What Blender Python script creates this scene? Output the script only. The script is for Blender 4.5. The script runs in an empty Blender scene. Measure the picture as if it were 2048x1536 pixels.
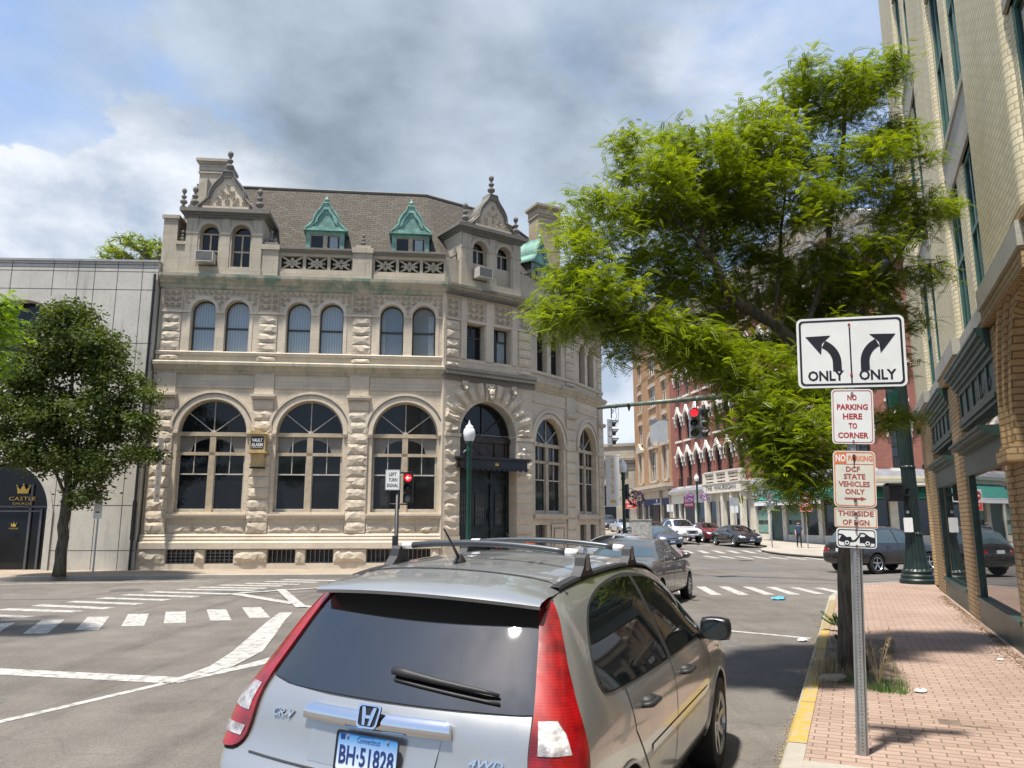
import bpy, bmesh, math, random
import numpy as np
from mathutils import Vector, Matrix
from mathutils.bvhtree import BVHTree
from mathutils.geometry import delaunay_2d_cdt, tessellate_polygon
R = math.radians
scn = bpy.context.scene
COL = scn.collection
# ------------------------------------------------------------ camera
CAMH = 1.82
cam_d = bpy.data.cameras.new("camera")
cam = bpy.data.objects.new("camera", cam_d); COL.objects.link(cam)
cam.location = (0, 0, CAMH)
cam.rotation_euler = (R(90 + 10.2), 0, 0)
cam_d.sensor_width = 36; cam_d.lens = 36 * 1538 / 2048
cam_d.clip_start = 0.05; cam_d.clip_end = 2000
scn.camera = cam
# ------------------------------------------------------------ sun
SUN = Vector((-0.195, -0.238, 0.951)).normalized()
sd = bpy.data.lights.new("sun", 'SUN'); sd.energy = 4.0; sd.angle = R(3); sd.color = (1.0, 0.95, 0.87)
so = bpy.data.objects.new("sun", sd); COL.objects.link(so)
so.rotation_euler = SUN.to_track_quat('Z', 'Y').to_euler()
so.location = (-20, -25, 60)
# ------------------------------------------------------------ sky with clouds
SKY_STRENGTH = 0.11
def build_world():
    w = bpy.data.worlds.new("World"); scn.world = w; w.use_nodes = True
    nt = w.node_tree; nt.nodes.clear(); N = nt.nodes.new; L = nt.links.new
    out = N('ShaderNodeOutputWorld'); bg = N('ShaderNodeBackground'); L(bg.outputs[0], out.inputs[0])
    bg.inputs[1].default_value = SKY_STRENGTH
    sky = N('ShaderNodeTexSky'); sky.sky_type = 'NISHITA'; sky.sun_disc = False
    sky.sun_elevation = R(72); sky.sun_rotation = R(219.3); sky.dust_density = 2.0; sky.air_density = 1.1
    tc = N('ShaderNodeTexCoord')
    def math_(op, a, b=None, c=None, clamp=False):
        n = N('ShaderNodeMath'); n.operation = op; n.use_clamp = clamp
        for i, x in enumerate((a, b, c)):
            if x is None: continue
            if isinstance(x, (int, float)): n.inputs[i].default_value = x
            else: L(x, n.inputs[i])
        return n.outputs[0]
    nm = N('ShaderNodeVectorMath'); nm.operation = 'NORMALIZE'; L(tc.outputs['Generated'], nm.inputs[0])
    sx = N('ShaderNodeSeparateXYZ'); L(nm.outputs[0], sx.inputs[0])
    zz = math_('ADD', math_('MAXIMUM', sx.outputs[2], 0.0), 0.42)
    cx = N('ShaderNodeCombineXYZ'); L(sx.outputs[0], cx.inputs[0]); L(sx.outputs[1], cx.inputs[1]); L(math_('MULTIPLY', sx.outputs[2], 1.7), cx.inputs[2])
    def noise(scale, detail, rough, off=0.0, dist=0.0):
        n = N('ShaderNodeTexNoise'); n.inputs['Scale'].default_value = scale; n.inputs['Detail'].default_value = detail
        n.inputs['Roughness'].default_value = rough; n.inputs['Distortion'].default_value = dist
        a = N('ShaderNodeVectorMath'); a.operation = 'ADD'; L(cx.outputs[0], a.inputs[0]); a.inputs[1].default_value = (off, off * 1.7, off * 0.3)
        L(a.outputs[0], n.inputs['Vector']); return n.outputs['Fac']
    P = R(10.2)
    def pixdir(x, y):
        a, b, c = (x - 1024) / 1538, 1.0, -(y - 768) / 1538
        return Vector((a, b * math.cos(P) - c * math.sin(P), b * math.sin(P) + c * math.cos(P))).normalized()
    warp = noise(3.4, 6, 0.6, 7.3)
    warp2 = noise(10.0, 7, 0.62, 1.3)
    def blob(x, y, rad_px, soft=0.6):
        d = pixdir(x, y); ang = math.atan(rad_px / 1538)
        dp = N('ShaderNodeVectorMath'); dp.operation = 'DOT_PRODUCT'; L(nm.outputs[0], dp.inputs[0]); dp.inputs[1].default_value = d
        a = math_('ARCCOSINE', math_('MINIMUM', dp.outputs['Value'], 0.99999))
        a = math_('ADD', a, math_('MULTIPLY', math_('SUBTRACT', warp, 0.5), 0.42 * ang + 0.10))
        a = math_('ADD', a, math_('MULTIPLY', math_('SUBTRACT', warp2, 0.5), 0.15))
        m = N('ShaderNodeMapRange'); m.interpolation_type = 'SMOOTHSTEP'
        L(a, m.inputs[0]); m.inputs[1].default_value = ang * (1 + soft); m.inputs[2].default_value = ang * (1 - soft)
        return m.outputs[0]
    def mx(*l):
        r = l[0]
        for x in l[1:]: r = math_('MAXIMUM', r, x)
        return r
    def sc(x, k): return math_('MULTIPLY', x, k)
    # broad veil, big grey mass, white cumulus low on the left
    veil = N('ShaderNodeMapRange'); veil.interpolation_type = 'SMOOTHSTEP'
    L(noise(3.2, 9, 0.56, 3.1, 0.1), veil.inputs[0]); veil.inputs[1].default_value = 0.38; veil.inputs[2].default_value = 0.68
    grey = mx(blob(800, 110, 340, 0.30), blob(500, -20, 230, 0.35), blob(1090, 300, 240, 0.4), sc(blob(1150, 60, 190, .5), .8), sc(blob(250, 60, 130, .7), .55))
    white = mx(blob(340, 385, 165, 0.12), blob(500, 425, 115, 0.14), blob(10, 405, 115, 0.13), blob(90, 500, 160, 0.35), sc(blob(1290, 120, 120, .6), .8), sc(blob(1250, 350, 120, .6), .6), sc(blob(1440, 260, 150, 0.7), 0.7),
               sc(blob(1250, 780, 170, .6), .9), sc(blob(220, 470, 190, .6), .8), sc(blob(1330, -40, 130, .7), .7), sc(blob(1650, 60, 110, .8), .25))
    base = N('ShaderNodeMix'); base.data_type = 'RGBA'
    S = 1.0 / SKY_STRENGTH
    tint = N('ShaderNodeMix'); tint.data_type = 'RGBA'; tint.inputs[0].default_value = 0.55
    L(sky.outputs[0], tint.inputs[6]); tint.inputs[7].default_value = (0.175 * S, 0.28 * S, 0.49 * S, 1)
    L(math_('ADD', sc(veil.outputs[0], 0.55), 0.02), base.inputs[0]); L(tint.outputs[2], base.inputs[6]); base.inputs[7].default_value = (0.31 * S, 0.36 * S, 0.445 * S, 1)
    cr = N('ShaderNodeValToRGB'); e = cr.color_ramp.elements
    e[0].position = 0.34; e[0].color = (0.128, 0.16, 0.193, 1); e[1].position = 0.68; e[1].color = (0.30, 0.345, 0.395, 1)
    L(noise(4.6, 9, 0.54, 11.0, 0.1), cr.inputs[0])
    def scale_col(col, k):
        n = N('ShaderNodeVectorMath'); n.operation = 'SCALE'; L(col, n.inputs[0]); n.inputs['Scale'].default_value = k; return n.outputs[0]
    cw = N('ShaderNodeValToRGB'); e = cw.color_ramp.elements
    e[0].position = 0.36; e[0].color = (0.25, 0.29, 0.345, 1); e[1].position = 0.60; e[1].color = (0.50, 0.515, 0.535, 1)
    L(noise(7.0, 9, 0.56, 4.2, 0.1), cw.inputs[0])
    m1 = N('ShaderNodeMix'); m1.data_type = 'RGBA'; L(sc(white, 0.85), m1.inputs[0]); L(base.outputs[2], m1.inputs[6]); L(scale_col(cw.outputs[0], S), m1.inputs[7])
    m2 = N('ShaderNodeMix'); m2.data_type = 'RGBA'; L(sc(grey, 0.90), m2.inputs[0]); L(m1.outputs[2], m2.inputs[6]); L(scale_col(cr.outputs[0], S), m2.inputs[7])
    L(m2.outputs[2], bg.inputs[0])
build_world()
# ------------------------------------------------------------ exposure and render
scn.view_settings.view_transform = 'Standard'; scn.view_settings.look = 'None'
scn.view_settings.gamma = 1; scn.view_settings.use_curve_mapping = False
scn.view_settings.exposure = 1.0
scn.render.engine = 'CYCLES'
scn.cycles.max_bounces = 6; scn.cycles.diffuse_bounces = 2; scn.cycles.glossy_bounces = 3
scn.cycles.transmission_bounces = 4; scn.cycles.transparent_max_bounces = 6
scn.cycles.use_denoising = True
scn.cycles.sample_clamp_indirect = 4.0
rnd = random.Random(7)

# ------------------------------------------------------------ mesh helpers
def wm(o):
    m = o.matrix_basis.copy()
    while o.parent:
        o = o.parent; m = o.matrix_basis @ m
    return m
def T(x, y, z): return Matrix.Translation((x, y, z))
def RZ(a): return Matrix.Rotation(a, 4, 'Z')
def RX(a): return Matrix.Rotation(a, 4, 'X')
def RY(a): return Matrix.Rotation(a, 4, 'Y')

class MB:
    """collects shapes and links them as ONE mesh object"""
    def __init__(s, M=None):
        s.v = []; s.f = []; s.mi = []; s.uv = {}; s.M = M or Matrix.Identity(4); s.cur = 0; s.sm = []; s.smooth = False
    def add(s, vs, fs, uv=None):
        b = len(s.v); M = s.M
        s.v.extend([tuple(M @ Vector(p)) for p in vs])
        for f in fs:
            if uv is not None: s.uv[len(s.f)] = [uv[i] for i in f]
            s.f.append([i + b for i in f]); s.mi.append(s.cur); s.sm.append(s.smooth)
    def box(s, x0, x1, y0, y1, z0, z1):
        vs = [(x, y, z) for z in (z0, z1) for y in (y0, y1) for x in (x0, x1)]
        s.add(vs, [(0, 2, 3, 1), (4, 5, 7, 6), (0, 1, 5, 4), (2, 6, 7, 3), (0, 4, 6, 2), (1, 3, 7, 5)])
    def bbox(s, x0, x1, y0, y1, z0, z1, b=0.01):
        """box with bevelled edges"""
        bm = bmesh.new(); bmesh.ops.create_cube(bm, size=1)
        for v in bm.verts:
            v.co = Vector(((x0 + x1) / 2 + v.co.x * (x1 - x0), (y0 + y1) / 2 + v.co.y * (y1 - y0), (z0 + z1) / 2 + v.co.z * (z1 - z0)))
        bmesh.ops.bevel(bm, geom=bm.edges[:], offset=b, segments=2, affect='EDGES', profile=0.6)
        s.bm(bm); bm.free()
    def bm(s, bm):
        bm.verts.index_update()
        s.add([v.co.copy() for v in bm.verts], [[v.index for v in f.verts] for f in bm.faces])
    def poly(s, pts): s.add(pts, [list(range(len(pts)))])
    def prism(s, pts, d):
        """extrude planar 3-D outline by vector d"""
        n = len(pts); d = Vector(d); a = [Vector(p) for p in pts]; b = [p + d for p in a]
        fs = [list(range(n - 1, -1, -1)), list(range(n, 2 * n))] + [(i, (i + 1) % n, n + (i + 1) % n, n + i) for i in range(n)]
        s.add(a + b, fs)
    def lathe(s, prof, n=16, c=(0, 0, 0), axis='z', cap=True, a0=0):
        vs = []; fs = []
        for r, h in prof:
            for k in range(n):
                a = a0 + 2 * math.pi * k / n; x, y = r * math.cos(a), r * math.sin(a)
                p = (x, y, h) if axis == 'z' else ((x, h, y) if axis == 'y' else (h, x, y))
                vs.append((p[0] + c[0], p[1] + c[1], p[2] + c[2]))
        for i in range(len(prof) - 1):
            for k in range(n):
                f = (i * n + k, i * n + (k + 1) % n, (i + 1) * n + (k + 1) % n, (i + 1) * n + k)
                fs.append(f if axis != 'y' else f[::-1])
        if cap:
            fs.append(list(range(n))[::-1]); fs.append([(len(prof) - 1) * n + k for k in range(n)])
        s.add(vs, fs)
    def tube(s, pts, r, n=8, cap=True, closed=False):
        pts = [Vector(p) for p in pts]; rs = r if isinstance(r, (list, tuple)) else [r] * len(pts)
        vs = []; fs = []; m = len(pts); up = None
        for i, p in enumerate(pts):
            if closed: t = pts[(i + 1) % m] - pts[i - 1]
            else: t = pts[min(i + 1, m - 1)] - pts[max(i - 1, 0)]
            if t.length < 1e-9: t = Vector((0, 0, 1))
            t.normalize()
            if up is None: up = Vector((0, 0, 1)) if abs(t.z) < 0.9 else Vector((1, 0, 0))
            x = t.cross(up)
            if x.length < 1e-6: x = t.orthogonal()
            x.normalize(); y = x.cross(t).normalized(); up = y
            for k in range(n):
                a = 2 * math.pi * k / n
                vs.append(p + x * (rs[i] * math.cos(a)) + y * (rs[i] * math.sin(a)))
        for i in range(m if closed else m - 1):
            j = (i + 1) % m
            for k in range(n): fs.append((i * n + k, i * n + (k + 1) % n, j * n + (k + 1) % n, j * n + k))
        if cap and not closed: fs.append(list(range(n))[::-1]); fs.append([(m - 1) * n + k for k in range(n)])
        s.add(vs, fs)
    def sphere(s, c, r, n=14, m=8, sz=1.0):
        s.lathe([(max(r * math.sin(math.pi * i / m), 1e-4), -r * sz * math.cos(math.pi * i / m)) for i in range(m + 1)], n, c)
    def build(s, name, mats, parent=None, world=True, M=None, smooth=None, fix=False):
        me = bpy.data.meshes.new(name)
        o = bpy.data.objects.new(name, me); COL.objects.link(o)
        if parent is not None: o.parent = parent
        if M is not None: o.matrix_basis = M
        vs = s.v
        if world and (parent is not None or M is not None):
            inv = wm(o).inverted(); vs = [tuple(inv @ Vector(p)) for p in vs]
        me.from_pydata(vs, [], s.f)
        for m in (mats if isinstance(mats, (list, tuple)) else [mats]): me.materials.append(m)
        me.polygons.foreach_set('material_index', s.mi)
        me.polygons.foreach_set('use_smooth', [bool(smooth) if smooth is not None else x for x in s.sm])
        me.update()
        if fix:
            b = bmesh.new(); b.from_mesh(me); bmesh.ops.remove_doubles(b, verts=b.verts, dist=1e-4); bmesh.ops.recalc_face_normals(b, faces=b.faces); b.to_mesh(me); b.free()
        auto_uv(me, s.uv if not fix else {}, wm(o) if world else None)
        if smooth == 'auto': smooth_by_angle(me)
        return o
def smooth_by_angle(me, ang=40):
    me.polygons.foreach_set('use_smooth', [True] * len(me.polygons))
    b = bmesh.new(); b.from_mesh(me)
    for e in b.edges:
        if len(e.link_faces) == 2 and e.calc_face_angle(0) > R(ang): e.smooth = False
    b.to_mesh(me); b.free()
def auto_uv(me, given, W=None):
    uv = me.uv_layers.new(name='UVMap')
    n = len(me.loops); co = np.empty(len(me.vertices) * 3); me.vertices.foreach_get('co', co); co = co.reshape(-1, 3)
    if W is not None:
        A = np.array(W); co = co @ A[:3, :3].T + A[:3, 3]
    out = np.zeros((n, 2))
    lv = np.empty(n, dtype=np.int64); me.loops.foreach_get('vertex_index', lv)
    pn = np.empty(len(me.polygons) * 3); me.polygons.foreach_get('normal', pn); pn = pn.reshape(-1, 3)
    if W is not None: pn = pn @ np.array(W)[:3, :3].T
    tot = np.empty(len(me.polygons), dtype=np.int64); me.polygons.foreach_get('loop_total', tot)
    nl = np.repeat(pn, tot, axis=0); P = co[lv]
    flat = np.abs(nl[:, 2]) > 0.8
    t = np.stack([-nl[:, 1], nl[:, 0]], 1); ln = np.linalg.norm(t, axis=1); ln[ln < 1e-6] = 1; t /= ln[:, None]
    out[:, 0] = np.where(flat, P[:, 0], P[:, 0] * t[:, 0] + P[:, 1] * t[:, 1])
    out[:, 1] = np.where(flat, P[:, 1], P[:, 2])
    if given:
        st = np.empty(len(me.polygons), dtype=np.int64); me.polygons.foreach_get('loop_start', st)
        for f, u in given.items():
            out[st[f]:st[f] + len(u)] = u
    uv.data.foreach_set('uv', out.ravel())

def thing(name, label, cat, loc=(0, 0, 0), rotz=0, group=None):
    o = bpy.data.objects.new(name, None); COL.objects.link(o)
    o.location = loc; o.rotation_euler = (0, 0, rotz); o.empty_display_size = 0.3
    o['label'] = label; o['category'] = cat
    if group: o['group'] = group
    return o
def tag(o, label, cat, group=None):
    o['label'] = label; o['category'] = cat
    if group: o['group'] = group
    return o
def struct(o): o['kind'] = 'structure'; return o
def copy_tree(o, parent=None):
    c = o.copy(); COL.objects.link(c); c.parent = parent
    for ch in list(o.children): copy_tree(ch, c)
    return c
def inst(src, parent, M):
    """another copy of a part (with its sub-parts) under a thing"""
    c = src.copy(); COL.objects.link(c); c.parent = parent; c.matrix_basis = M
    for ch in list(src.children):
        d = ch.copy(); COL.objects.link(d); d.parent = c
    return c
def text_mb(mb, s, M, w=None, h=None, depth=0.002, align='C', bold=0.0, slant=0):
    """add lettering in the local XZ plane facing -Y, centred on M's origin"""
    cu = bpy.data.curves.new('lettering', 'FONT'); cu.body = s; cu.size = 1; cu.extrude = 0; cu.offset = bold; cu.resolution_u = 2
    cu.shear = slant
    ob = bpy.data.objects.new('lettering', cu); COL.objects.link(ob)
    bpy.context.view_layer.update()
    me = bpy.data.meshes.new_from_object(ob.evaluated_get(bpy.context.evaluated_depsgraph_get()))
    P = [v.co.copy() for v in me.vertices]; F = [list(p.vertices) for p in me.polygons]
    bpy.data.objects.remove(ob); bpy.data.curves.remove(cu); bpy.data.meshes.remove(me)
    if not P: return
    x0 = min(p.x for p in P); x1 = max(p.x for p in P); y0 = min(p.y for p in P); y1 = max(p.y for p in P)
    sx = (w / (x1 - x0)) if w else None; sz = (h / (y1 - y0)) if h else None
    if sx is None: sx = sz
    if sz is None: sz = sx
    Q = [M @ Vector(((p.x - (x0 + x1) / 2) * sx, 0, (p.y - (y0 + y1) / 2) * sz)) for p in P]
    n = len(Q); d = (M.to_3x3() @ Vector((0, 1, 0))) * depth
    old = mb.M; mb.M = Matrix.Identity(4) @ old
    mb.add(Q, F)
    mb.add([q + d for q in Q], [f[::-1] for f in F])
    # side walls
    cnt = {}
    for f in F:
        for i in range(len(f)):
            a, b = f[i], f[(i + 1) % len(f)]
            cnt[(a, b)] = cnt.get((a, b), 0) + 1
    ed = [(a, b) for (a, b) in cnt if (b, a) not in cnt]
    mb.add(Q + [q + d for q in Q], [(b, a, a + n, b + n) for a, b in ed])
    mb.M = old

# ------------------------------------------------------------ materials
def new_mat(name):
    m = bpy.data.materials.new(name); m.use_nodes = True; nt = m.node_tree
    b = nt.nodes['Principled BSDF']; return m, nt, b
def rgba(c): return (c[0], c[1], c[2], 1)
def node(nt, typ, **kw):
    n = nt.nodes.new(typ)
    for k, v in kw.items():
        if hasattr(n, k): setattr(n, k, v)
        else: n.inputs[k].default_value = v
    return n
def mixc(nt, fac, a, b, mode='MIX'):
    n = nt.nodes.new('ShaderNodeMix'); n.data_type = 'RGBA'; n.blend_type = mode; n.clamp_factor = True
    for i, x in ((0, fac), (6, a), (7, b)):
        if isinstance(x, (int, float)): n.inputs[i].default_value = x
        elif isinstance(x, (tuple, list)): n.inputs[i].default_value = rgba(x)
        else: nt.links.new(x, n.inputs[i])
    return n.outputs[2]
def noise_fac(nt, vec, scale, detail=4, rough=0.6, lo=0.35, hi=0.65):
    n = node(nt, 'ShaderNodeTexNoise'); n.inputs['Scale'].default_value = scale; n.inputs['Detail'].default_value = detail; n.inputs['Roughness'].default_value = rough
    if vec is not None: nt.links.new(vec, n.inputs['Vector'])
    m = node(nt, 'ShaderNodeMapRange'); m.inputs[1].default_value = lo; m.inputs[2].default_value = hi
    nt.links.new(n.outputs['Fac'], m.inputs[0]); return m.outputs[0]
def bump(nt, b, h, strength=0.3, dist=0.02):
    n = node(nt, 'ShaderNodeBump'); n.inputs['Strength'].default_value = strength; n.inputs['Distance'].default_value = dist
    nt.links.new(h, n.inputs['Height']); nt.links.new(n.outputs[0], b.inputs['Normal'])
def geo_pos(nt):
    g = node(nt, 'ShaderNodeNewGeometry'); return g.outputs['Position']
def uvc(nt, scale=(1, 1, 1), rot=0):
    t = node(nt, 'ShaderNodeTexCoord'); m = node(nt, 'ShaderNodeMapping'); m.inputs['Scale'].default_value = scale; m.inputs['Rotation'].default_value = (0, 0, rot)
    nt.links.new(t.outputs['UV'], m.inputs['Vector']); return m.outputs[0]
def objc(nt):
    return node(nt, 'ShaderNodeTexCoord').outputs['Object']
def stretch(nt, vec, s):
    m = node(nt, 'ShaderNodeMapping'); m.inputs['Scale'].default_value = s; nt.links.new(vec, m.inputs['Vector']); return m.outputs[0]

def plain(name, c, rough=0.6, metal=0.0, var=0.12, scale=3.0, bmp=0.0, bscale=40, coat=0, spec=0.5, emit=None, es=1):
    m, nt, b = new_mat(name)
    o = objc(nt)
    f = noise_fac(nt, o, scale, 5)
    c2 = tuple(x * (1 - var) for x in c); c1 = tuple(min(1, x * (1 + var)) for x in c)
    nt.links.new(mixc(nt, f, c2, c1), b.inputs['Base Color'])
    b.inputs['Roughness'].default_value = rough; b.inputs['Metallic'].default_value = metal
    b.inputs['Coat Weight'].default_value = coat; b.inputs['Coat Roughness'].default_value = 0.04
    b.inputs['Specular IOR Level'].default_value = spec
    if bmp:
        bump(nt, b, noise_fac(nt, o, bscale, 5, 0.7, 0.2, 0.8), bmp, 0.01)
    if emit:
        b.inputs['Emission Color'].default_value = rgba(emit); b.inputs['Emission Strength'].default_value = es
    return m
def stone_mat(name, c, streak=0.35, bmp=0.35, joint=None, dark=(0.10, 0.095, 0.08), warm=1.0, green=0.0):
    """dressed or rough stone with world-space blotches, rain streaks and optional joints"""
    m, nt, b = new_mat(name)
    p = geo_pos(nt)
    f1 = noise_fac(nt, p, 0.7, 6, 0.62, 0.3, 0.7); f2 = noise_fac(nt, p, 9, 5, 0.7, 0.25, 0.75)
    col = mixc(nt, f1, tuple(x * 0.84 for x in c), tuple(min(1, x * 1.12) for x in c))
    col = mixc(nt, f2, col, mixc(nt, 1.0, col, (0.86, 0.83, 0.78), 'MULTIPLY'))
    st = stretch(nt, p, (2.6, 2.6, 0.22)); f3 = noise_fac(nt, st, 1.6, 6, 0.65, 0.56, 0.80)
    g = node(nt, 'ShaderNodeMath', operation='MULTIPLY'); g.inputs[1].default_value = streak; nt.links.new(f3, g.inputs[0])
    col = mixc(nt, g.outputs[0], col, dark)
    if green:
        f4 = noise_fac(nt, stretch(nt, p, (1.4, 1.4, 0.7)), 1.1, 5, 0.7, 0.45, 0.62)
        g2 = node(nt, 'ShaderNodeMath', operation='MULTIPLY'); g2.inputs[1].default_value = green; nt.links.new(f4, g2.inputs[0])
        col = mixc(nt, g2.outputs[0], col, (0.13, 0.22, 0.17))
    h = f2
    if joint:
        br = node(nt, 'ShaderNodeTexBrick'); br.inputs['Scale'].default_value = 1; br.inputs['Brick Width'].default_value = joint[0]; br.inputs['Row Height'].default_value = joint[1]
        br.inputs['Mortar Size'].default_value = joint[2] if len(joint) > 2 else 0.006; br.inputs['Mortar Smooth'].default_value = 0.1; br.offset = 0.5
        br.inputs['Color1'].default_value = (0.93, 0.93, 0.93, 1); br.inputs['Color2'].default_value = (1.04, 1.03, 1.0, 1); br.inputs['Mortar'].default_value = (0.62, 0.58, 0.52, 1)
        nt.links.new(uvc(nt), br.inputs['Vector'])
        col = mixc(nt, 1.0, col, br.outputs['Color'], 'MULTIPLY')
    nt.links.new(col, b.inputs['Base Color']); b.inputs['Roughness'].default_value = 0.88; b.inputs['Specular IOR Level'].default_value = 0.25
    bump(nt, b, h, bmp, 0.012)
    return m
def brick_mat(name, c1, c2, mortar, w=0.2, h=0.07, ms=0.008, bmp=0.5, rough=0.85, var=0.2, streak=0.15):
    m, nt, b = new_mat(name)
    br = node(nt, 'ShaderNodeTexBrick'); br.inputs['Scale'].default_value = 1
    br.inputs['Brick Width'].default_value = w; br.inputs['Row Height'].default_value = h; br.inputs['Mortar Size'].default_value = ms
    br.inputs['Color1'].default_value = rgba(c1); br.inputs['Color2'].default_value = rgba(c2); br.inputs['Mortar'].default_value = rgba(mortar)
    nt.links.new(uvc(nt), br.inputs['Vector'])
    p = geo_pos(nt); f = noise_fac(nt, p, 0.9, 6, 0.65, 0.3, 0.7)
    col = mixc(nt, f, mixc(nt, 1.0, br.outputs['Color'], (1 - var, 1 - var, 1 - var), 'MULTIPLY'), br.outputs['Color'])
    f3 = noise_fac(nt, stretch(nt, p, (2.5, 2.5, 0.25)), 1.5, 6, 0.65, 0.55, 0.8)
    g = node(nt, 'ShaderNodeMath', operation='MULTIPLY'); g.inputs[1].default_value = streak; nt.links.new(f3, g.inputs[0])
    col = mixc(nt, g.outputs[0], col, tuple(x * 0.35 for x in c1))
    nt.links.new(col, b.inputs['Base Color']); b.inputs['Roughness'].default_value = rough; b.inputs['Specular IOR Level'].default_value = 0.25
    inv = node(nt, 'ShaderNodeMath', operation='SUBTRACT'); inv.inputs[0].default_value = 1; nt.links.new(br.outputs['Fac'], inv.inputs[1])
    bump(nt, b, inv.outputs[0], bmp, 0.008)
    return m
def glass_mat(name, c, rough=0.04, spec=0.8, var=0.5, warp=0.0):
    m, nt, b = new_mat(name)
    f = noise_fac(nt, geo_pos(nt), 0.8, 3, 0.5, 0.35, 0.65)
    nt.links.new(mixc(nt, f, tuple(x * (1 - var) for x in c), c), b.inputs['Base Color'])
    b.inputs['Roughness'].default_value = rough; b.inputs['Specular IOR Level'].default_value = spec; b.inputs['IOR'].default_value = 1.52
    if warp: bump(nt, b, noise_fac(nt, geo_pos(nt), 1.3, 2, 0.4, 0, 1), warp, 0.02)
    return m
def leaf_mat(name, dark, light, trans=0.45, bark=None):
    m, nt, b = new_mat(name)
    uv = node(nt, 'ShaderNodeTexCoord'); sp = node(nt, 'ShaderNodeSeparateXYZ'); nt.links.new(uv.outputs['UV'], sp.inputs[0])
    f = noise_fac(nt, geo_pos(nt), 1.3, 3, 0.6, 0.35, 0.68)
    a = node(nt, 'ShaderNodeMath', operation='MULTIPLY_ADD'); nt.links.new(sp.outputs[0], a.inputs[0]); a.inputs[1].default_value = 0.6
    h = node(nt, 'ShaderNodeMath', operation='MULTIPLY'); nt.links.new(f, h.inputs[0]); h.inputs[1].default_value = 0.4; nt.links.new(h.outputs[0], a.inputs[2])
    col = mixc(nt, a.outputs[0], dark, light)
    nt.links.new(col, b.inputs['Base Color']); b.inputs['Roughness'].default_value = 0.5; b.inputs['Specular IOR Level'].default_value = 0.35
    tr = node(nt, 'ShaderNodeBsdfTranslucent'); nt.links.new(mixc(nt, 1.0, col, (1.5, 1.45, 0.5), 'MULTIPLY'), tr.inputs['Color'])
    ms = node(nt, 'ShaderNodeMixShader'); ms.inputs[0].default_value = trans
    nt.links.new(b.outputs[0], ms.inputs[1]); nt.links.new(tr.outputs[0], ms.inputs[2])
    nt.links.new(ms.outputs[0], nt.nodes['Material Output'].inputs[0])
    return m

SAND = (0.62, 0.545, 0.44)
M_wall = stone_mat('sandstone_ashlar', SAND, 0.22, 0.15, (1.1, 0.42, 0.005))
M_rock = stone_mat('sandstone_rock_faced', (0.62, 0.545, 0.44), 0.2, 0.7, (3.0, 3.0, .001))
M_smooth = stone_mat('sandstone_smooth', (0.62, 0.545, 0.44), 0.25, 0.15)
M_carve = stone_mat('sandstone_carved', (0.58, 0.505, 0.40), 0.2, 0.5)
M_upper = stone_mat('sandstone_weathered', (0.45, 0.405, 0.33), 0.6, 0.25, (0.9, 0.5, 0.005), dark=(0.13, 0.12, 0.095))
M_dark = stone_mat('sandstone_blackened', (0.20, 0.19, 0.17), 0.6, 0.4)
M_green = stone_mat('cornice_copper_stained', (0.46, 0.425, 0.34), 0.75, 0.25, dark=(0.09, 0.085, 0.065), green=0.85)
M_string = stone_mat('string_course_stone', (0.50, 0.44, 0.34), 0.9, 0.25, dark=(0.10, 0.10, 0.08), green=0.3)
M_copper = plain('verdigris_copper', (0.155, 0.30, 0.25), 0.65, 0.0, 0.35, 2.5, 0.2, 25)
M_copper_dk = plain('copper_shadowed_frame', (0.06, 0.20, 0.155), 0.6, 0, 0.3, 3)
M_winframe = plain('window_frame_paint', (0.40, 0.33, 0.23), 0.6, 0, 0.15, 4)
M_sash = plain('sash_dark_paint', (0.05, 0.045, 0.04), 0.5, 0, 0.2)
M_sash_lt = plain('sash_pale_paint', (0.42, 0.40, 0.36), 0.55, 0, 0.2, 6)
M_glass_dk = glass_mat('window_glass_dark', (0.012, 0.014, 0.016), 0.05, 0.35, 0.5, 0.12)
M_glass_sky = glass_mat('window_glass_with_white_blind', (0.16, 0.20, 0.225), 0.08, 0.8, 0.2, 0.12)
M_curtain = plain('white_curtain', (0.30, 0.36, 0.39), 0.9, 0, 0.1, 8)
M_blind = plain('cream_arched_blind', (0.20, 0.19, 0.17), 0.8, 0, 0.1)
M_iron = plain('black_iron', (0.02, 0.02, 0.022), 0.5, 0.3, 0.3)
M_steelbar = plain('grey_iron_bars', (0.20, 0.19, 0.19), 0.5, 0.3, 0.3)
M_white = plain('white_paint', (0.75, 0.74, 0.72), 0.5, 0, 0.06)
M_black = plain('black_paint', (0.012, 0.012, 0.016), 0.35, 0, 0.3)
M_rubber = plain('tyre_rubber', (0.018, 0.018, 0.019), 0.8, 0, 0.25, 8, 0.3)
M_alu = plain('galvanised_steel', (0.36, 0.37, 0.38), 0.42, 0.75, 0.12, 9)
M_chrome = plain('chrome', (0.75, 0.76, 0.78), 0.09, 1.0, 0.03)
M_rim = plain('alloy_rim', (0.50, 0.51, 0.52), 0.25, 0.85, 0.05)
M_greenpole = plain('dark_green_enamel', (0.004, 0.046, 0.032), 0.35, 0.0, 0.25, 5, 0.1)
M_greenpole_far = M_greenpole
M_bronze = plain('dark_bronze_panelling', (0.045, 0.046, 0.044), 0.38, 0.5, 0.35, 3, 0.2)
M_gold = plain('gold_leaf', (0.62, 0.40, 0.08), 0.35, 0.5, 0.1)
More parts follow.
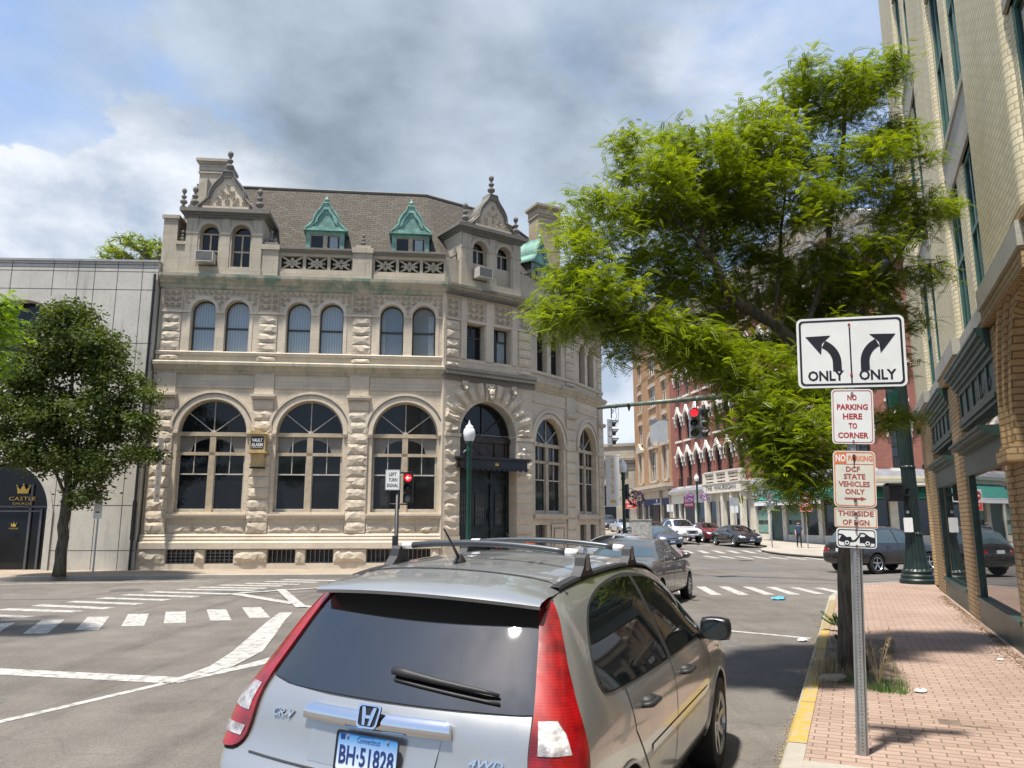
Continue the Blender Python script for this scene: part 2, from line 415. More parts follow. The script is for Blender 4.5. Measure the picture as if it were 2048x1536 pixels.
def roof_mat():
    m, nt, b = new_mat('asphalt_shingles')
    br = node(nt, 'ShaderNodeTexBrick'); br.inputs['Scale'].default_value = 1; br.inputs['Brick Width'].default_value = 0.30; br.inputs['Row Height'].default_value = 0.125; br.inputs['Mortar Size'].default_value = 0.012; br.inputs['Mortar Smooth'].default_value = 0.4
    br.inputs['Color1'].default_value = (0.105, 0.093, 0.077, 1); br.inputs['Color2'].default_value = (0.138, 0.122, 0.101, 1); br.inputs['Mortar'].default_value = (0.07, 0.062, 0.052, 1); br.inputs['Bias'].default_value = 0.0
    nt.links.new(uvc(nt), br.inputs['Vector'])
    f = noise_fac(nt, geo_pos(nt), 6, 5, 0.7, 0.3, 0.7)
    col = mixc(nt, f, mixc(nt, 1.0, br.outputs['Color'], (0.72, 0.72, 0.72), 'MULTIPLY'), br.outputs['Color'])
    nt.links.new(col, b.inputs['Base Color']); b.inputs['Roughness'].default_value = 0.95; b.inputs['Specular IOR Level'].default_value = 0.1
    bump(nt, b, br.outputs['Fac'], 0.6, -0.02); return m
M_shingle = roof_mat()
# ------------------------------------------------------------ ground, road, pavements
SU, CU = math.sin(R(23.6)), math.cos(R(23.6))
def UV(u, v): return (u * SU + v * CU, u * CU - v * SU)
def gz(x, y): return 0.018 * max(0.0, min(y, 170) - 45)
def asphalt_mat():
    m, nt, b = new_mat('asphalt')
    p = geo_pos(nt)
    f1 = noise_fac(nt, p, 0.16, 6, 0.6, 0.35, 0.65); f2 = noise_fac(nt, p, 55, 3, 0.8, 0.25, 0.75); f3 = noise_fac(nt, p, 1.3, 7, 0.7, 0.3, 0.7)
    col = mixc(nt, f1, (0.160, 0.147, 0.132), (0.220, 0.202, 0.180))
    col = mixc(nt, f3, mixc(nt, 1.0, col, (0.72, 0.715, 0.715), 'MULTIPLY'), col)
    f5 = noise_fac(nt, p, 0.45, 8, 0.72, 0.56, 0.72); col = mixc(nt, f5, col, mixc(nt, 1.0, col, (0.66, 0.65, 0.65), 'MULTIPLY'))
    col = mixc(nt, f2, mixc(nt, 1.0, col, (0.50, 0.50, 0.51), 'MULTIPLY'), mixc(nt, 1.0, col, (1.34, 1.31, 1.27), 'MULTIPLY'))
    mpp = node(nt, 'ShaderNodeMapping'); mpp.inputs['Rotation'].default_value = (0, 0, R(23.6)); mpp.inputs['Scale'].default_value = (1.6, .10, 1); nt.links.new(p, mpp.inputs['Vector'])
    f6 = noise_fac(nt, mpp.outputs[0], 1.1, 6, 0.65, 0.52, 0.72); col = mixc(nt, f6, col, mixc(nt, 1.0, col, (0.70, 0.69, 0.69), 'MULTIPLY'))
    f7 = noise_fac(nt, p, 18, 4, 0.75, 0.35, 0.65); col = mixc(nt, f7, mixc(nt, 1.0, col, (0.84, 0.835, 0.83), 'MULTIPLY'), col)
    vo = node(nt, 'ShaderNodeTexVoronoi', feature='DISTANCE_TO_EDGE'); vo.inputs['Scale'].default_value = 0.33
    w = node(nt, 'ShaderNodeTexNoise'); w.inputs['Scale'].default_value = 1.2; w.inputs['Detail'].default_value = 6; nt.links.new(p, w.inputs['Vector'])
    ad = node(nt, 'ShaderNodeVectorMath', operation='MULTIPLY_ADD'); nt.links.new(w.outputs['Color'], ad.inputs[0]); ad.inputs[1].default_value = (1.6, 1.6, 0); nt.links.new(p, ad.inputs[2])
    nt.links.new(ad.outputs[0], vo.inputs['Vector'])
    mr = node(nt, 'ShaderNodeMapRange'); mr.inputs[1].default_value = 0.0; mr.inputs[2].default_value = 0.010; mr.inputs[3].default_value = 0.22; mr.inputs[4].default_value = 0.0
    nt.links.new(vo.outputs['Distance'], mr.inputs[0])
    col = mixc(nt, mr.outputs[0], col, (0.05, 0.047, 0.045))
    nt.links.new(col, b.inputs['Base Color']); b.inputs['Roughness'].default_value = 0.9; b.inputs['Specular IOR Level'].default_value = 0.25
    bump(nt, b, f2, 0.5, 0.006); return m
M_asphalt = asphalt_mat()
def worn_mat(name, c, wear=(0.30, 0.42), under=(0.19, 0.175, 0.157)):
    m, nt, b = new_mat(name); p = geo_pos(nt)
    f = noise_fac(nt, p, 7, 7, 0.75, wear[0], wear[1]); g = noise_fac(nt, p, 1.2, 4, 0.6, 0.3, 0.7)
    col = mixc(nt, g, tuple(x * 0.86 for x in c), c)
    col = mixc(nt, f, under, col); k = noise_fac(nt, p, 55, 3, 0.8, 0.25, 0.75)
    col = mixc(nt, k, mixc(nt, 1.0, col, (0.86, 0.86, 0.86), 'MULTIPLY'), col)
    nt.links.new(col, b.inputs['Base Color']); b.inputs['Roughness'].default_value = 0.75; bump(nt, b, k, 0.3, 0.004); return m
M_paintw = worn_mat('worn_white_road_paint', (0.50, 0.485, 0.45), (0.38, 0.55))
M_painty = worn_mat('worn_yellow_kerb_paint', (0.47, 0.31, 0.045), (0.38, 0.53), (0.33, 0.30, 0.25))
M_painty2 = worn_mat('faded_yellow_kerb_paint', (0.42, 0.29, 0.07), (0.42, 0.62), (0.22, 0.19, 0.14))
M_tar = plain('tar_sealing', (0.075, 0.072, 0.07), 0.6, 0, 0.2)
M_concrete = stone_mat('kerb_concrete', (0.34, 0.32, 0.28), 0.0, 0.4)
M_tanwalk = brick_mat('tan_pavement_bricks', (0.35, 0.28, 0.21), (0.42, 0.34, 0.26), (0.2, 0.17, 0.13), 0.22, 0.11, 0.008, 0.3, 0.9, 0.25, 0.0)
def paver_mat():
    m, nt, b = new_mat('pink_brick_pavers')
    br = node(nt, 'ShaderNodeTexBrick'); br.inputs['Scale'].default_value = 1
    br.inputs['Brick Width'].default_value = 0.205; br.inputs['Row Height'].default_value = 0.103; br.inputs['Mortar Size'].default_value = 0.0065; br.inputs['Mortar Smooth'].default_value = 0.2
    br.inputs['Color1'].default_value = (0.335, 0.24, 0.19, 1); br.inputs['Color2'].default_value = (0.395, 0.29, 0.235, 1); br.inputs['Mortar'].default_value = (0.17, 0.125, 0.095, 1)
    nt.links.new(uvc(nt, rot=R(23.6)), br.inputs['Vector'])
    p = geo_pos(nt); f = noise_fac(nt, p, 0.8, 6, 0.65, 0.3, 0.7); k = noise_fac(nt, p, 45, 4, 0.8, 0.25, 0.75)
    col = mixc(nt, f, mixc(nt, 1.0, br.outputs['Color'], (0.76, 0.74, 0.72), 'MULTIPLY'), br.outputs['Color'])
    col = mixc(nt, k, mixc(nt, 1.0, col, (0.82, 0.82, 0.82), 'MULTIPLY'), mixc(nt, 1.0, col, (1.1, 1.1, 1.1), 'MULTIPLY'))
    nt.links.new(col, b.inputs['Base Color']); b.inputs['Roughness'].default_value = 0.88; b.inputs['Specular IOR Level'].default_value = 0.25
    vs_ = node(nt, 'ShaderNodeTexVoronoi'); vs_.inputs['Scale'].default_value = 2.6; nt.links.new(p, vs_.inputs['Vector']); ms = node(nt, 'ShaderNodeMapRange'); ms.inputs[1].default_value = .035; ms.inputs[2].default_value = .06; ms.inputs[3].default_value = .55; ms.inputs[4].default_value = 0
    nt.links.new(vs_.outputs['Distance'], ms.inputs[0]); col = mixc(nt, ms.outputs[0], col, (.07, .055, .05)); f4 = noise_fac(nt, p, 1.9, 8, 0.7, 0.5, 0.75); col = mixc(nt, f4, col, mixc(nt, 1.0, col, (0.68, 0.66, 0.64), 'MULTIPLY'))
    ht = node(nt, 'ShaderNodeMath', operation='MULTIPLY_ADD'); nt.links.new(br.outputs['Fac'], ht.inputs[0]); ht.inputs[1].default_value = -1; nt.links.new(k, ht.inputs[2])
    bump(nt, b, ht.outputs[0], 0.4, 0.006); return m
M_paver = paver_mat()

mb = MB()
ys = [-60, 0, 20, 45, 80, 120, 170, 700]; xs = [-600, -60, -20, 0, 20, 60, 600]
for j in range(len(ys) - 1):
    for i in range(len(xs) - 1):
        q = [(xs[i], ys[j]), (xs[i + 1], ys[j]), (xs[i + 1], ys[j + 1]), (xs[i], ys[j + 1])]
        mb.add([(x, y, gz(x, y)) for x, y in q], [(0, 1, 2, 3)])
struct(mb.build('road', M_asphalt, world=True))

def densify(pl, step=2.0):
    out = []
    for a, b in zip(pl[:-1], pl[1:]):
        a = Vector(a); b = Vector(b); n = max(1, int((b - a).length / step))
        for k in range(n): out.append(tuple(a + (b - a) * (k / n)))
    out.append(tuple(pl[-1])); return out
def smooth_pl(pl, it=2):
    for _ in range(it):
        q = [pl[0]]
        for a, b in zip(pl[:-1], pl[1:]):
            q.append((a[0] * .75 + b[0] * .25, a[1] * .75 + b[1] * .25)); q.append((a[0] * .25 + b[0] * .75, a[1] * .25 + b[1] * .75))
        q.append(pl[-1]); pl = q
    return pl
def offset_pl(pl, d):
    """mitred offset to the left-hand side for d<0, right for d>0 (right = outward)"""
    out = []
    P = [Vector(p) for p in pl]
    for i, p in enumerate(P):
        ns = []
        if i > 0: e = (P[i] - P[i - 1]).normalized(); ns.append(Vector((e.y, -e.x)))
        if i < len(P) - 1: e = (P[i + 1] - P[i]).normalized(); ns.append(Vector((e.y, -e.x)))
        n = sum(ns, Vector((0, 0))); n.normalize(); k = 1 / max(0.35, n.dot(ns[0]))
        out.append(tuple(p + n * d * k))
    return out
def pavement(name, kerb, inner, mat, h=0.13, kw=0.15, kmat=None, kerb_name='kerb'):
    """kerb: outer polyline (road on its right-hand side when walked); inner: closing points"""
    kin = offset_pl(kerb, -kw)
    poly = list(kin) + list(inner)
    v = [Vector((x, y, 0)) for x, y in poly]
    tri = tessellate_polygon([v])
    mb = MB(); mb.add([(x, y, h + gz(x, y)) for x, y in poly], [t if (v[t[1]] - v[t[0]]).cross(v[t[2]] - v[t[0]]).z > 0 else (t[0], t[2], t[1]) for t in tri])
    mb2 = MB()
    for i in range(len(kerb) - 1):
        a, b, c, d = kerb[i], kerb[i + 1], kin[i + 1], kin[i]
        za, zb = gz(*a), gz(*b); H = h + 0.006
        mb2.add([(a[0], a[1], za - .05), (b[0], b[1], zb - .05), (b[0], b[1], zb + H - .015), (a[0], a[1], za + H - .015),
                 (b[0] * .88 + c[0] * .12, b[1] * .88 + c[1] * .12, zb + H), (a[0] * .88 + d[0] * .12, a[1] * .88 + d[1] * .12, za + H), (c[0], c[1], zb + H), (d[0], d[1], za + H), (c[0], c[1], zb + H - .05), (d[0], d[1], za + H - .05)],
                [(0, 1, 2, 3), (3, 2, 4, 5), (5, 4, 6, 7), (7, 6, 8, 9)])
    o = mb.build(name, mat); k = mb2.build(kerb_name, kmat or M_concrete)
    struct(o); struct(k)
    return o, k
# right-hand pavement: kerb walked from the corner back towards the camera (road on the right-hand side)
rk = [(-6, -0.6), (-2, -0.6), (2, -0.6), (6.66, -0.6), (20.0, -0.64), (22.4, -0.45), (24.2, 0.05), (25.4, 0.95), (26.2, 2.3), (26.5, 4.5), (26.6, 16)]
rkw = [UV(*p) for p in rk]
rkw2 = [rkw[0]] + rkw[1:5] + smooth_pl(rkw[4:], 2)[1:]
rkerb = rkw2[::-1]
# colour zones of the kerb: plain, bright yellow, faded yellow
mb = MB()
pavement('brick_pavement', rkerb, [UV(-6, 14), UV(20, 16)], M_paver)
for o in list(COL.objects):
    if o.name == 'kerb':
        me = o.data; me.materials.append(M_painty); me.materials.append(M_painty2)
        for p in me.polygons:
            c = sum((me.vertices[i].co for i in p.vertices), Vector()) / len(p.vertices)
            u = c.x * SU + c.y * CU
            p.material_index = 1 if 6.7 < u < 10.6 else (2 if 10.6 <= u < 22 else 0)
# finer kerb pieces so that the paint can change along it: strips of paint laid on the kerb
mb = MB(); mb2 = MB()
for a, b, m_ in ((6.72, 8.2, mb), (8.23, 9.9, mb), (9.93, 11.6, mb2), (11.63, 13.6, mb), (13.63, 15.5, mb2), (15.53, 18.8, mb2)):
    for (v0, z0, v1, z1) in ((-0.604, 0.02, -0.604, 0.12), (-0.604, 0.12, -0.58, 0.1395), (-0.58, 0.1395, -0.452, 0.1395)):
        dv = -0.012 if a > 11 else 0
        P = [UV(a, v0 + dv) + (z0,), UV(b, v0 + dv) + (z0,), UV(b, v1 + dv) + (z1 + .001,), UV(a, v1 + dv) + (z1 + .001,)]
        m_.add(P, [(0, 1, 2, 3)])
struct(mb.build('kerb_paint', M_painty)); struct(mb2.build('kerb_paint', M_painty2))
for o in COL.objects:
    if o.name.startswith('kerb') and 'paint' not in o.name:
        for p in o.data.polygons: p.material_index = 0
# bank-side pavement
bk = [(-60, 14.5), (-26, 22.2), (-16.0, 24.76), (-11.8, 25.84), (-6.3, 26.1), (-3.6, 26.45), (-0.5, 27.3), (2.4, 29.3), (4.9, 32.0), (6.6, 35.2), (7.9, 39.5), (8.7, 45), (9.7, 60), (11.2, 90), (12.6, 104)]
bkk = smooth_pl(bk, 1)
pavement('tan_brick_pavement', bkk, [(0, 104), (-60, 60)], M_tanwalk)
# far pavement before the red hotel
fk = [(60, 41.5), (26, 37.8), (19.5, 37.4), (16.6, 38.6), (15.6, 41.5), (15.2, 45), (15.3, 48.5), (16.9, 51.3), (17.6, 54), (17.0, 60), (15.2, 72), (12.9, 92), (12.5, 104)]
fk2 = smooth_pl(fk, 1)
pavement('concrete_pavement', fk2, [(40, 104), (60, 60)], stone_mat('pavement_concrete', (0.37, 0.335, 0.29), 0.1, 0.25, (1.5, 1.5, 0.01)))

pavement('island_pavement', [(-19, 10.5), (-14.5, 9.2), (-11.6, 10.6), (-11.7, 13.6), (-14.5, 15.6), (-19, 15.5)][::-1][::-1], [(-19.2, 13)], M_concrete)
# road markings: painted sheets 4 mm above the asphalt
mk = MB(); Z = 0.004
def quad(a, b, c, d, m_=mk, z=Z): m_.add([(x, y, z + gz(x, y)) for x, y in (a, b, c, d)], [(0, 1, 2, 3)])
def strip(a, b, w, m_=mk, z=Z):
    a = Vector(a); b = Vector(b); e = (b - a).normalized(); n = Vector((e.y, -e.x)) * (w / 2)
    quad(tuple(a + n), tuple(b + n), tuple(b - n), tuple(a - n), m_, z)
def band(pts, w, m_=mk, z=Z):
    L_ = []
    n = len(pts)
    ws = w if isinstance(w, (list, tuple)) else [w] * n
    P = [Vector(p) for p in pts]
    for i in range(n):
        e = (P[min(i + 1, n - 1)] - P[max(i - 1, 0)]).normalized(); nn = Vector((e.y, -e.x)) * ws[i] / 2
        L_.append((P[i] + nn, P[i] - nn))
    for i in range(n - 1): quad(tuple(L_[i][0]), tuple(L_[i + 1][0]), tuple(L_[i + 1][1]), tuple(L_[i][1]), m_, z)
# row of short dashes (near side of the left crossing)
dash = [((-9.4, 14.68), (-8.67, 14.0)), ((-8.35, 14.25), (-7.95, 14.35)), ]
for x0, y0 in ((-8.75, 12.8), (-8.1, 13.25), (-7.49, 13.72), (-6.94, 14.2), (-6.37, 14.62), (-5.67, 15.0), (-5.07, 15.42), (-9.4, 12.4)):
    quad((x0, y0), (x0 + .38, y0 + .06), (x0 - .40, y0 + 1.92), (x0 - .79, y0 + 1.86))
# ladder bars of the long crossing
lad = [((-10.9, 15.95), (-9.43, 15.56)), ((-10.85, 16.95), (-8.99, 16.49)), ((-10.6, 17.75), (-8.65, 17.11)), ((-10.3, 18.55), (-8.42, 18.0)), ((-10.05, 19.4), (-8.19, 18.9)),
       ((-9.9, 20.3), (-7.83, 19.7)), ((-9.6, 21.1), (-7.3, 20.5)), ((-9.2, 21.9), (-6.97, 21.55)), ((-8.95, 22.6), (-6.89, 22.2)), ((-8.6, 23.35), (-6.66, 22.98)), ((-8.05, 23.95), (-6.34, 23.6)), ((-7.7, 24.8), (-6.0, 24.4)), ((-7.4, 25.5), (-5.6, 25.1))]
for a, b in lad: strip(a, b, 0.34)
strip((-16, 23.4), (-9.5, 24.9), 0.14)
# stop bar, lane line and the gore of the splitter
strip((-9.0, 10.6), (-3.93, 9.46), 0.34)
strip((-5.6, 5.6), (-3.96, 9.35), 0.11)
band([(-3.95, 9.3), (-3.72, 10.3), (-3.78, 11.5), (-4.05, 13.0), (-4.42, 15.0), (-4.62, 16.3)], [0.10, 0.30, 0.42, 0.38, 0.30, 0.26], z=Z + .004)
band([(-3.9, 9.35), (-3.35, 10.5), (-2.9, 12.0), (-2.8, 14), (-3.1, 16.5), (-4.6, 17.6)], [0.12, 0.22, 0.24, 0.24, 0.24, 0.2])
strip((-7.17, 20.5), (-4.9, 18.0), 0.3, z=Z + .008); strip((-7.2, 20.5), (-5.3, 22.35), 0.24, z=Z + .012)
strip((-6.35, 21.75), (-4.55, 17.2), 0.24, z=Z + .016)
# parking-bay line near the kerb and right crossing
strip((3.45, 13.85), (4.75, 12.76), 0.13); strip(UV(5.35, -2.2), UV(5.35, -0.75), 0.12)
for (a, b) in (((5.42, 22.8), (5.2, 20.2)), ((6.08, 22.8), (5.9, 20.22)), ((6.74, 22.75), (6.58, 20.27)), ((7.38, 22.65), (7.24, 20.3)), ((8.0, 22.5), (7.95, 20.45)), ((8.65, 22.4), (8.62, 20.6)), ((4.72, 22.8), (4.45, 20.2)), ((4.0, 22.8), (3.7, 20.2)), ((9.3, 22.3), (9.3, 20.8))):
    strip(a, b, 0.27)
# far crossings
for k in range(7):
    x = 9.8 + k * 0.92; strip((x + 0.1, 49.3), (x - 0.1, 46.4), 0.36)
for k in range(7): strip((10.6 + k * .8, 43.4 - k * .3), (10.6 + k * .8, 40.6 - k * .3), 0.30)
for k in range(6): strip((9.6 + k * 1.0, 56.8), (10.3 + k * 1.0, 56.6), 0.7)
for k in range(8): x = 15.8 + k * 1.2; strip((x, 36.6), (x - 1.0, 33.8), 0.4)
struct(mk.build('road_markings', M_paintw))
tm = MB()
band([(-14, 18.7), (-9, 19.4), (-6, 20.6), (-3, 21.3), (2, 21.0), (5.5, 24.2), (9, 24.1), (13, 23.4)], 0.16, tm, 0.0025)
band([(3.5, 27.5), (8, 27.0), (13, 25.2)], 0.10, tm, 0.003)
band([(6, 30), (10, 31.5), (15, 29.6)], 0.10, tm, 0.003); band([(6, 38), (9, 36), (14, 33)], 0.12, tm, 0.003)
for x, y in ((11.2, 37.9), (-7.6, 21.0), (-10.5, 21.6)): tm.lathe([(0.42, .0005), (0.42, .0032)], 18, (x, y, 0))
struct(tm.build('road_tar_seams', M_tar))
pm_ = MB(); r2 = random.Random(21)
for cx, cy, a, b, an in ((-6.2, 7.8, 1.1, .7, .3), (-9.5, 12.0, .8, 1.6, .9), (2.2, 12.2, 1.3, .8, .5), (6.5, 26.0, 2.2, 1.1, .2), (-3.6, 24.6, 2.4, .6, .1), (9.5, 33.0, 1.5, 2.4, .3), (1.0, 17.5, .5, 2.6, .35)):
    pts = []
    for k in range(14):
        t = 2 * math.pi * k / 14; q = max(abs(math.cos(t)), abs(math.sin(t))); x = a * math.cos(t) / q * r2.uniform(.93, 1.05); y = b * math.sin(t) / q * r2.uniform(.93, 1.05)
        pts.append((cx + x * math.cos(an) - y * math.sin(an), cy + x * math.sin(an) + y * math.cos(an), .0018))
    pm_.add(pts + [(cx, cy, .0018)], [(k, (k + 1) % 14, 14) for k in range(14)])
struct(pm_.build('road_patches', plain('newer_asphalt_patch', (.115, .108, .10), .9, 0, .28, 9, .5, 70)))
for x, y in ((11.3, 38.0),):
    m3 = MB(); m3.lathe([(.36, .001), (.36, .005), (.33, .006), (.33, .004), (.30, .004)], 24, (x, y, 0))
    for k in range(7): m3.box(x - .26, x + .26, y - .24 + k * .075, y - .215 + k * .075, .003, .0065)
    struct(m3.build('road_manhole', plain('manhole_iron_%d' % int(y), (.06, .055, .05), .6, .5, .3)))
# ------------------------------------------------------------ facade helpers (local: x along wall, y into the wall, z up)
def frame(o, d):
    return T(o[0], o[1], 0) @ RZ(math.atan2(d[1], d[0]))
def arch_pts(cx, hw, z0, zs, n=14):
    return [(cx - hw, z0), (cx + hw, z0)] + [(cx + hw * math.cos(math.pi * k / n), zs + hw * math.sin(math.pi * k / n)) for k in range(n + 1)]
def rect(x0, x1, z0, z1): return [(x0, z0), (x1, z0), (x1, z1), (x0, z1)]
def inside(p, poly):
    c = False; n = len(poly)
    for i in range(n):
        a, b = poly[i], poly[i - 1]
        if (a[1] > p[1]) != (b[1] > p[1]) and p[0] < (b[0] - a[0]) * (p[1] - a[1]) / (b[1] - a[1]) + a[0]: c = not c
    return c
def wall_face(mb, outline, holes, y=0.0, reveal=0.3, rev_mat=None):
    vs = []; es = []
    for lp in [outline] + holes:
        b = len(vs); vs += [Vector(p) for p in lp]; es += [(b + i, b + (i + 1) % len(lp)) for i in range(len(lp))]
    V, E_, F_, *_ = delaunay_2d_cdt(vs, es, [], 1, 1e-5)
    fs = []
    for f in F_:
        c = sum((V[i] for i in f), Vector((0, 0))) / len(f)
        if inside(c, outline) and not any(inside(c, h) for h in holes):
            a, b_, c_ = V[f[0]], V[f[1]], V[f[2]]
            fs.append(list(f) if (b_ - a).cross(c_ - a) > 0 else list(f)[::-1])
    mb.add([(v.x, y, v.y) for v in V], fs)
    if reveal:
        for h in holes:
            n = len(h); mb.add([(x, y, z) for x, z in h] + [(x, y + reveal, z) for x, z in h], [((i + 1) % n, i, n + i, n + (i + 1) % n) for i in range(n)])
def rock(mb, x0, x1, z0, z1, base=0.0, proud=0.10, amp=0.05, seed=None, cell=0.15):
    rr = random.Random(seed if seed is not None else rnd.random())
    nx = max(3, int((x1 - x0) / cell)); nz = max(3, int((z1 - z0) / (cell * .9))); g = 0.012
    vs = []; x0 += g; x1 -= g; z0 += g; z1 -= g
    tilt = rr.uniform(-.4, .4); tz = rr.uniform(-.5, .2)
    for j in range(nz + 1):
        for i in range(nx + 1):
            ed = i in (0, nx) or j in (0, nz)
            u, w = i / nx, j / nz
            y = -(base + proud * 0.30) if ed else -(base + proud * 0.78 + amp * (rr.random() - .3) + amp * (tilt * (u - .5) + tz * (w - .5)) * 1.3)
            jx = 0 if ed else rr.uniform(-.3, .3) * (x1 - x0) / nx; jz = 0 if ed else rr.uniform(-.3, .3) * (z1 - z0) / nz
            vs.append((x0 + (x1 - x0) * u + jx, y, z0 + (z1 - z0) * w + jz))
    W = nx + 1
    fs = []
    for j in range(nz):
        for i in range(nx):
            a = j * W + i
            if rr.random() < .5: fs += [(a, a + 1, a + W + 1), (a, a + W + 1, a + W)]
            else: fs += [(a, a + 1, a + W), (a + 1, a + W + 1, a + W)]
    mb.add(vs, fs)
    y0 = -(base - 0.02); ye = -(base + proud * .35)
    mb.add([(x0, y0, z0), (x1, y0, z0), (x1, y0, z1), (x0, y0, z1), (x0, ye, z0), (x1, ye, z0), (x1, ye, z1), (x0, ye, z1)], [(0, 1, 5, 4), (1, 2, 6, 5), (2, 3, 7, 6), (3, 0, 4, 7)])
def spiral(mb, cx, cz, r, a0, turns=1.6, cw=1, w=0.018, y=0.0, h=0.03, n=15):
    """raised ridge along a spiral, for carved scrollwork"""
    pts = []
    for k in range(n + 1):
        t = k / n; rr = r * (1 - 0.86 * t); a = a0 + cw * turns * 2 * math.pi * t
        pts.append((cx + rr * math.cos(a), cz + rr * math.sin(a)))
    ridge(mb, pts, w, y, h)
def ridge(mb, pts, w, y=0.0, h=0.03):
    vs = []; n = len(pts)
    for i in range(n):
        a = Vector(pts[max(i - 1, 0)]); b = Vector(pts[min(i + 1, n - 1)]); t = (b - a)
        t = t.normalized() if t.length > 1e-6 else Vector((1, 0)); nn = Vector((-t.y, t.x)) * w; p = Vector(pts[i])
        vs += [(p.x + nn.x, y, p.y + nn.y), (p.x, y - h, p.y), (p.x - nn.x, y, p.y - nn.y)]
    fs = []
    for i in range(n - 1):
        a = 3 * i; fs += [(a + 1, a, a + 3, a + 4), (a + 2, a + 1, a + 4, a + 5)]
    mb.add(vs, [f[::-1] for f in fs])
def scroll_panel(mb, x0, x1, z0, z1, y=0.0, avoid=(), r=0.11, h=0.035):
    nx = max(1, round((x1 - x0) / (2 * r))); nz = max(1, round((z1 - z0) / (2 * r)))
    dx = (x1 - x0) / nx; dz = (z1 - z0) / nz
    for j in range(nz):
        for i in range(nx):
            cx = x0 + dx * (i + .5); cz = z0 + dz * (j + .5)
            if any(math.hypot(cx - ax, cz - az) < ar + min(dx, dz) * .42 and cz > az - .02 for ax, az, ar in avoid): continue
            side = 1 if cx < (x0 + x1) / 2 else -1
            spiral(mb, cx, cz, min(dx, dz) * .46, (math.pi / 2 if j % 2 else -math.pi / 2) + side * .4, 1.5, side * (1 if j % 2 else -1), 0.020, y, h)
            spiral(mb, cx + side * dx * .3, cz - dz * .3, min(dx, dz) * .22, side * 1.2, 1.0, -side, 0.016, y, h * .8, 7)
def course(mb, plan, prof, caps=True):
    """moulding swept along a plan polyline, mitred; prof = [(out, z)...] bottom to top"""
    L_ = [offset_pl(plan, o) if abs(o) > 1e-6 else [tuple(p) for p in plan] for o, z in prof]
    n = len(plan); vs = []
    for (o, z), pl in zip(prof, L_): vs += [(x, y, z) for x, y in pl]
    fs = []
    for j in range(len(prof) - 1):
        for i in range(n - 1): fs.append((j * n + i, j * n + i + 1, (j + 1) * n + i + 1, (j + 1) * n + i))
    if caps:
        fs.append([j * n for j in range(len(prof))][::1]); fs.append([j * n + n - 1 for j in range(len(prof))][::-1])
    mb.add(vs, fs)
def ring(mb, cx, cz, r0, r1, y0, y1, a0=0, a1=math.pi, n=18):
    """arch moulding with thickness, proud of the wall (y0 = wall plane, y1 < y0)"""
    vs = []
    for k in range(n + 1):
        a = a0 + (a1 - a0) * k / n; c, s_ = math.cos(a), math.sin(a)
        vs += [(cx + r0 * c, y0, cz + r0 * s_), (cx + r0 * c, y1, cz + r0 * s_), (cx + r1 * c, y1, cz + r1 * s_), (cx + r1 * c, y0, cz + r1 * s_)]
    fs = []
    for k in range(n):
        a = 4 * k; b = a + 4
        fs += [(a, b, b + 1, a + 1), (a + 1, b + 1, b + 2, a + 2), (a + 2, b + 2, b + 3, a + 3)]
    fs += [(0, 1, 2, 3), tuple(4 * n + i for i in (3, 2, 1, 0))]
    mb.add(vs, [f[::-1] for f in fs])
FIN = [(.10, 0), (.10, .05), (.055, .08), (.05, .12), (.12, .17), (.15, .23), (.12, .29), (.06, .33), (.05, .37), (.10, .42), (.11, .47), (.05, .52), (.035, .58), (.08, .63), (.10, .70), (.085, .77), (.03, .82)]
def finial_mb(c, k=1.0, M=None):
    mb = MB(M); mb.smooth = True; mb.lathe([(r * k, z * k) for r, z in FIN], 12, c); return mb

bank = thing('bank_building', 'pale sandstone corner bank building with arched windows, carved gables and brown shingle roof', 'building', (-6, 31, 0.13))
BA = Vector((-13.58, 28.64)); BD = Vector((10.99, 1.17)).normalized()
BC = BA + BD * 10.95; ED = Vector((3.83, 2.75)).normalized(); BDp = BC + ED * 4.3
BE = Vector((2.90, 35.15)); BF = Vector((4.52, 38.3)); BG = Vector((4.2, 46.0))
PLAN = [tuple(BA), tuple(BC), tuple(BDp), tuple(BE), tuple(BF), tuple(BG)]
F1 = frame(BA, BD); F2 = frame(BC, ED); F3 = frame(BDp, BE - BDp); F4 = frame(BE, BF - BE); F5 = frame(BF, BG - BF)
L3 = (BE - BDp).length; L4 = (BF - BE).length
ZB, ZT = 0.05, 11.3
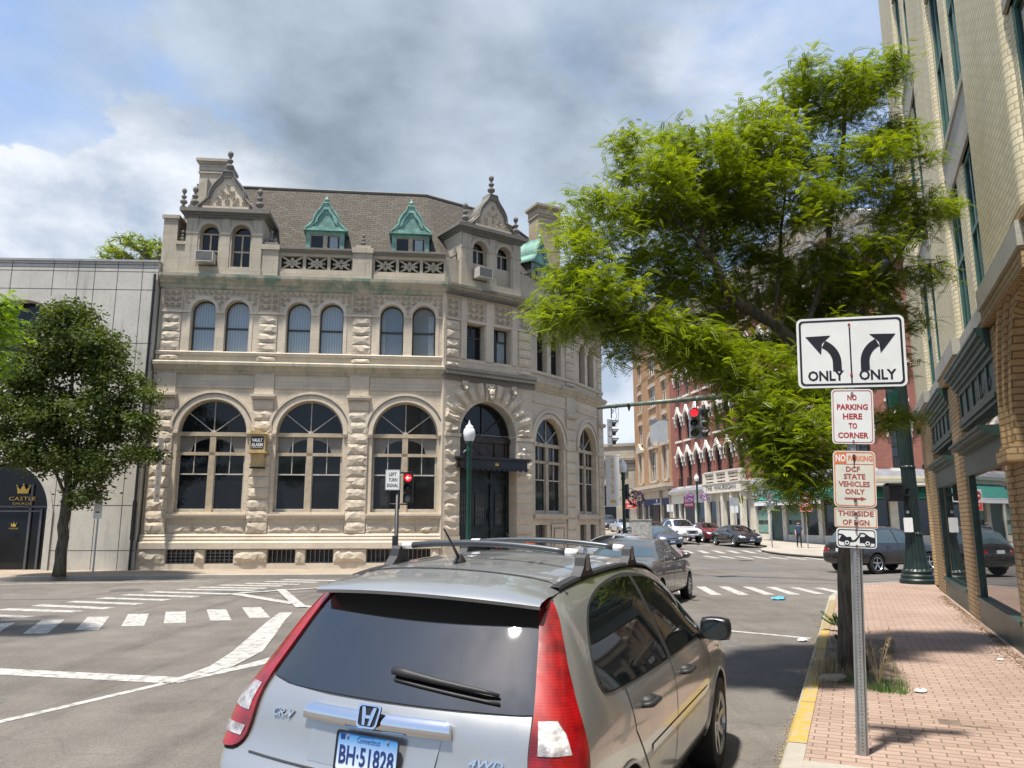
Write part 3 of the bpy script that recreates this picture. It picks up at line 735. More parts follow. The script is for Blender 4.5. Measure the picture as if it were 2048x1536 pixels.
# ---- window prototypes
def glass_sheet(outline, y, name, mat, parent, M=None):
    mb = MB(); wall_face(mb, outline, [], y, 0); return mb.build(name, mat, parent, world=False)
def big_window(parent, M, r=1.25, blind=True, z0=2.2, zs=5.18, name='arched_window', dim=None):
    k = r / 1.25; y = 0.20; mb = MB()
    fr = arch_pts(0, r, z0, zs, 20); ins = arch_pts(0, r - .06, z0 + .06, zs, 20)
    wall_face(mb, fr, [ins], y, 0.08)
    mb.box(-.11, .11, y - .05, y + .06, z0, zs - .02); mb.box(-r, r, y - .06, y + .06, zs - .14, zs + .01); mb.box(-r, r, y - .05, y + .06, 4.31, 4.43)
    o = mb.build(name, M_winframe, parent, world=False, M=M)
    g = glass_sheet(arch_pts(0, r - .02, z0 + .02, zs, 20), y + .05, 'pane', M_glass_dk, o)
    sb = MB(); w = r - .06
    for s_ in (-1, 1):
        a, b = sorted((s_ * .11, s_ * w)); c = (a + b) / 2
        sb.box(a, b, y + .0, y + .06, 3.58, 3.63); sb.box(c - .015, c + .015, y + .0, y + .06, 3.6, 4.32); sb.box(c - .015, c + .015, y + .0, y + .06, 4.42, 5.05)
        sb.box(a, b, y, y + .06, z0 + .05, z0 + .12)
        sb.box(a, a + .03, y + .01, y + .06, z0, 4.32); sb.box(b - .03, b, y + .01, y + .06, z0, 4.32)
    for a in (R(38), R(90), R(142)):
        c, s_ = math.cos(a), math.sin(a); nx, nz = -s_ * .016, c * .016
        sb.prism([(nx, y, zs + nz), (w * c + nx, y, zs + w * s_ + nz), (w * c - nx, y, zs + w * s_ - nz), (-nx, y, zs - nz)], (0, .05, 0))
    sb.lathe([(.09, y - .02), (.09, y + .05)], 10, (0, 0, zs + .01), axis='y')
    sb.build('muntins', M_sash_lt, o, world=False)
    if blind:
        for s_ in (-1, 1):
            bl = MB(); w0, w1 = .12, r - .07
            pts = [(s_ * w1, 4.44), (s_ * w1, 5.04), (s_ * w0, 5.04)] + [(s_ * (w0 + (0.80 * k - w0) * t), 4.44 + 0.50 * math.sqrt(max(0, 1 - t * t))) for t in [i / 8 for i in range(9)]]
            v = [(x, y + .046, z) for x, z in pts]
            bl.poly(v if s_ > 0 else v[::-1]); bl.build('blind', M_blind, o, world=False)
    return o
def curtain_glass():
    m, nt, b = new_mat('curtained_window_glass')
    w = node(nt, 'ShaderNodeTexWave'); w.inputs['Scale'].default_value = 3.2; w.inputs['Distortion'].default_value = 2.5; w.inputs['Detail'].default_value = 2; w.inputs['Detail Scale'].default_value = 0.6
    nt.links.new(stretch(nt, objc(nt), (1, 1, 0.12)), w.inputs['Vector'])
    nt.links.new(mixc(nt, w.outputs['Fac'], (0.22, 0.275, 0.30), (0.32, 0.38, 0.41)), b.inputs['Base Color']); b.inputs['Roughness'].default_value = 0.09; b.inputs['Specular IOR Level'].default_value = 0.8
    return m
M_curtglass = curtain_glass()
def upper_window(parent, M, hw=.46, z0=8.28, zs=9.88, glass=None, arched=True, y=0.26, name='sash_window', rail=9.25, curtain=None, sash=None, muntin=False):
    mb = MB(); o_ = arch_pts(0, hw, z0, zs, 12) if arched else rect(-hw, hw, z0, zs); i_ = arch_pts(0, hw - .05, z0 + .06, zs, 12) if arched else rect(-hw + .05, hw - .05, z0 + .07, zs - .06)
    wall_face(mb, o_, [i_], y, .05); mb.box(-hw, hw, y - .015, y + .05, rail - .035, rail + .035)
    if muntin:
        mb.box(-.03, .03, y - .01, y + .05, z0 if muntin == 2 else rail, zs + (hw if arched else 0) * .0)
        if arched: mb.box(-hw, hw, y - .01, y + .05, zs - .03, zs + .03)
    o = mb.build(name, sash or M_sash, parent, world=False, M=M)
    glass_sheet(o_, y + .03, 'pane', glass or M_curtglass, o)
    s2 = MB(); s2.box(-hw, hw, y - .03, y + .03, z0 - .02, z0 + .045); s2.build('sill', M_sash_lt, o, world=False)
    if curtain:
        for a, b in curtain:
            c = MB(); c.poly([(a, y + .026, z0 + .08), (b, y + .026, z0 + .08), (b, y + .026, zs + .1), (a, y + .026, zs + .1)]); c.build('curtain', M_curtain, o, world=False)
    return o
def basement_window(parent, M, w, z0, z1, grid=True):
    mb = MB(); mb.box(-w / 2, w / 2, .10, .14, z0, z1); o = mb.build('basement_window', M_glass_dk, parent, world=False, M=M)
    g = MB()
    n = 6
    for i in range(n + 1):
        x = -w / 2 + w * (i + .0) / n; x = min(max(x, -w / 2 + .012), w / 2 - .012); g.box(x - .012, x + .012, .0, .024, z0, z1)
    if grid:
        for i in range(1, 4): z = z0 + (z1 - z0) * i / 4; g.box(-w / 2, w / 2, .004, .02, z - .010, z + .010)
    g.box(-w / 2, w / 2, .002, .022, z0, z0 + .03); g.build('grille', M_steelbar, o, world=False); return o

wallm = MB(); basem = MB()
def bay(Fm, cx, r, zx0, zx1, base_wins=True, first=False, upw=.46, glassk=None, tall_base=False):
    """one arched bay: returns its holes and adds windows, mouldings and carving"""
    holes = [arch_pts(cx, r, 2.2, 5.18, 22)]
    off = .63 if r > 1.2 else .55
    for s_ in (-1, 1): holes.append(arch_pts(cx + s_ * off, upw, 8.28, 9.88, 14))
    big_window(bank, bank_local(Fm @ T(cx, 0, 0)), r, blind=glassk is None)
    for s_ in (-1, 1):
        upper_window(bank, bank_local(Fm @ T(cx + s_ * off, 0, 0)), upw, glass=glassk or (M_curtglass if cx < 7 else M_glass_sky), curtain=None if glassk or cx < 7 else ([(-.40, -.26)] if s_ < 0 else [(.18, .40)]))
    mb = MB(Fm)
    ring(mb, cx, 5.18, r, r + .16, 0, -.045, n=24); ring(mb, cx, 5.18, r + .16, r + .20, 0, -.03, n=24); ring(mb, cx, 5.18, r + .24, r + .34, 0, -.085, n=24)
    for s_ in (-1, 1):
        a, b = sorted((cx + s_ * r, zx1 if s_ > 0 else zx0)); mb.box(a, b, -.07, .0, 5.03, 5.12); mb.box(a, b, -.10, 0, 5.12, 5.19)
        a2, b2 = sorted((cx + s_ * r, cx + s_ * (r - .0))); 
        ring(mb, cx + s_ * off, 9.88, upw, upw + .13, 0, -.05, n=14)
    # impost band of the upper windows
    e = [zx0, cx - off - upw, cx - off + upw, cx + off - upw, cx + off + upw, zx1]
    for a, b in ((e[0], e[1]), (e[2], e[3]), (e[4], e[5])): mb.box(a, b, -.06, 0, 9.80, 9.90)
    for xx in (cx - off - upw - .14, cx + off + upw + .02): mb.box(xx, xx + .12, -.02, 0, 8.3, 9.8)
    mb.box(zx0, zx1, -.13, 0, 1.97, 2.07); mb.box(zx0, zx1, -.16, 0, 2.07, 2.13)
    if zx1 - zx0 > 2.0: mb.box(zx0, zx1, -.05, 0, 6.88, 6.95)
    mb.build('window_surround', M_smooth, bank)
    cm = MB(Fm); scroll_panel(cm, zx0 + .03, zx1 - .03, 9.95, 10.72, 0.0, [(cx - off, 9.88, upw + .14), (cx + off, 9.88, upw + .14)], 0.105); cm.build('carved_panel', M_carve, bank, smooth=False)
    rb = MB(Fm); n = 3; w = (zx1 - zx0) / n
    if not tall_base:
        for i in range(n): rb = MB(Fm); rock(rb, zx0 + w * i, zx0 + w * (i + 1), 1.41, 1.76, 0, .06, .05); rb.build('rock_faced_block', M_rock, bank)
    return holes
def bank_local(M): return T(*[-c for c in bank.location]) @ M
def pilaster(Fm, x0, x1, z0=1.41, cap=True, low=True):
    mb = MB(Fm); z = z0; n = 12; h = (6.46 - z0) / n
    mb.box(x0 + .02, x1 - .02, -.045, .0, z0, 6.46)
    for i in range(n): rock(mb, x0, x1, z + h * i, z + h * (i + 1), .045, .065, .035)
    if cap: mb.box(x0 - .03, x1 + .03, -.17, 0, 6.46, 6.54); mb.box(x0 - .06, x1 + .06, -.21, 0, 6.54, 6.63)
    mb.box(x0 + .03, x1 - .03, -.06, 0, 6.63, 7.42)
    m2 = (x0 + x1) / 2
    for i in range(4): rock(mb, x0 + .03, x1 - .03, 8.30 + i * .375, 8.30 + (i + 1) * .375, .02, .06, .035)
    rock(mb, x0 + .03, x1 - .03, 7.93, 8.13, .02, .08, .03)
    mb.box(x0, x1, -.08, 0, 9.80, 9.90)
    ob = mb.build('pilaster', M_rock, bank)
    cm = MB(Fm); scroll_panel(cm, x0 + .06, x1 - .06, 9.98, 10.70, -.01, (), .12, .045)
    for a in (x0 + .01, x1 - .04): cm.box(a, a + .03, -.06, 0, 9.92, 10.76)
    cm.box(x0 + .04, x1 - .04, -.012, 0, 9.92, 10.76); cm.box(x0, x1, -.06, 0, 10.73, 10.78)
    cm.build('carved_panel', M_carve, bank)
# left wing: three bays
h1 = []
pil = [(0.10, 0.87), (3.70, 4.49), (7.30, 8.09)]
zones = [(0.87, 3.70, 2.29), (4.49, 7.30, 5.89), (8.09, 10.93, 9.50)]
for i, (a, b, c) in enumerate(zones): h1 += bay(F1, c, 1.25, a, b, glassk=None)
for a, b in pil: pilaster(F1, a, b)
wallm.M = F1; wall_face(wallm, rect(0, 10.95, 1.1, ZT), h1, 0, .42)
# basement of the left wing
bh = []; bw = []
for a, b, c in zones:
    for s_ in (-1, 1):
        x = c - .13 + s_ * .69; bh.append(rect(x - .51, x + .51, .33, .84)); bw.append(x)
basem.M = F1; wall_face(basem, rect(-.05, 10.9, ZB, .88), bh, -.12, .3)
for i, x in enumerate(bw): basement_window(bank, bank_local(F1 @ T(x, .02, 0)), 1.0, .34, .83, i < 2)
rb = MB(F1); edges = [-.05] + sum([[x - .51, x + .51] for x in bw], []) + [10.9]
for i in range(0, len(edges), 2):
    a, b = edges[i], edges[i + 1]
    if b - a > .15: 
        n = 1 if b - a < 1.4 else 2
        for k in range(n): rb = MB(F1); rock(rb, a + (b - a) * k / n, a + (b - a) * (k + 1) / n, .35, .84, .12, .07, .06); rb.build('rock_faced_block', M_rock, bank)
# entry bay
Lx = 4.3; EC = 2.08; ER = 1.36
h2 = [[(EC - ER, .13), (EC + ER, .13)] + [(EC + ER * math.cos(math.pi * k / 22), 5.27 + ER * math.sin(math.pi * k / 22)) for k in range(23)]]
ew = [(1.02, 1.90), (2.34, 3.22)]
for a, b in ew: h2.append(rect(a, b, 8.32, 9.82))
wallm.M = F2; wall_face(wallm, rect(0, Lx, ZB, ZT), h2, -.06, .62)
pm = MB(F2)
for (x0, x1) in ((0.0, .72), (3.44, 4.3)):
    pm.box(x0 + .02, x1 - .02, -.14, -.05, .1, 5.2)
    pm.box(x0 - .03 if x0 > 1 else x0, x1 + .03 if x0 < 1 else x1, -.2, -.05, .1, .5); pm.box(x0, x1, -.18, -.05, .5, 1.3)
    n = 9; h = (5.12 - 1.3) / n
    for i in range(n): rock(pm, x0, x1, 1.3 + h * i, 1.3 + h * (i + 1), .12, .07, .045)
    pm.box(x0, x1, -.2, -.05, 5.13, 5.26)
# radiating voussoirs out to the rectangular field
xl, xr, zt = 0.02, 4.28, 7.36
def vous(a0, a1, r1):
    rr = random.Random(int(a0 * 1000)); n = 5; m = 4; vs = []
    for j in range(m + 1):
        for i in range(n + 1):
            a = a0 + (a1 - a0) * (i / n); rad = ER + .02 + (r1 - ER) * j / m
            ed = i in (0, n) or j in (0, m)
            y = -.09 if ed else -(.20 + rr.random() * .08)
            x = EC + rad * math.cos(a); z = 5.27 + rad * math.sin(a)
            x = min(max(x, xl), xr); z = min(z, zt)
            vs.append((x, y, z))
    W = n + 1; fs = [(j * W + i, (j + 1) * W + i, (j + 1) * W + i + 1, j * W + i + 1) for j in range(m) for i in range(n)]
    pm.add(vs, [f[::-1] if False else f for f in fs])
    fr = [vs[0], vs[n], vs[m * W + n], vs[m * W]]
nv = 13
for k in range(nv):
    a0 = math.pi * k / nv + .022; a1 = math.pi * (k + 1) / nv - .022
    if k == nv // 2: continue
    vous(a0, a1, 2.35 if k % 2 else 2.12)
for (x0, x1) in ((.02, .62), (3.62, 4.28)):
    for i in range(5): rock(pm, x0, x1, 5.3 + i * .41, 5.3 + (i + 1) * .41, .05, .08, .05)
pm.box(EC - .22, EC + .22, -.24, -.06, 6.62, 7.36)
wall_face(pm, rect(0, 4.3, 5.26, 7.38), [[(EC - ER, 5.27), (EC + ER, 5.27)] + [(EC + ER * math.cos(math.pi * k / 22), 5.27 + ER * math.sin(math.pi * k / 22)) for k in range(1, 22)]], -.11, .06); pm.box(-.09, .03, -.12, .2, .05, 11.3)
pm.build('rusticated_doorway', M_rock, bank)
hm = MB(F2); hm.smooth = True       # bearded keystone head and two lion heads
hm.sphere((EC, -.30, 6.98), .135, 12, 8, 1.25); hm.sphere((EC, -.36, 6.80), .085, 10, 7, 1.5); hm.sphere((EC, -.45, 6.97), .028, 8, 5, 1.9)
for s_ in (-1, 1):
    hm.sphere((EC + s_ * .05, -.425, 7.03), .022, 8, 5); hm.sphere((EC + s_ * .055, -.415, 6.93), .035, 8, 5); hm.sphere((EC + s_ * .13, -.28, 7.1), .07, 8, 6); hm.sphere((EC + s_ * .05, -.27, 7.19), .07, 8, 6)
for s_ in (-1.2, 1.2):
    hm.sphere((EC + s_, -.24, 7.1), .10, 10, 7); hm.sphere((EC + s_, -.33, 7.05), .055, 8, 6)
    for q in (-1, 1): hm.sphere((EC + s_ + q * .075, -.24, 7.19), .035, 6, 5); hm.sphere((EC + s_ + q * .035, -.325, 7.12), .016, 6, 4)
hm.build('carved_head', M_carve, bank)
hm = MB(F2); scroll_panel(hm, EC - .2, EC + .2, 6.64, 7.3, -.24, (), .1, .05)
for s_ in (-1.2, 1.2): hm.box(EC + s_ - .13, EC + s_ + .13, -.22, -.06, 7.2, 7.38); hm.box(EC + s_ - .08, EC + s_ + .08, -.20, -.06, 6.88, 7.0)
hm.build('carved_panel', M_carve, bank)
# upper storey of the entry bay
um = MB(F2)
for x0, x1 in ((.02, .66), (3.60, 4.26)):
    for i in range(4): rock(um, x0, x1, 8.30 + i * .375, 8.30 + (i + 1) * .375, .08, .08, .05)
    rock(um, x0, x1, 7.93, 8.13, .08, .08, .03)
um.build('pilaster', M_rock, bank)
um = MB(F2)
for x0, x1 in ((.72, .98), (1.94, 2.30), (3.26, 3.52)): um.box(x0, x1, -.11, -.05, 8.3, 10.8)
um.box(0, 4.3, -.12, -.05, 9.84, 9.92)
um.build('pilaster', M_smooth, bank)
for x0, x1 in ((.03, .66), (1.02, 1.90), (2.34, 3.22), (3.60, 4.24)):
    cm = MB(F2); scroll_panel(cm, x0 + .04, x1 - .04, 9.99, 10.72, -.07, (), .125, .045); cm.build('carved_panel', M_carve, bank)
for i, (a, b) in enumerate(ew):
    upper_window(bank, bank_local(F2 @ T((a + b) / 2, 0, 0)), .44, 8.32, 9.82, M_glass_dk, False, .30, rail=9.3, muntin=1, curtain=None if i == 0 else [(-.02, .36)])
# door, transom panel and canopy
big = MB(F2); y = .40
wall_face(big, [(EC - ER, 5.2), (EC + ER, 5.2)] + [(EC + ER * math.cos(math.pi * k / 20), 5.27 + ER * math.sin(math.pi * k / 20)) for k in range(21)], [[(EC - ER + .1, 5.29), (EC + ER - .1, 5.29)] + [(EC + (ER - .1) * math.cos(math.pi * k / 20), 5.3 + (ER - .1) * math.sin(math.pi * k / 20)) for k in range(1, 20)]], y, .08)
for a in (R(40), R(90), R(140)):
    c, s_ = math.cos(a), math.sin(a); nx, nz = -s_ * .02, c * .02; w = ER - .08
    big.prism([(EC + nx, y, 5.29 + nz), (EC + w * c + nx, y, 5.29 + w * s_ + nz), (EC + w * c - nx, y, 5.29 + w * s_ - nz), (EC - nx, y, 5.29 - nz)], (0, .05, 0))
fan = big.build('fanlight', M_bronze, bank)
g = MB(F2); wall_face(g, [(EC - ER, 5.25), (EC + ER, 5.25)] + [(EC + ER * math.cos(math.pi * k / 20), 5.27 + ER * math.sin(math.pi * k / 20)) for k in range(21)], [], y + .06, 0); g.build('pane', M_glass_dk, fan)
tp = MB(F2); tp.box(EC - ER, EC + ER, .36, .5, 4.2, 5.24); tp.box(EC - ER, EC + ER, .28, .36, 5.02, 5.22)
tp.box(EC - ER, EC + ER, .30, .36, 4.2, 4.34)
for x in (-1.25, -.72, .62, 1.15): tp.box(EC + x - .05, EC + x + .05, .31, .36, 4.34, 5.02)
tp.box(EC - .56, EC + .46, .33, .36, 4.42, 4.94); tp.lathe([(.15, .31), (.17, .33)], 16, (EC - .05, 0, 4.68), axis='y')
tp.build('transom_panel', plain('bronze_transom', (0.060, 0.045, 0.038), 0.4, 0.5, 0.3, 4), bank)
dm = MB(F2); dm.box(EC - ER, EC + ER, .46, .54, .13, 4.2)
for x0, x1 in ((-1.34, -1.1), (-.62, -.5), (.42, .54), (1.2, 1.34)): dm.box(EC + x0, EC + x1, .38, .46, .13, 4.2)
dm.box(EC - ER, EC + ER, .40, .46, 3.35, 3.55); dm.box(EC - ER, EC + ER, .42, .46, 1.45, 1.62)
for x in (-.86, -.04, .87):
    w = .19 if x < .8 else .15; z0, z1 = 1.75, 2.95
    for a, b in ((-w - .05, -w), (w, w + .05)): dm.box(EC + x + a, EC + x + b, .43, .46, z0, z1)
    dm.box(EC + x - w - .05, EC + x + w + .05, .43, .46, z0 - .05, z0); dm.box(EC + x - w - .05, EC + x + w + .05, .43, .46, z1, z1 + .05)
    dm.box(EC + x - w, EC + x + w, .44, .46, .5, 1.3)
dr = dm.build('door', plain('dark_green_bronze_door', (0.026, 0.036, 0.035), 0.4, 0.4, 0.35, 3), bank)
gr = MB(F2)
for x in (-.86, -.04, .87):
    w = .17 if x < .8 else .13
    for k in range(5): xx = EC + x - w + 2 * w * k / 4; gr.box(xx - .008, xx + .008, .435, .46, 1.75, 2.95)
    for z in (2.1, 2.35, 2.6): gr.box(EC + x - w, EC + x + w, .44, .46, z - .008, z + .008)
    spiral(gr, EC + x, 2.35, .14, 0, 1.5, 1, .012, .44, .02)
gr.build('grille', M_steelbar, dr)
hb = MB(F2); hb.box(EC + .36, EC + .39, .36, .46, 1.9, 2.3); hb.build('handle', M_iron, dr)
rl = MB(F2); rl.tube([(EC + 1.05, -.6, .95), (EC + 1.05, .3, 1.45)], .022, 6); rl.tube([(EC + 1.05, -.6, .13), (EC + 1.05, -.6, .95)], .02, 6); rl.build('handrail', M_chrome, bank)
st = MB(F2); st.box(EC - 1.3, EC + 1.3, -.62, .46, .05, .30); st.box(EC - 1.3, EC + 1.3, -.3, .46, .30, .46); st.build('doorstep', M_smooth, bank)
ca = MB(F2); ca.box(EC - 1.50, EC + 1.56, -.62, .4, 3.94, 4.22); ca.box(EC - 1.56, EC + 1.62, -.69, .4, 4.22, 4.27); ca.box(EC - 1.62, EC + 1.68, -.75, .4, 4.27, 4.34); ca.box(EC - 1.53, EC + 1.59, -.66, .4, 3.90, 3.94)
cano = ca.build('canopy', M_black, bank)
vl = MB(F2)
for k in range(12):
    x = EC - 1.5 + k * .26; vl.poly([(x, -.60, 3.9), (x + .06, -.60, 3.82), (x + .20, -.60, 3.82), (x + .26, -.60, 3.9)])
vl.build('valance', M_black, cano)
def crown(mb, x, z, k, y):
    pts = [(-.5, -.3), (.5, -.3), (.56, .1), (.62, .42), (.30, .05), (.16, .28), (0, .55), (-.16, .28), (-.30, .05), (-.62, .42), (-.56, .1)]
    mb.prism([(x + a * k, y, z + b * k) for a, b in pts], (0, .012, 0))
    for a, b in ((-.62, .46), (0, .6), (.62, .46)): mb.lathe([(.07 * k, y - .004), (.07 * k, y + .012)], 8, (x + a * k, 0, z + b * k), axis='y')
cr = MB(F2); crown(cr, EC + .05, 4.07, .16, -.632); cr.build('crown_emblem', M_gold, cano)
# right wing: two bays turning the corner
GL = M_glass_dk
bay3 = bay(F3, 1.42, 1.12, .12, 2.72, glassk=M_glass_dk, upw=.40, tall_base=True)
wallm.M = F3; wall_face(wallm, rect(0, L3, ZB, ZT), bay3 + [rect(.3, 1.15, .55, 1.72)], 0, .42)
pilaster(F3, 2.72, L3 - .02, .5)
bay4 = bay(F4, 1.50, 1.10, .12, 2.85, glassk=M_glass_dk, upw=.38, tall_base=True)
wallm.M = F4; wall_face(wallm, rect(0, L4, ZB, ZT), bay4 + [rect(.45, 1.2, .55, 1.72), rect(1.7, 2.45, .55, 1.72)], 0, .42)
pilaster(F4, 2.87, L4 - .02, .5)
basement_window(bank, bank_local(F3 @ T(.725, .12, 0)), .83, .56, 1.71, False)
for x in (.825, 2.075): basement_window(bank, bank_local(F4 @ T(x, .12, 0)), .73, .56, 1.71, False)
q = MB(F3); wall_face(q, rect(1.45, 2.6, .5, 1.75), [rect(1.57, 2.48, .62, 1.63)], -.05, .05); wall_face(q, rect(1.68, 2.37, .72, 1.53), [], -.045, 0)
q.box(0, L3, -.12, 0, .1, .42); q.M = F4; q.box(0, L4, -.12, 0, .1, .42); q.build('plinth', M_smooth, bank)
wallm.M = F5; wall_face(wallm, rect(0, 7.7, ZB, ZT), [], 0, 0)
wallm.M = Matrix.Identity(4)
side = Vector((-BD.y, BD.x)); wallm.M = frame(BA + side * 12, -side); wall_face(wallm, rect(0, 12, ZB, ZT), [], 0, 0)
wallm.build('wall', M_wall, bank)
basem.build('basement_wall', M_smooth, bank)
# courses
def crs(name, plan, prof, mat):
    m = MB(); course(m, plan, prof); return m.build(name, mat, bank)
crs('water_table', PLAN[:2], [(.10, .86), (.20, .87), (.20, 1.08), (.17, 1.12), (.10, 1.14), (.12, 1.2), (.08, 1.3), (.10, 1.33), (.04, 1.41), (-.05, 1.41)], M_smooth)
crs('string_course', PLAN, [(-.02, 7.40), (.07, 7.42), (.07, 7.52), (.13, 7.56), (.20, 7.68), (.26, 7.72), (.27, 7.82), (.22, 7.86), (-.05, 7.93)], M_string)
crs('sill_course', PLAN, [(-.02, 8.13), (.07, 8.15), (.09, 8.24), (.06, 8.28), (-.02, 8.28)], M_smooth)
crs('cornice', PLAN, [(-.02, 10.74), (.10, 10.78), (.13, 10.90), (.22, 10.95), (.24, 11.02), (.36, 11.10), (.40, 11.16), (.41, 11.27), (.30, 11.30), (-.3, 11.34)], M_green)
dn = MB(F2)
for k in range(48):
    x = -.05 + k * .093; dn.box(x, x + .052, -.36, -.2, 7.58, 7.67); dn.box(x, x + .055, -.50, -.36, 11.13, 11.22); dn.box(x, x + .055, -.34, -.1, 10.86, 10.95)
    dn.box(x, x + .06, -.335, -.30, 7.76, 7.83)
dn.box(-.1, 4.4, -.30, -.05, 7.66, 7.88); dn.box(-.1, 4.4, -.18, -.05, 7.36, 7.58)
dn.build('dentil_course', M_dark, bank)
# parapet
par = MB(F1); holes = []
for s0 in (4.45, 8.12):
    for k in range(3): holes.append(rect(s0 + k * .96, s0 + k * .96 + .84, 11.72, 12.26))
wall_face(par, rect(3.7, 10.95, 11.30, 12.45), holes, .06, .22); 
par.box(3.7, 10.95, .02, .08, 11.30, 11.58)
for f_, L_ in ((F2, 4.3), (F3, L3), (F4, L4)):
    par.M = f_; wall_face(par, rect(0, L_, 11.3, 12.45), [], .06, 0)
par.build('parapet', M_upper, bank)
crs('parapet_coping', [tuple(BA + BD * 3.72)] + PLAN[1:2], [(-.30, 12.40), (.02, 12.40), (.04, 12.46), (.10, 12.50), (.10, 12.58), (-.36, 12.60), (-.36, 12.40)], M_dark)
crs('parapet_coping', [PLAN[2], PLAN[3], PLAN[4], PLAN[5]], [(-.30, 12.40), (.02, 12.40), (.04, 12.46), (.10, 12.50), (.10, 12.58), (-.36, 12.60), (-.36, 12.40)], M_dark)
first = None
for s0 in (4.45, 8.12):
    for k in range(3):
        cx = s0 + k * .96 + .42; cz = 11.99
        Mx = bank_local(F1 @ T(cx, 0, 0))
        if first is None:
            b_ = MB(); w, h = .42, .27
            for s_ in (-1, 1):
                L_ = math.hypot(w, h); nx, nz = -h / L_ * .034 * s_, w / L_ * .034
                b_.prism([(-w * 1 + nx, .12, cz - h * s_ + nz), (w + nx, .12, cz + h * s_ + nz), (w - nx, .12, cz + h * s_ - nz), (-w - nx, .12, cz - h * s_ - nz)], (0, .1, 0))
            for a, rr in ((0, .17), (90, .14), (180, .17), (270, .14)):
                c, s_ = math.cos(R(a)), math.sin(R(a))
                b_.lathe([(.075, .13), (.075, .2)], 10, (c * rr * 1.05, 0, cz + s_ * rr), axis='y'); b_.lathe([(.04, .13), (.04, .2)], 8, (c * rr * 1.75, 0, cz + s_ * rr * 1.3), axis='y')
            first = b_.build('openwork_panel', M_upper, bank, world=False, M=Mx)
            bk_ = MB(); bk_.poly([(-.42, .6, 11.7), (.42, .6, 11.7), (.42, .6, 12.3), (-.42, .6, 12.3)])
        else: inst(first, bank, Mx)
for s0, s1, in ((3.70, 4.36), (7.26, 8.02)):
    p = MB(F1); p.box(s0, s1, -.06, .34, 11.30, 12.44); p.box(s0 - .04, s1 + .04, -.12, .38, 12.44, 12.64); p.box(s0, s1, -.07, .3, 11.3, 11.62); p.box(s0 + .08, s1 - .08, .0, .26, 12.64, 12.78)
    o = p.build('pedestal', M_upper, bank)
    f = finial_mb(((s0 + s1) / 2, .13, 12.76), .66, F1); f.smooth = False
    for q_ in (-1, 1): f.box((s0 + s1) / 2 + q_ * .14 - .05, (s0 + s1) / 2 + q_ * .14 + .05, .08, .18, 12.78, 12.98)
    f.build('finial', M_dark, o)
# end block at the left
p = MB(F1); p.box(-.12, .42, .05, 1.3, 11.3, 13.62); p.box(-.18, .48, -.01, 1.36, 13.62, 13.76); p.box(.42, .80, .02, .4, 11.3, 12.55); p.box(.40, .84, -.04, .45, 12.55, 12.68)
p.box(-.05, .8, -.02, .3, 11.3, 11.6)
o = p.build('end_block', M_upper, bank); f = finial_mb((.60, .15, 12.68), .62, F1); f.build('finial', M_dark, o)
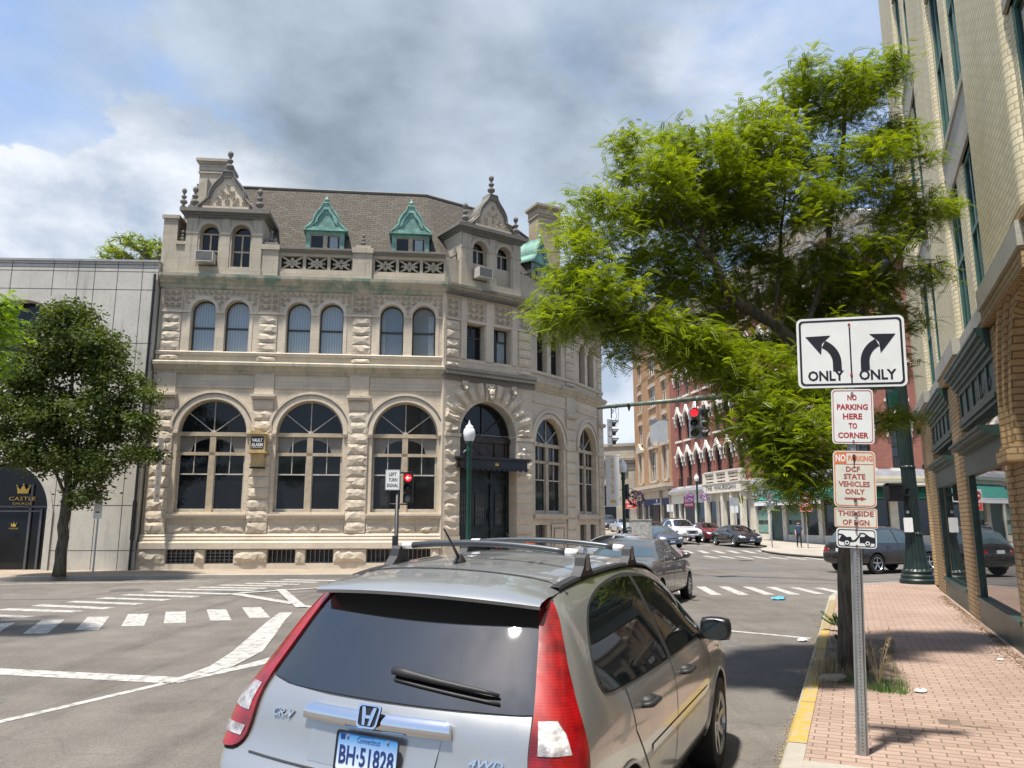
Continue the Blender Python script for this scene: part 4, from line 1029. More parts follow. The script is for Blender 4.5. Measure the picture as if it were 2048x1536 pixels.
# ogee outline for gables
OG = [(0, 1.0), (.04, .985), (.10, .90), (.16, .80), (.22, .72), (.28, .66), (.30, .60), (.38, .595), (.48, .57), (.58, .51), (.67, .43), (.75, .34), (.82, .26), (.89, .205), (.95, .18), (1.0, .165)]
def ogee(hw, z0, zp):
    return [(hw * w, z0 + (zp - z0) * t) for t, w in OG]
def gable_pavilion(Fm, cx, hw, dz=0.0, prd=.08):
    z0 = 11.34; mb = MB(Fm @ T(cx, 0, 0)); wx = [-.58, .64]; whw = .36
    hs = [arch_pts(x, whw, 11.68, 13.06, 12) for x in wx]
    wall_face(mb, rect(-hw, hw, z0, 13.8), hs, -prd, .38)
    for s_ in (-1, 1):
        a = [(s_ * hw, -prd, z0), (s_ * hw, 2.6, z0), (s_ * hw, 2.6, 13.8), (s_ * hw, -prd, 13.8)]; mb.poly(a if s_ > 0 else a[::-1])
    mb.box(-hw, hw, -prd - .04, -prd, z0, 11.62)
    for x in wx: ring(mb, x, 13.06, whw, whw + .13, -prd, -prd - .05, n=12)
    for a, b in ((-hw, wx[0] - whw - .04), (wx[0] + whw + .04, wx[1] - whw - .04), (wx[1] + whw + .04, hw)):
        mb.box(a, b, -prd - .05, -prd, 12.98, 13.08); mb.box(a + .03, b - .03, -prd - .03, -prd, 11.62, 12.98); mb.box(a + .06, b - .06, -prd - .04, -prd, 13.08, 13.68)
    pv = mb.build('gabled_dormer', M_upper, bank)
    for i, x in enumerate(wx):
        uw = upper_window(pv, wm(pv).inverted() @ Fm @ T(cx + x, -prd, 0), whw, 11.68, 13.06, M_glass_dk, True, .24, rail=12.36, muntin=2, name='sash_window', sash=M_winframe)
    c = MB(Fm @ T(cx, 0, 0))
    for (o_, za, zb) in ((.06, 13.68, 13.76), (.12, 13.76, 13.84), (.24, 13.84, 13.98)):
        c.box(-hw - o_, hw + o_, -prd - o_, 2.6, za, zb)
    for k in range(int(2 * hw / .085)): c.box(-hw + k * .085, -hw + k * .085 + .045, -prd - .09, -prd, 13.62, 13.68)
    for s_ in (-1, 1): c.box(s_ * (hw - .24) - .19, s_ * (hw - .24) + .19, -prd - .2, .3, 13.98, 14.06)
    c.build('cornice', M_dark, pv)
    out = ogee(hw * .84, 14.0, 15.62); inn = ogee(hw * .84 - .24, 14.12, 15.34)
    full = [(x, z) for x, z in out] + [(-x, z) for x, z in out[::-1]]; full_in = [(x, z) for x, z in inn] + [(-x, z) for x, z in inn[::-1]]
    g = MB(Fm @ T(cx, 0, 0)); wall_face(g, full, [full_in], -prd - .12, .1)
    wall_face(g, [(p_[0], p_[1]) for p_ in full], [], .32, 0)
    n = len(full)
    g.add([(x, -prd - .12, z) for x, z in full] + [(x, .32, z) for x, z in full], [(i, n + i, n + (i + 1) % n, (i + 1) % n) for i in range(n - 1)])
    rr_ = [(x * .93, z - .03) for x, z in full]; ridge(g, rr_[1:-1], .035, -prd - .12, .05)
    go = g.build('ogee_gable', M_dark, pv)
    k = MB(Fm @ T(cx, 0, 0)); wall_face(k, full_in, [], -prd - .04, 0); 
    k.box(-hw * .6, hw * .6, -prd - .16, -prd - .02, 14.02, 14.10)
    for (a, b, r_) in ((-.32, 14.42, .15), (.32, 14.42, .15), (-.66, 14.30, .12), (.66, 14.30, .12), (-.16, 14.72, .13), (.16, 14.72, .13), (0, 15.0, .09), (-.28, 14.2, .08), (.28, 14.2, .08), (0, 14.35, .12), (-.92, 14.24, .08), (.92, 14.24, .08), (0, 14.6, .08)):
        spiral(k, a, b, r_, 1.3 if a > 0 else math.pi - 1.3, 1.6, 1 if a < 0 else -1, .024, -prd - .04, .05)
    k.build('carved_panel', M_carve, go)
    for x, z, kk in ((-hw + .22, 14.05, 1.12), (hw - .22, 14.05, 1.12), (0, 15.60, 1.15)):
        f = finial_mb((x, -.02, z), kk, Fm @ T(cx, 0, 0)); f.build('finial', M_dark, pv)
    r_ = MB(Fm @ T(cx, 0, 0)); o2 = ogee(hw * .80, 13.95, 15.35)
    fl = [(x, z) for x, z in o2] + [(-x, z) for x, z in o2[::-1]]; n = len(fl)
    r_.add([(x, .30, z) for x, z in fl] + [(x, 2.9, z) for x, z in fl], [(i, n + i, n + i + 1, i + 1) for i in range(n - 1)]); r_.build('dormer_roof', M_shingle, pv)
    for s_ in (-1, 1):
        v = MB(Fm @ T(cx, 0, 0)); v.tube([(s_ * (hw + .1), .25, 13.0), (s_ * (hw + .1), .25, 12.7), (s_ * (hw + .28), .25, 12.55)], [.05, .09, .05], 6); v.build('bracket', M_dark, pv)
gable_pavilion(F1, 2.26, 1.47); gable_pavilion(F2, 2.20, 1.52)
# copper dormers
def copper_dormer(Fm, cx, hw=.77, yb=.72, z0=12.3):
    M_ = Fm @ T(cx, yb, 0); zt = 13.60
    mb = MB(M_); wall_face(mb, rect(-hw, hw, z0, zt), [rect(-hw + .16, hw - .16, z0 + .1, zt - .16)], 0, .08)
    d = mb.build('copper_dormer', M_copper, bank)
    s_ = MB(M_)
    for q_ in (-1, 1):
        a = [(q_ * hw, 0, z0), (q_ * hw, 2.4, z0), (q_ * hw, 2.4, zt), (q_ * hw, 0, zt)]; s_.poly(a if q_ > 0 else a[::-1])
    s_.build('side_cheek', plain('dark_slate_cheek', (0.05, 0.05, 0.048), 0.8), d)
    w = MB(M_); x1 = hw - .16
    w.box(-.05, .05, .02, .08, z0, zt - .16)
    for a, b in ((-x1, -.05), (.05, x1)):
        wall_face(w, rect(a, b, z0 + .1, zt - .16), [rect(a + .04, b - .04, z0 + .2, zt - .2)], .04, .04); w.box(a, b, .03, .07, 12.78, 12.83)
    wo = w.build('casement_window', M_winframe, d); g = MB(M_); g.poly([(-x1, .07, z0), (x1, .07, z0), (x1, .07, zt - .1), (-x1, .07, zt - .1)]); g.build('pane', M_glass_dk, wo)
    cu = MB(M_); cu.poly([(.18, .066, z0 + .2), (.5, .066, z0 + .2), (.5, .066, zt - .22), (.18, .066, zt - .22)]); cu.build('curtain', M_curtain, wo)
    zp = 14.80; out = ogee(hw + .12, zt + .04, zp); full = out + [(-x, z) for x, z in out[::-1]]; n = len(full)
    inn = ogee(hw - .22, zt + .14, zp - .30); fi = inn + [(-x, z) for x, z in inn[::-1]]
    r_ = MB(M_); r_.box(-hw - .12, hw + .12, -.14, 2.4, zt - .02, zt + .06)
    wall_face(r_, full, [fi], -.12, .06); wall_face(r_, fi, [], -.06, 0)
    r_.add([(x, -.12, z) for x, z in full] + [(x, 2.6, z) for x, z in full], [(i, n + i, n + i + 1, i + 1) for i in range(n - 1)])
    ridge(r_, [(x * .9, z - .02) for x, z in full][1:-1], .03, -.12, .04)
    ro = r_.build('dormer_roof', M_copper, d)
    f = MB(M_); f.smooth = True; f.lathe([(.09, 0), (.07, .05), (.035, .1), (.075, .14), (.10, .19), (.075, .25), (.03, .29), (.02, .36), (.003, .42)], 10, (0, -.03, zp - .06)); f.build('finial', M_copper, ro)
copper_dormer(F1, 6.03); copper_dormer(F1, 9.50); copper_dormer(F3, 1.75, .62); copper_dormer(F4, 2.6, .62)
# roof
rf = MB(); course(rf, PLAN, [(-.36, 11.35), (-.35, 12.2), (-3.35, 16.5), (-3.5, 16.55), (-5.5, 16.6)], True); rf.build('roof', M_shingle, bank)
rc = MB(); course(rc, PLAN, [(-3.28, 16.44), (-3.25, 16.52), (-3.35, 16.6), (-3.6, 16.6)], False); rc.build('ridge_coping', M_dark, bank)
fl = MB(); course(fl, PLAN, [(.1, 11.33), (-.6, 11.4)], False); fl.build('gutter', M_dark, bank)
# chimneys
def chimney(Mx, w, d, z0, z1, brick=False, mid=None):
    c = MB(Mx); c.box(-w / 2, w / 2, -d / 2, d / 2, z0, z1 - .5)
    for o_, a, b in ((.05, z1 - .62, z1 - .55), (.03, z1 - .5, z1 - .16), (.09, z1 - .20, z1 - .12), (.15, z1 - .12, z1)): c.box(-w / 2 - o_, w / 2 + o_, -d / 2 - o_, d / 2 + o_, a, b)
    if mid: c.box(-w / 2 - .06, w / 2 + .06, -d / 2 - .06, d / 2 + .06, mid, mid + .1); c.box(-w / 2 - .1, w / 2 + .1, -d / 2 - .1, d / 2 + .1, mid + .1, mid + .18)
    return c
ch = chimney(F1 @ T(1.18, 2.1, 0), 1.05, 1.3, 12.5, 16.85); co = ch.build('chimney', M_upper, bank)
bp = MB(F1 @ T(.652, 2.1, 0)); bp.box(-.012, 0.001, -.6, .6, 15.0, 16.3); bp.build('exposed_brick', brick_mat('peeling_brick', (.30, .13, .10), (.5, .42, .38), (.45, .42, .4), .2, .07), co)
cs = MB(F1 @ T(.35, .9, 0))                       # curved stone shoulder left of the chimney
prof = [(.0, 12.6), (.0, 13.5), (.10, 14.0), (.30, 14.4), (.34, 14.9), (.42, 15.4), (.8, 15.8), (.8, 12.6)]
cs.prism([(x, 0, z) for x, z in prof], (0, 1.2, 0)); cs.build('chimney_shoulder', M_upper, co); f = finial_mb((.25, 1.0, 14.5), 1.0, F1); f.build('finial', M_dark, co)
chimney(T(1.62, 36.6, 0) @ RZ(R(28)), 1.25, .95, 12.0, 17.35, mid=14.0).build('chimney', stone_mat('chimney_sandstone', (.42, .35, .255), .35, .2, (.7, .55, .005)), bank)
vent = MB(F1 @ T(5.9, 4.0, 0)); 
# things fixed to the bank that are things of their own
def ac_unit(Fm, x, y, z, label):
    mb = MB(Fm @ T(x, y, z)); mb.bbox(-.33, .33, -.52, .1, 0, .42, .012)
    o = mb.build('air_conditioner', plain('ac_case', (.40, .38, .33), .5), None); tag(o, label, 'air conditioner', 'window air conditioners')
    g = MB(Fm @ T(x, y, z)); g.box(-.29, .29, -.535, -.52, .04, .38); g.build('grille', plain('ac_grille', (.06, .055, .05), .7), o)
    fr = MB(Fm @ T(x, y, z))
    for a in (.0, .40): fr.box(-.33, .33, -.54, -.52, a, a + .025)
    for a in (-.33, .305): fr.box(a, a + .025, -.54, -.52, 0, .42)
    for k in range(10): fr.box(-.3, .3, -.54, -.534, .05 + k * .033, .056 + k * .033)
    fr.build('frame', plain('ac_trim', (.50, .49, .46), .5), o)
ac_unit(F1, 1.66, 0, 11.72, 'boxy air conditioner in the left arched window of the left carved gable')
ac_unit(F2, 1.62, 0, 11.72, 'boxy air conditioner in the arched window of the carved gable over the bank door')
# vault alarm box on the second pilaster
va = thing('alarm_box', 'gilt alarm box with pediment lettered VAULT ALARM on the rough stone pilaster', 'alarm box', tuple((F1 @ Vector((4.10, -.13, 4.15)))), math.atan2(BD.y, BD.x))
VM = F1 @ T(4.06, -.13, 0); M_gilt = plain('gilded_case', (.46, .33, .15), .45, .2, .2)
b = MB(VM); b.box(-.29, .29, -.36, 0, 4.42, 5.06); b.prism([(-.38, -.42, 5.06), (.38, -.42, 5.06), (0, -.42, 5.24)], (0, .44, 0)); b.box(-.34, .34, -.40, 0, 4.36, 4.42); b.box(-.24, .24, -.2, 0, 3.86, 4.36)
b.build('case', M_gilt, va); b = MB(VM); b.box(-.23, .23, -.372, -.36, 4.52, 4.98); b.build('sign_face', M_black, va)
b = MB(VM); text_mb(b, 'VAULT', T(0, -.38, 4.84), .38, .13, .004, bold=.02); text_mb(b, 'ALARM', T(0, -.38, 4.67), .40, .13, .004, bold=.02); b.box(-.2, .2, -.38, -.372, 4.565, 4.578); b.build('lettering', M_white, va)
b = MB(VM); b.box(-.27, .27, -.22, 0, 3.80, 3.86); b.build('bracket', M_iron, va)
# banners
M_banner = plain('grey_banner_cloth', (.60, .60, .59), .75, 0, .05)
def banner(o3, ang, w, h, label, flip=1):
    t = thing('banner', label, 'banner', o3, ang, 'hanging banners'); 
    b = MB(); b.box(.06, .06 + w, -.006, .006, -h, 0); b.build('cloth', M_banner, t, world=False)
    b = MB()
    for z in (.02, -h - .02): b.tube([(-.12, 0, z), (.10 + w, 0, z)], .02, 6)
    b.build('bracket', M_white, t, world=False)
    b = MB(); n = 6
    for s_ in (-1, 1):
        for i, chh in enumerate('CASTLE'):
            Mx = T(.06 + w / 2, -.008 * s_, -h * (.09 + .125 * i)) @ (Matrix.Identity(4) if s_ > 0 else RZ(math.pi))
            text_mb(b, chh, Mx, None, h * .088, .001, bold=.03)
        pts = [(-.5, -.3), (.5, -.3), (.62, .42), (.30, .05), (0, .55), (-.30, .05), (-.62, .42)]
        k = w * .38; b.prism([(.06 + w / 2 + a * k, -.008 * s_, -h * .91 + c_ * k) for a, c_ in pts], (0, .002 * s_, 0))
    b.build('lettering', M_gold, t, world=False)
nA = math.atan2(-.994, .106)
banner(tuple(F1 @ Vector((.62, -.12, 4.86))), math.atan2(BD.y, BD.x) - R(92), .52, 2.28, 'narrow grey CASTLE banner on the rough left end pilaster of the bank')
d4 = (BF - BE).normalized(); 
banner((4.50, 37.6, 5.02), math.atan2(-d4.x, d4.y) + R(22), .66, 2.42, 'narrow grey CASTLE banner on the far right corner of the bank')
for x, nm in ((EC - 1.2, 'left'), (EC + 1.5, 'right')):
    t = MB(F2 @ T(x, -.2, 4.62)); t.tube([(0, .1, -.1), (0, -.15, 0), (0, -.25, .1)], .025, 6); t.sphere((0, -.28, .12), .06, 8, 6)
    tag(t.build('spotlight', M_white), 'small white spotlight on the stone %s of the dark bank canopy' % ('left' if nm == 'left' else 'right'), 'spotlight', 'spotlights over the bank door')
for x, c, nm, cl in ((EC - .05, (.30, .02, .03), 'dark red', 'a'), (EC + 1.45, (.55, .10, .02), 'orange', 'b')):
    t = thing('flower_pot', 'pot of %s flowers beside the dark bank door' % nm, 'flower pot', tuple(F2 @ Vector((x, -.85, .13))), 0, 'flower pots at the bank door')
    b = MB(); b.smooth = True; b.lathe([(.16, 0), (.2, .3), (.26, .62), (.28, .66), (.24, .66)], 14); b.build('pot', plain('pot_' + cl, (.10, .06, .05), .7), t, world=False)
    b = MB(); rr = random.Random(3)
    for k in range(60):
        a = rr.uniform(0, 6.28); q_ = rr.uniform(0, .26); b.sphere((q_ * math.cos(a), q_ * math.sin(a), .72 + rr.uniform(0, .2)), rr.uniform(.03, .05), 5, 4)
    b.build('flowers', plain('petals_' + cl, c, .7), t, world=False)
# ------------------------------------------------------------ grey panelled building beside the bank
M_panel = stone_mat('pale_concrete_panels', (0.53, 0.51, 0.46), 0.6, 0.2, dark=(0.20, 0.195, 0.18))
M_groove = plain('panel_joint', (0.08, 0.08, 0.075), 0.9)
gb = thing('panel_building', 'pale grey concrete panel building with a dark arched doorway left of the bank', 'building', (-20, 29, 0.13))
GD = Vector((5.96, .28)).normalized(); G0 = Vector((-19.6, 28.12)) - GD * 14; FG = frame(G0, GD)   # s = 14 + measured
arc = [arch_pts(14.99, 1.78, .1, 2.2, 24), arch_pts(15.05, 1.55, 7.2, 8.6, 20), arch_pts(8.4, 1.78, .1, 2.2, 24)]
mb = MB(FG); wall_face(mb, rect(-20, 19.97, .05, 11.7), arc, 0, .5)
mb.add([(-20, 0, 11.7), (19.97, 0, 11.7), (19.97, 14, 11.7), (-20, 14, 11.7)], [(0, 1, 2, 3)]); mb.add([(19.97, 0, 0), (19.97, 14, 0), (19.97, 14, 11.7), (19.97, 0, 11.7)], [(0, 1, 2, 3)])
ring(mb, 14.99, 2.2, 1.78, 1.95, 0, -.03, n=24); mb.box(16.77, 16.98, -.06, 0, .1, 2.3); mb.box(13.0, 13.21, -.06, 0, .1, 2.3)
mb.build('wall', M_panel, gb)
mb = MB(FG); mb.box(-20, 20, -.06, .4, 11.70, 11.78); mb.build('roof_coping', plain('metal_coping', (.30, .30, .30), .5), gb)
mb = MB(FG); hs = arc
def seg_clear(a, b, z0, z1): return True
for s_ in (1.4, 3.3, 5.2, 7.1, 9.0, 10.9, 12.4, 14.5, 16.05, 16.98, 17.6, 18.46, 19.39):
    z0 = 4.05 if 13.1 < s_ < 16.8 or 6.5 < s_ < 10.2 else .13
    if s_ in (14.5, 16.05): z0 = 10.3
    mb.box(s_ - .013, s_ + .013, -.0025, .01, z0, 11.7)
for z in (.82, 2.43, 4.45, 6.43, 8.49, 10.59, 11.31, 11.45, 11.59):
    for a, b in ((-20, 6.6), (10.2, 13.2), (16.8, 19.97)) if z < 4 else (((-20, 13.5), (16.65, 19.97)) if 7 < z < 10.2 else ((-20, 19.97),)):
        mb.box(a, b, -.0025, .01, z - .013, z + .013)
mb.build('panel_joints', M_groove, gb)
for c in (14.99, 8.4):
    mb = MB(FG); mb.poly([(c - 1.8, .45, .1), (c + 1.8, .45, .1), (c + 1.8, .45, 4), (c - 1.8, .45, 4)]); dg = mb.build('entrance_glazing', M_glass_dk, gb)
    mb = MB(FG)
    for x in (c - 1.35, c + .95, c + 1.35): mb.box(x - .04, x + .04, .38, .45, .13, 2.3 if x > c + 1 else 3.2)
    mb.box(c - 1.78, c + 1.3, .38, .45, 2.36, 2.42); mb.box(c - 1.78, c + 1.3, .38, .45, 2.2, 2.25); mb.box(c + 1.3, c + 1.78, .38, .45, 2.36, 2.42); mb.box(c - .3, c - .25, .38, .45, .13, 2.2)
    mb.build('frame', plain('grey_door_frame', (.10, .10, .11), .4, .4), dg)
mb = MB(FG); xc = 15.62
crown(mb, xc, 2.98, .38, .36); text_mb(mb, 'CASTLE', FG.inverted() @ FG @ T(xc, .37, 2.68), .95, .13, .006); text_mb(mb, 'CHURCH', T(xc, .37, 2.5), .66, .075, .006)
crown(mb, 15.42, 1.72, .16, .36); text_mb(mb, 'CASTLE', T(15.42, .37, 1.60), .32, .05, .004)
mb.build('door_lettering', M_gold, dg if False else gb)
mb = MB(FG); mb.poly([(13.4, .5, 7.2), (16.7, .5, 7.2), (16.7, .5, 10.3), (13.4, .5, 10.3)]); mb.build('arched_window', M_glass_dk, gb)
mb = MB(FG)
rr = random.Random(5)
for j in range(3):
    for i in range(22): mb.box(17.55 + i * .045, 17.55 + i * .045 + .022, -.012, 0, 2.95 - j * .17, 2.95 - j * .17 + rr.choice((.03, .06)))
mb.build('letter_studs', plain('inscription_studs', (.17, .165, .15), .8), gb)
dp = MB(FG); dp.tube([(19.88, -.09, .13), (19.90, -.09, 11.2)], .05, 7); dp.tube([(19.88, -.09, 1.2), (19.88, -.09, 2.6)], .075, 7); dp.build('drainpipe', M_iron, gb)

# ------------------------------------------------------------ yellow brick building on the right
M_ybrick = brick_mat('pale_yellow_brick', (0.65, 0.565, 0.36), (0.73, 0.645, 0.44), (0.45, 0.39, 0.26), 0.27, 0.080, 0.010, 0.6, 0.8, 0.14, 0.12)
M_tbrick = brick_mat('tan_brown_brick', (0.41, 0.275, 0.135), (0.49, 0.335, 0.17), (0.20, 0.14, 0.08), 0.27, 0.080, 0.010, 0.6, 0.85, 0.18, 0.2)
M_greystone = stone_mat('grey_limestone', (0.40, 0.385, 0.33), 0.25, 0.25)
M_ygreen = plain('dark_green_metal', (0.028, 0.062, 0.048), 0.42, 0.1, 0.25, 3)
M_ygreen2 = plain('bluish_green_window_frame', (0.045, 0.12, 0.105), 0.45, 0.1, 0.2, 3)
M_storeglass = glass_mat('shop_window_glass', (0.035, 0.04, 0.038), 0.015, 1.0, 0.3, 0.03); M_storeglass.node_tree.nodes['Principled BSDF'].inputs['IOR'].default_value = 2.0
yb = thing('yellow_brick_building', 'tall pale yellow brick building with green shopfronts on the right', 'building', UV(10, 5) + (.13,))
UC = 24.6
FY = frame(UV(UC, 1.93), (-SU, -CU))      # s = UC - u
def S(u): return UC - u
mb = MB(FY)     # upper walls: pale brick
piersU = [(24.6, 20.9), (17.8, 15.0), (11.97, 9.2), (6.15, 3.4), (.3, -2.5), (-5.5, -8)]
winU = []
for (a, b) in zip([p[1] for p in piersU[:-1]], [p[0] for p in piersU[1:]]):
    w = (a - b); m_ = (a + b) / 2; winU.append((a - .15, m_ + .38)); winU.append((m_ - .38, b + .15))
floorsZ = [(4.97, 7.35), (8.35, 11.4), (12.6, 15.4), (16.6, 18.8)]
holes = [rect(S(a), S(b), z0, z1) for a, b in winU for z0, z1 in floorsZ]
wall_face(mb, rect(0, S(-8), 4.95, 22), holes, .035, .15)
def vprism(mb, pts, z0, z1): mb.prism([(x, y, z0) for x, y in pts], (0, 0, z1 - z0))
def round_pier(mb, s0, s1, y0, y1, z0, z1, r=.16, n=5):
    """pier with bullnose corners; y1 < y0 is the face"""
    pts = [(s0, y0)] + [(s0 + r - r * math.cos(a), y1 + r - r * math.sin(a)) for a in [math.pi / 2 * k / n for k in range(n + 1)]] + [(s1 - r + r * math.sin(a), y1 + r - r * math.cos(a)) for a in [math.pi / 2 * k / n for k in range(n + 1)]] + [(s1, y0)]
    vs = [(x, y, z0) for x, y in pts] + [(x, y, z1) for x, y in pts]; m_ = len(pts)
    # run the brick courses continuously round the corner
    acc = [0]
    for a, b in zip(pts[:-1], pts[1:]): acc.append(acc[-1] + math.hypot(a[0] - b[0], a[1] - b[1]))
    uv = [(q, z0) for q in acc] + [(q, z1) for q in acc]
    mb.add(vs, [(i, i + 1, m_ + i + 1, m_ + i) for i in range(m_ - 1)], uv)
for a, b in piersU:
    round_pier(mb, S(a), S(b), .12, -.05, 4.95, 22)
for (a, b) in zip([p[1] for p in piersU[:-1]], [p[0] for p in piersU[1:]]):
    m_ = (a + b) / 2
    for z0, z1 in ((4.95, 7.35), (8.35, 11.4), (12.6, 15.4), (16.6, 18.8)): round_pier(mb, S(m_ + .40), S(m_ - .40), .22, .012, z0, z1, .14)
mb.build('upper_wall', M_ybrick, yb)
mb = MB(FY)
for (a, b) in zip([p[1] for p in piersU[:-1]], [p[0] for p in piersU[1:]]):
    for z0, z1 in ((7.35, 8.35), (11.4, 12.6), (15.4, 16.6)):
        mb.box(S(a), S(b), .02, .25, z0, z1); mb.box(S(a), S(b), -.01, .2, z1 - .12, z1); mb.box(S(a), S(b), -.02, .2, z0, z0 + .14)
course(mb, [UV(UC + .0, 12), UV(UC, 1.93), UV(-8, 1.93)], [(.0, 4.66), (.14, 4.68), (.16, 4.90), (.10, 4.96), (-.3, 5.0)], False) if False else None
for a, b in piersU: mb.box(S(a) - .04, S(b) + .04, -.15, .0, 4.68, 4.96)
mb.box(-.02, S(-8), -.03, .25, 4.70, 4.94)
mb.build('stone_band', M_greystone, yb)
fr = MB(FY); gl = MB(FY); k = 0
for a, b in winU[:8]:
    for z0, z1 in floorsZ[:3]:
        w = MB(FY); s0, s1 = S(a), S(b)
        wall_face(w, rect(s0, s1, z0, z1), [rect(s0 + .09, s1 - .09, z0 + .09, (z0 + z1) / 2 - .03), rect(s0 + .09, s1 - .09, (z0 + z1) / 2 + .04, z1 - .09)], .045, .05)
        w.box((s0 + s1) / 2 - .02, (s0 + s1) / 2 + .02, .05, .10, z0, z1)
        wo = w.build('sash_window', M_ygreen2, yb)
        g = MB(FY); g.poly([(s0, .075, z0), (s1, .075, z0), (s1, .075, z1), (s0, .075, z1)]); g.build('pane', M_glass_dk, wo)
# ground floor: tan brick piers, pedestals and the big arch
mb = MB(FY); 
sf = [(21.26, 17.30), (15.90, 12.05)]           # shopfront openings (u)
arU = 9.3
holes = [rect(S(a), S(b), .13, 4.46) for a, b in sf] + [arch_pts(S(arU), 1.75, .13, 2.75, 20)] + [rect(S(24.4), S(23.2), .13, 3.3)] + [rect(S(6.0), S(2.2), .13, 4.46)]
wall_face(mb, rect(0, S(-8), .0, 4.70), holes, .0, .5)
for a, b in ((23.05, 21.30), (17.26, 15.94), (12.02, 11.6), (7.2, 6.1)):
    round_pier(mb, S(a) + .02, S(b) - .02, .0, -.04, .13, 4.4, .03, 3)
for a, b in piersU[:3]: mb.box(S(a) - .02, S(b) + .02, -.12, 0, 4.45, 4.68)
gw = mb.build('ground_floor_wall', M_tbrick, yb)
mb = MB(FY)
for r0, r1, d in ((1.75, 1.95, .05), (1.99, 2.16, .08), (2.2, 2.32, .11)): ring(mb, S(arU), 2.75, r0, r1, 0, -d, n=26)
mb.build('brick_arch', M_tbrick, yb)
mb = MB(FY)
for q in (-1, 1): a, b = sorted((S(arU) + q * 1.7, S(arU) + q * 2.45)); mb.box(a, b, -.16, .1, 2.55, 2.70); mb.box(a, b, -.12, .1, 2.70, 2.76)
mb.build('impost', M_tbrick, yb)
mb = MB(FY); mb.box(S(arU) - 1.8, S(arU) + 1.8, .46, .5, .13, 4.6); mb.build('arch_door', M_ygreen, yb)
for i, (a, b) in enumerate(sf + [(6.0, 2.2)]):
    s0, s1 = S(a), S(b); t = MB(FY)
    t.box(s0 + .02, s0 + .16, -.01, .06, .55, 2.95); t.box(s1 - .08, s1 - .02, -.02, .12, .55, 2.95)
    t.box(s0 + .02, s1 - .02, -.03, .15, 2.62, 3.02)
    t.box(s0 - .0, s1 + .0, -.03, .15, .13, .50); t.box(s0 - .0, s1, -.06, .15, .50, .56)
    t.box(s0 + .02, s1 - .02, -.02, .15, 3.44, 3.54); t.box(s0, s1, -.06, .12, 3.50, 3.56)
    t.box(s0 + .02, s1 - .02, .02, .14, 3.56, 4.22)
    for q in range(6): x = s0 + .05 + (s1 - s0 - .1) * q / 5; t.box(x - .05, x + .05, -.01, .05, 3.56, 4.14)
    t.box(s0 + .02, s1 - .02, -.02, .05, 3.56, 3.66); t.box(s0 + .02, s1 - .02, -.02, .05, 4.06, 4.16)
    sfo = t.build('shopfront', M_ygreen, yb)
    c = MB(FY)
    for o_, za, zb in ((.07, 4.14, 4.2), (.11, 4.2, 4.28), (.15, 4.28, 4.34), (.20, 4.34, 4.42), (.22, 4.42, 4.46)): c.box(s0 - .06 - .1 * o_, s1 + .06, -o_, .1, za, zb)
    c.build('cornice', M_ygreen, sfo)
    c = MB(FY); lo = .20 if i == 0 else .26
    for o_, za, zb in ((lo - .1, 2.98, 3.03), (lo, 3.03, 3.08), (lo + .04, 3.08, 3.12)): 
        c.prism([(s0 - .1, 0.1, za), (s0 + .35, -o_, za), (s1 + .02, -o_, za), (s1 + .02, 0.1, za)], (0, 0, zb - za))
    c.build('canopy', M_ygreen2 if False else M_ygreen, sfo)
    g = MB(FY); g.poly([(s0 + .1, .045, .5), (s1 - .05, .045, .5), (s1 - .05, .045, 2.7), (s0 + .1, .045, 2.7)]); g.poly([(s0 + .05, .10, 3.05), (s1 - .05, .10, 3.05), (s1 - .05, .10, 3.5), (s0 + .05, .10, 3.5)])
    g.build('shop_glass', M_storeglass, sfo)
    if i == 1:
        v = MB(FY)
        for q in range(9): x = s0 + 1.9 + q * .16; v.box(x, x + .05, -.001, .005, 3.72 + (q % 3) * .02, 3.86 + (q % 2) * .03)
        v.build('faded_sign_board', plain('faded_lettering', (.20, .21, .19), .7), sfo)
mb = MB(); P = [UV(UC, 1.93), UV(UC, 14)]
FY2 = frame(P[1], Vector(P[0]) - Vector(P[1])); mb.M = FY2
wall_face(mb, rect(0, 12.07, 4.95, 22), [], 0, 0); o = mb.build('upper_wall', M_ybrick, yb)
mb = MB(FY2); wall_face(mb, rect(0, 12.07, 3.3, 4.95), [], 0, 0); wall_face(mb, rect(0, 10.6, 0, 3.3), [], 0, 0)
mb.build('ground_floor_wall', M_tbrick, yb)
mb = MB(FY2); mb.box(0, 12.1, -.16, 0, 4.68, 4.96); mb.build('stone_band', M_greystone, yb)
mb = MB(FY2); mb.box(8.5, 12.15, -.32, .1, 4.28, 4.46); mb.box(8.5, 12.05, -.06, .1, 3.5, 4.3); mb.box(8.5, 12.1, -.2, .1, 3.3, 3.42); mb.build('shopfront', M_ygreen, yb)

# ------------------------------------------------------------ red brick hotel
M_red = brick_mat('red_brick', (0.26, 0.092, 0.068), (0.32, 0.125, 0.092), (0.30, 0.17, 0.14), 0.22, 0.075, 0.008, 0.3, 0.85, 0.2, 0.12)
M_cream = plain('cream_paint', (0.62, 0.575, 0.48), 0.6, 0, 0.1, 2)
M_creamw = plain('white_trim', (0.68, 0.645, 0.575), 0.6, 0, 0.08, 3)
M_slate = plain('slate_lean_to', (0.17, 0.17, 0.19), 0.7, 0, 0.15, 2)
M_awn = plain('teal_awning', (.022, .165, .13), 0.7, 0, 0.12, 2)
WP = Vector((17.5, 84.4)); WD = Vector((.164, -.986)).normalized(); LW = 31.6; FW = frame(WP, WD)
WC = WP + WD * LW; FW2 = frame(WC, (1, 0)); L2 = 26.0
hotel = thing('red_brick_hotel', 'red brick hotel with white bracketed window hoods over cream shopfronts', 'building', (WC.x, WC.y, gz(0, 60)))
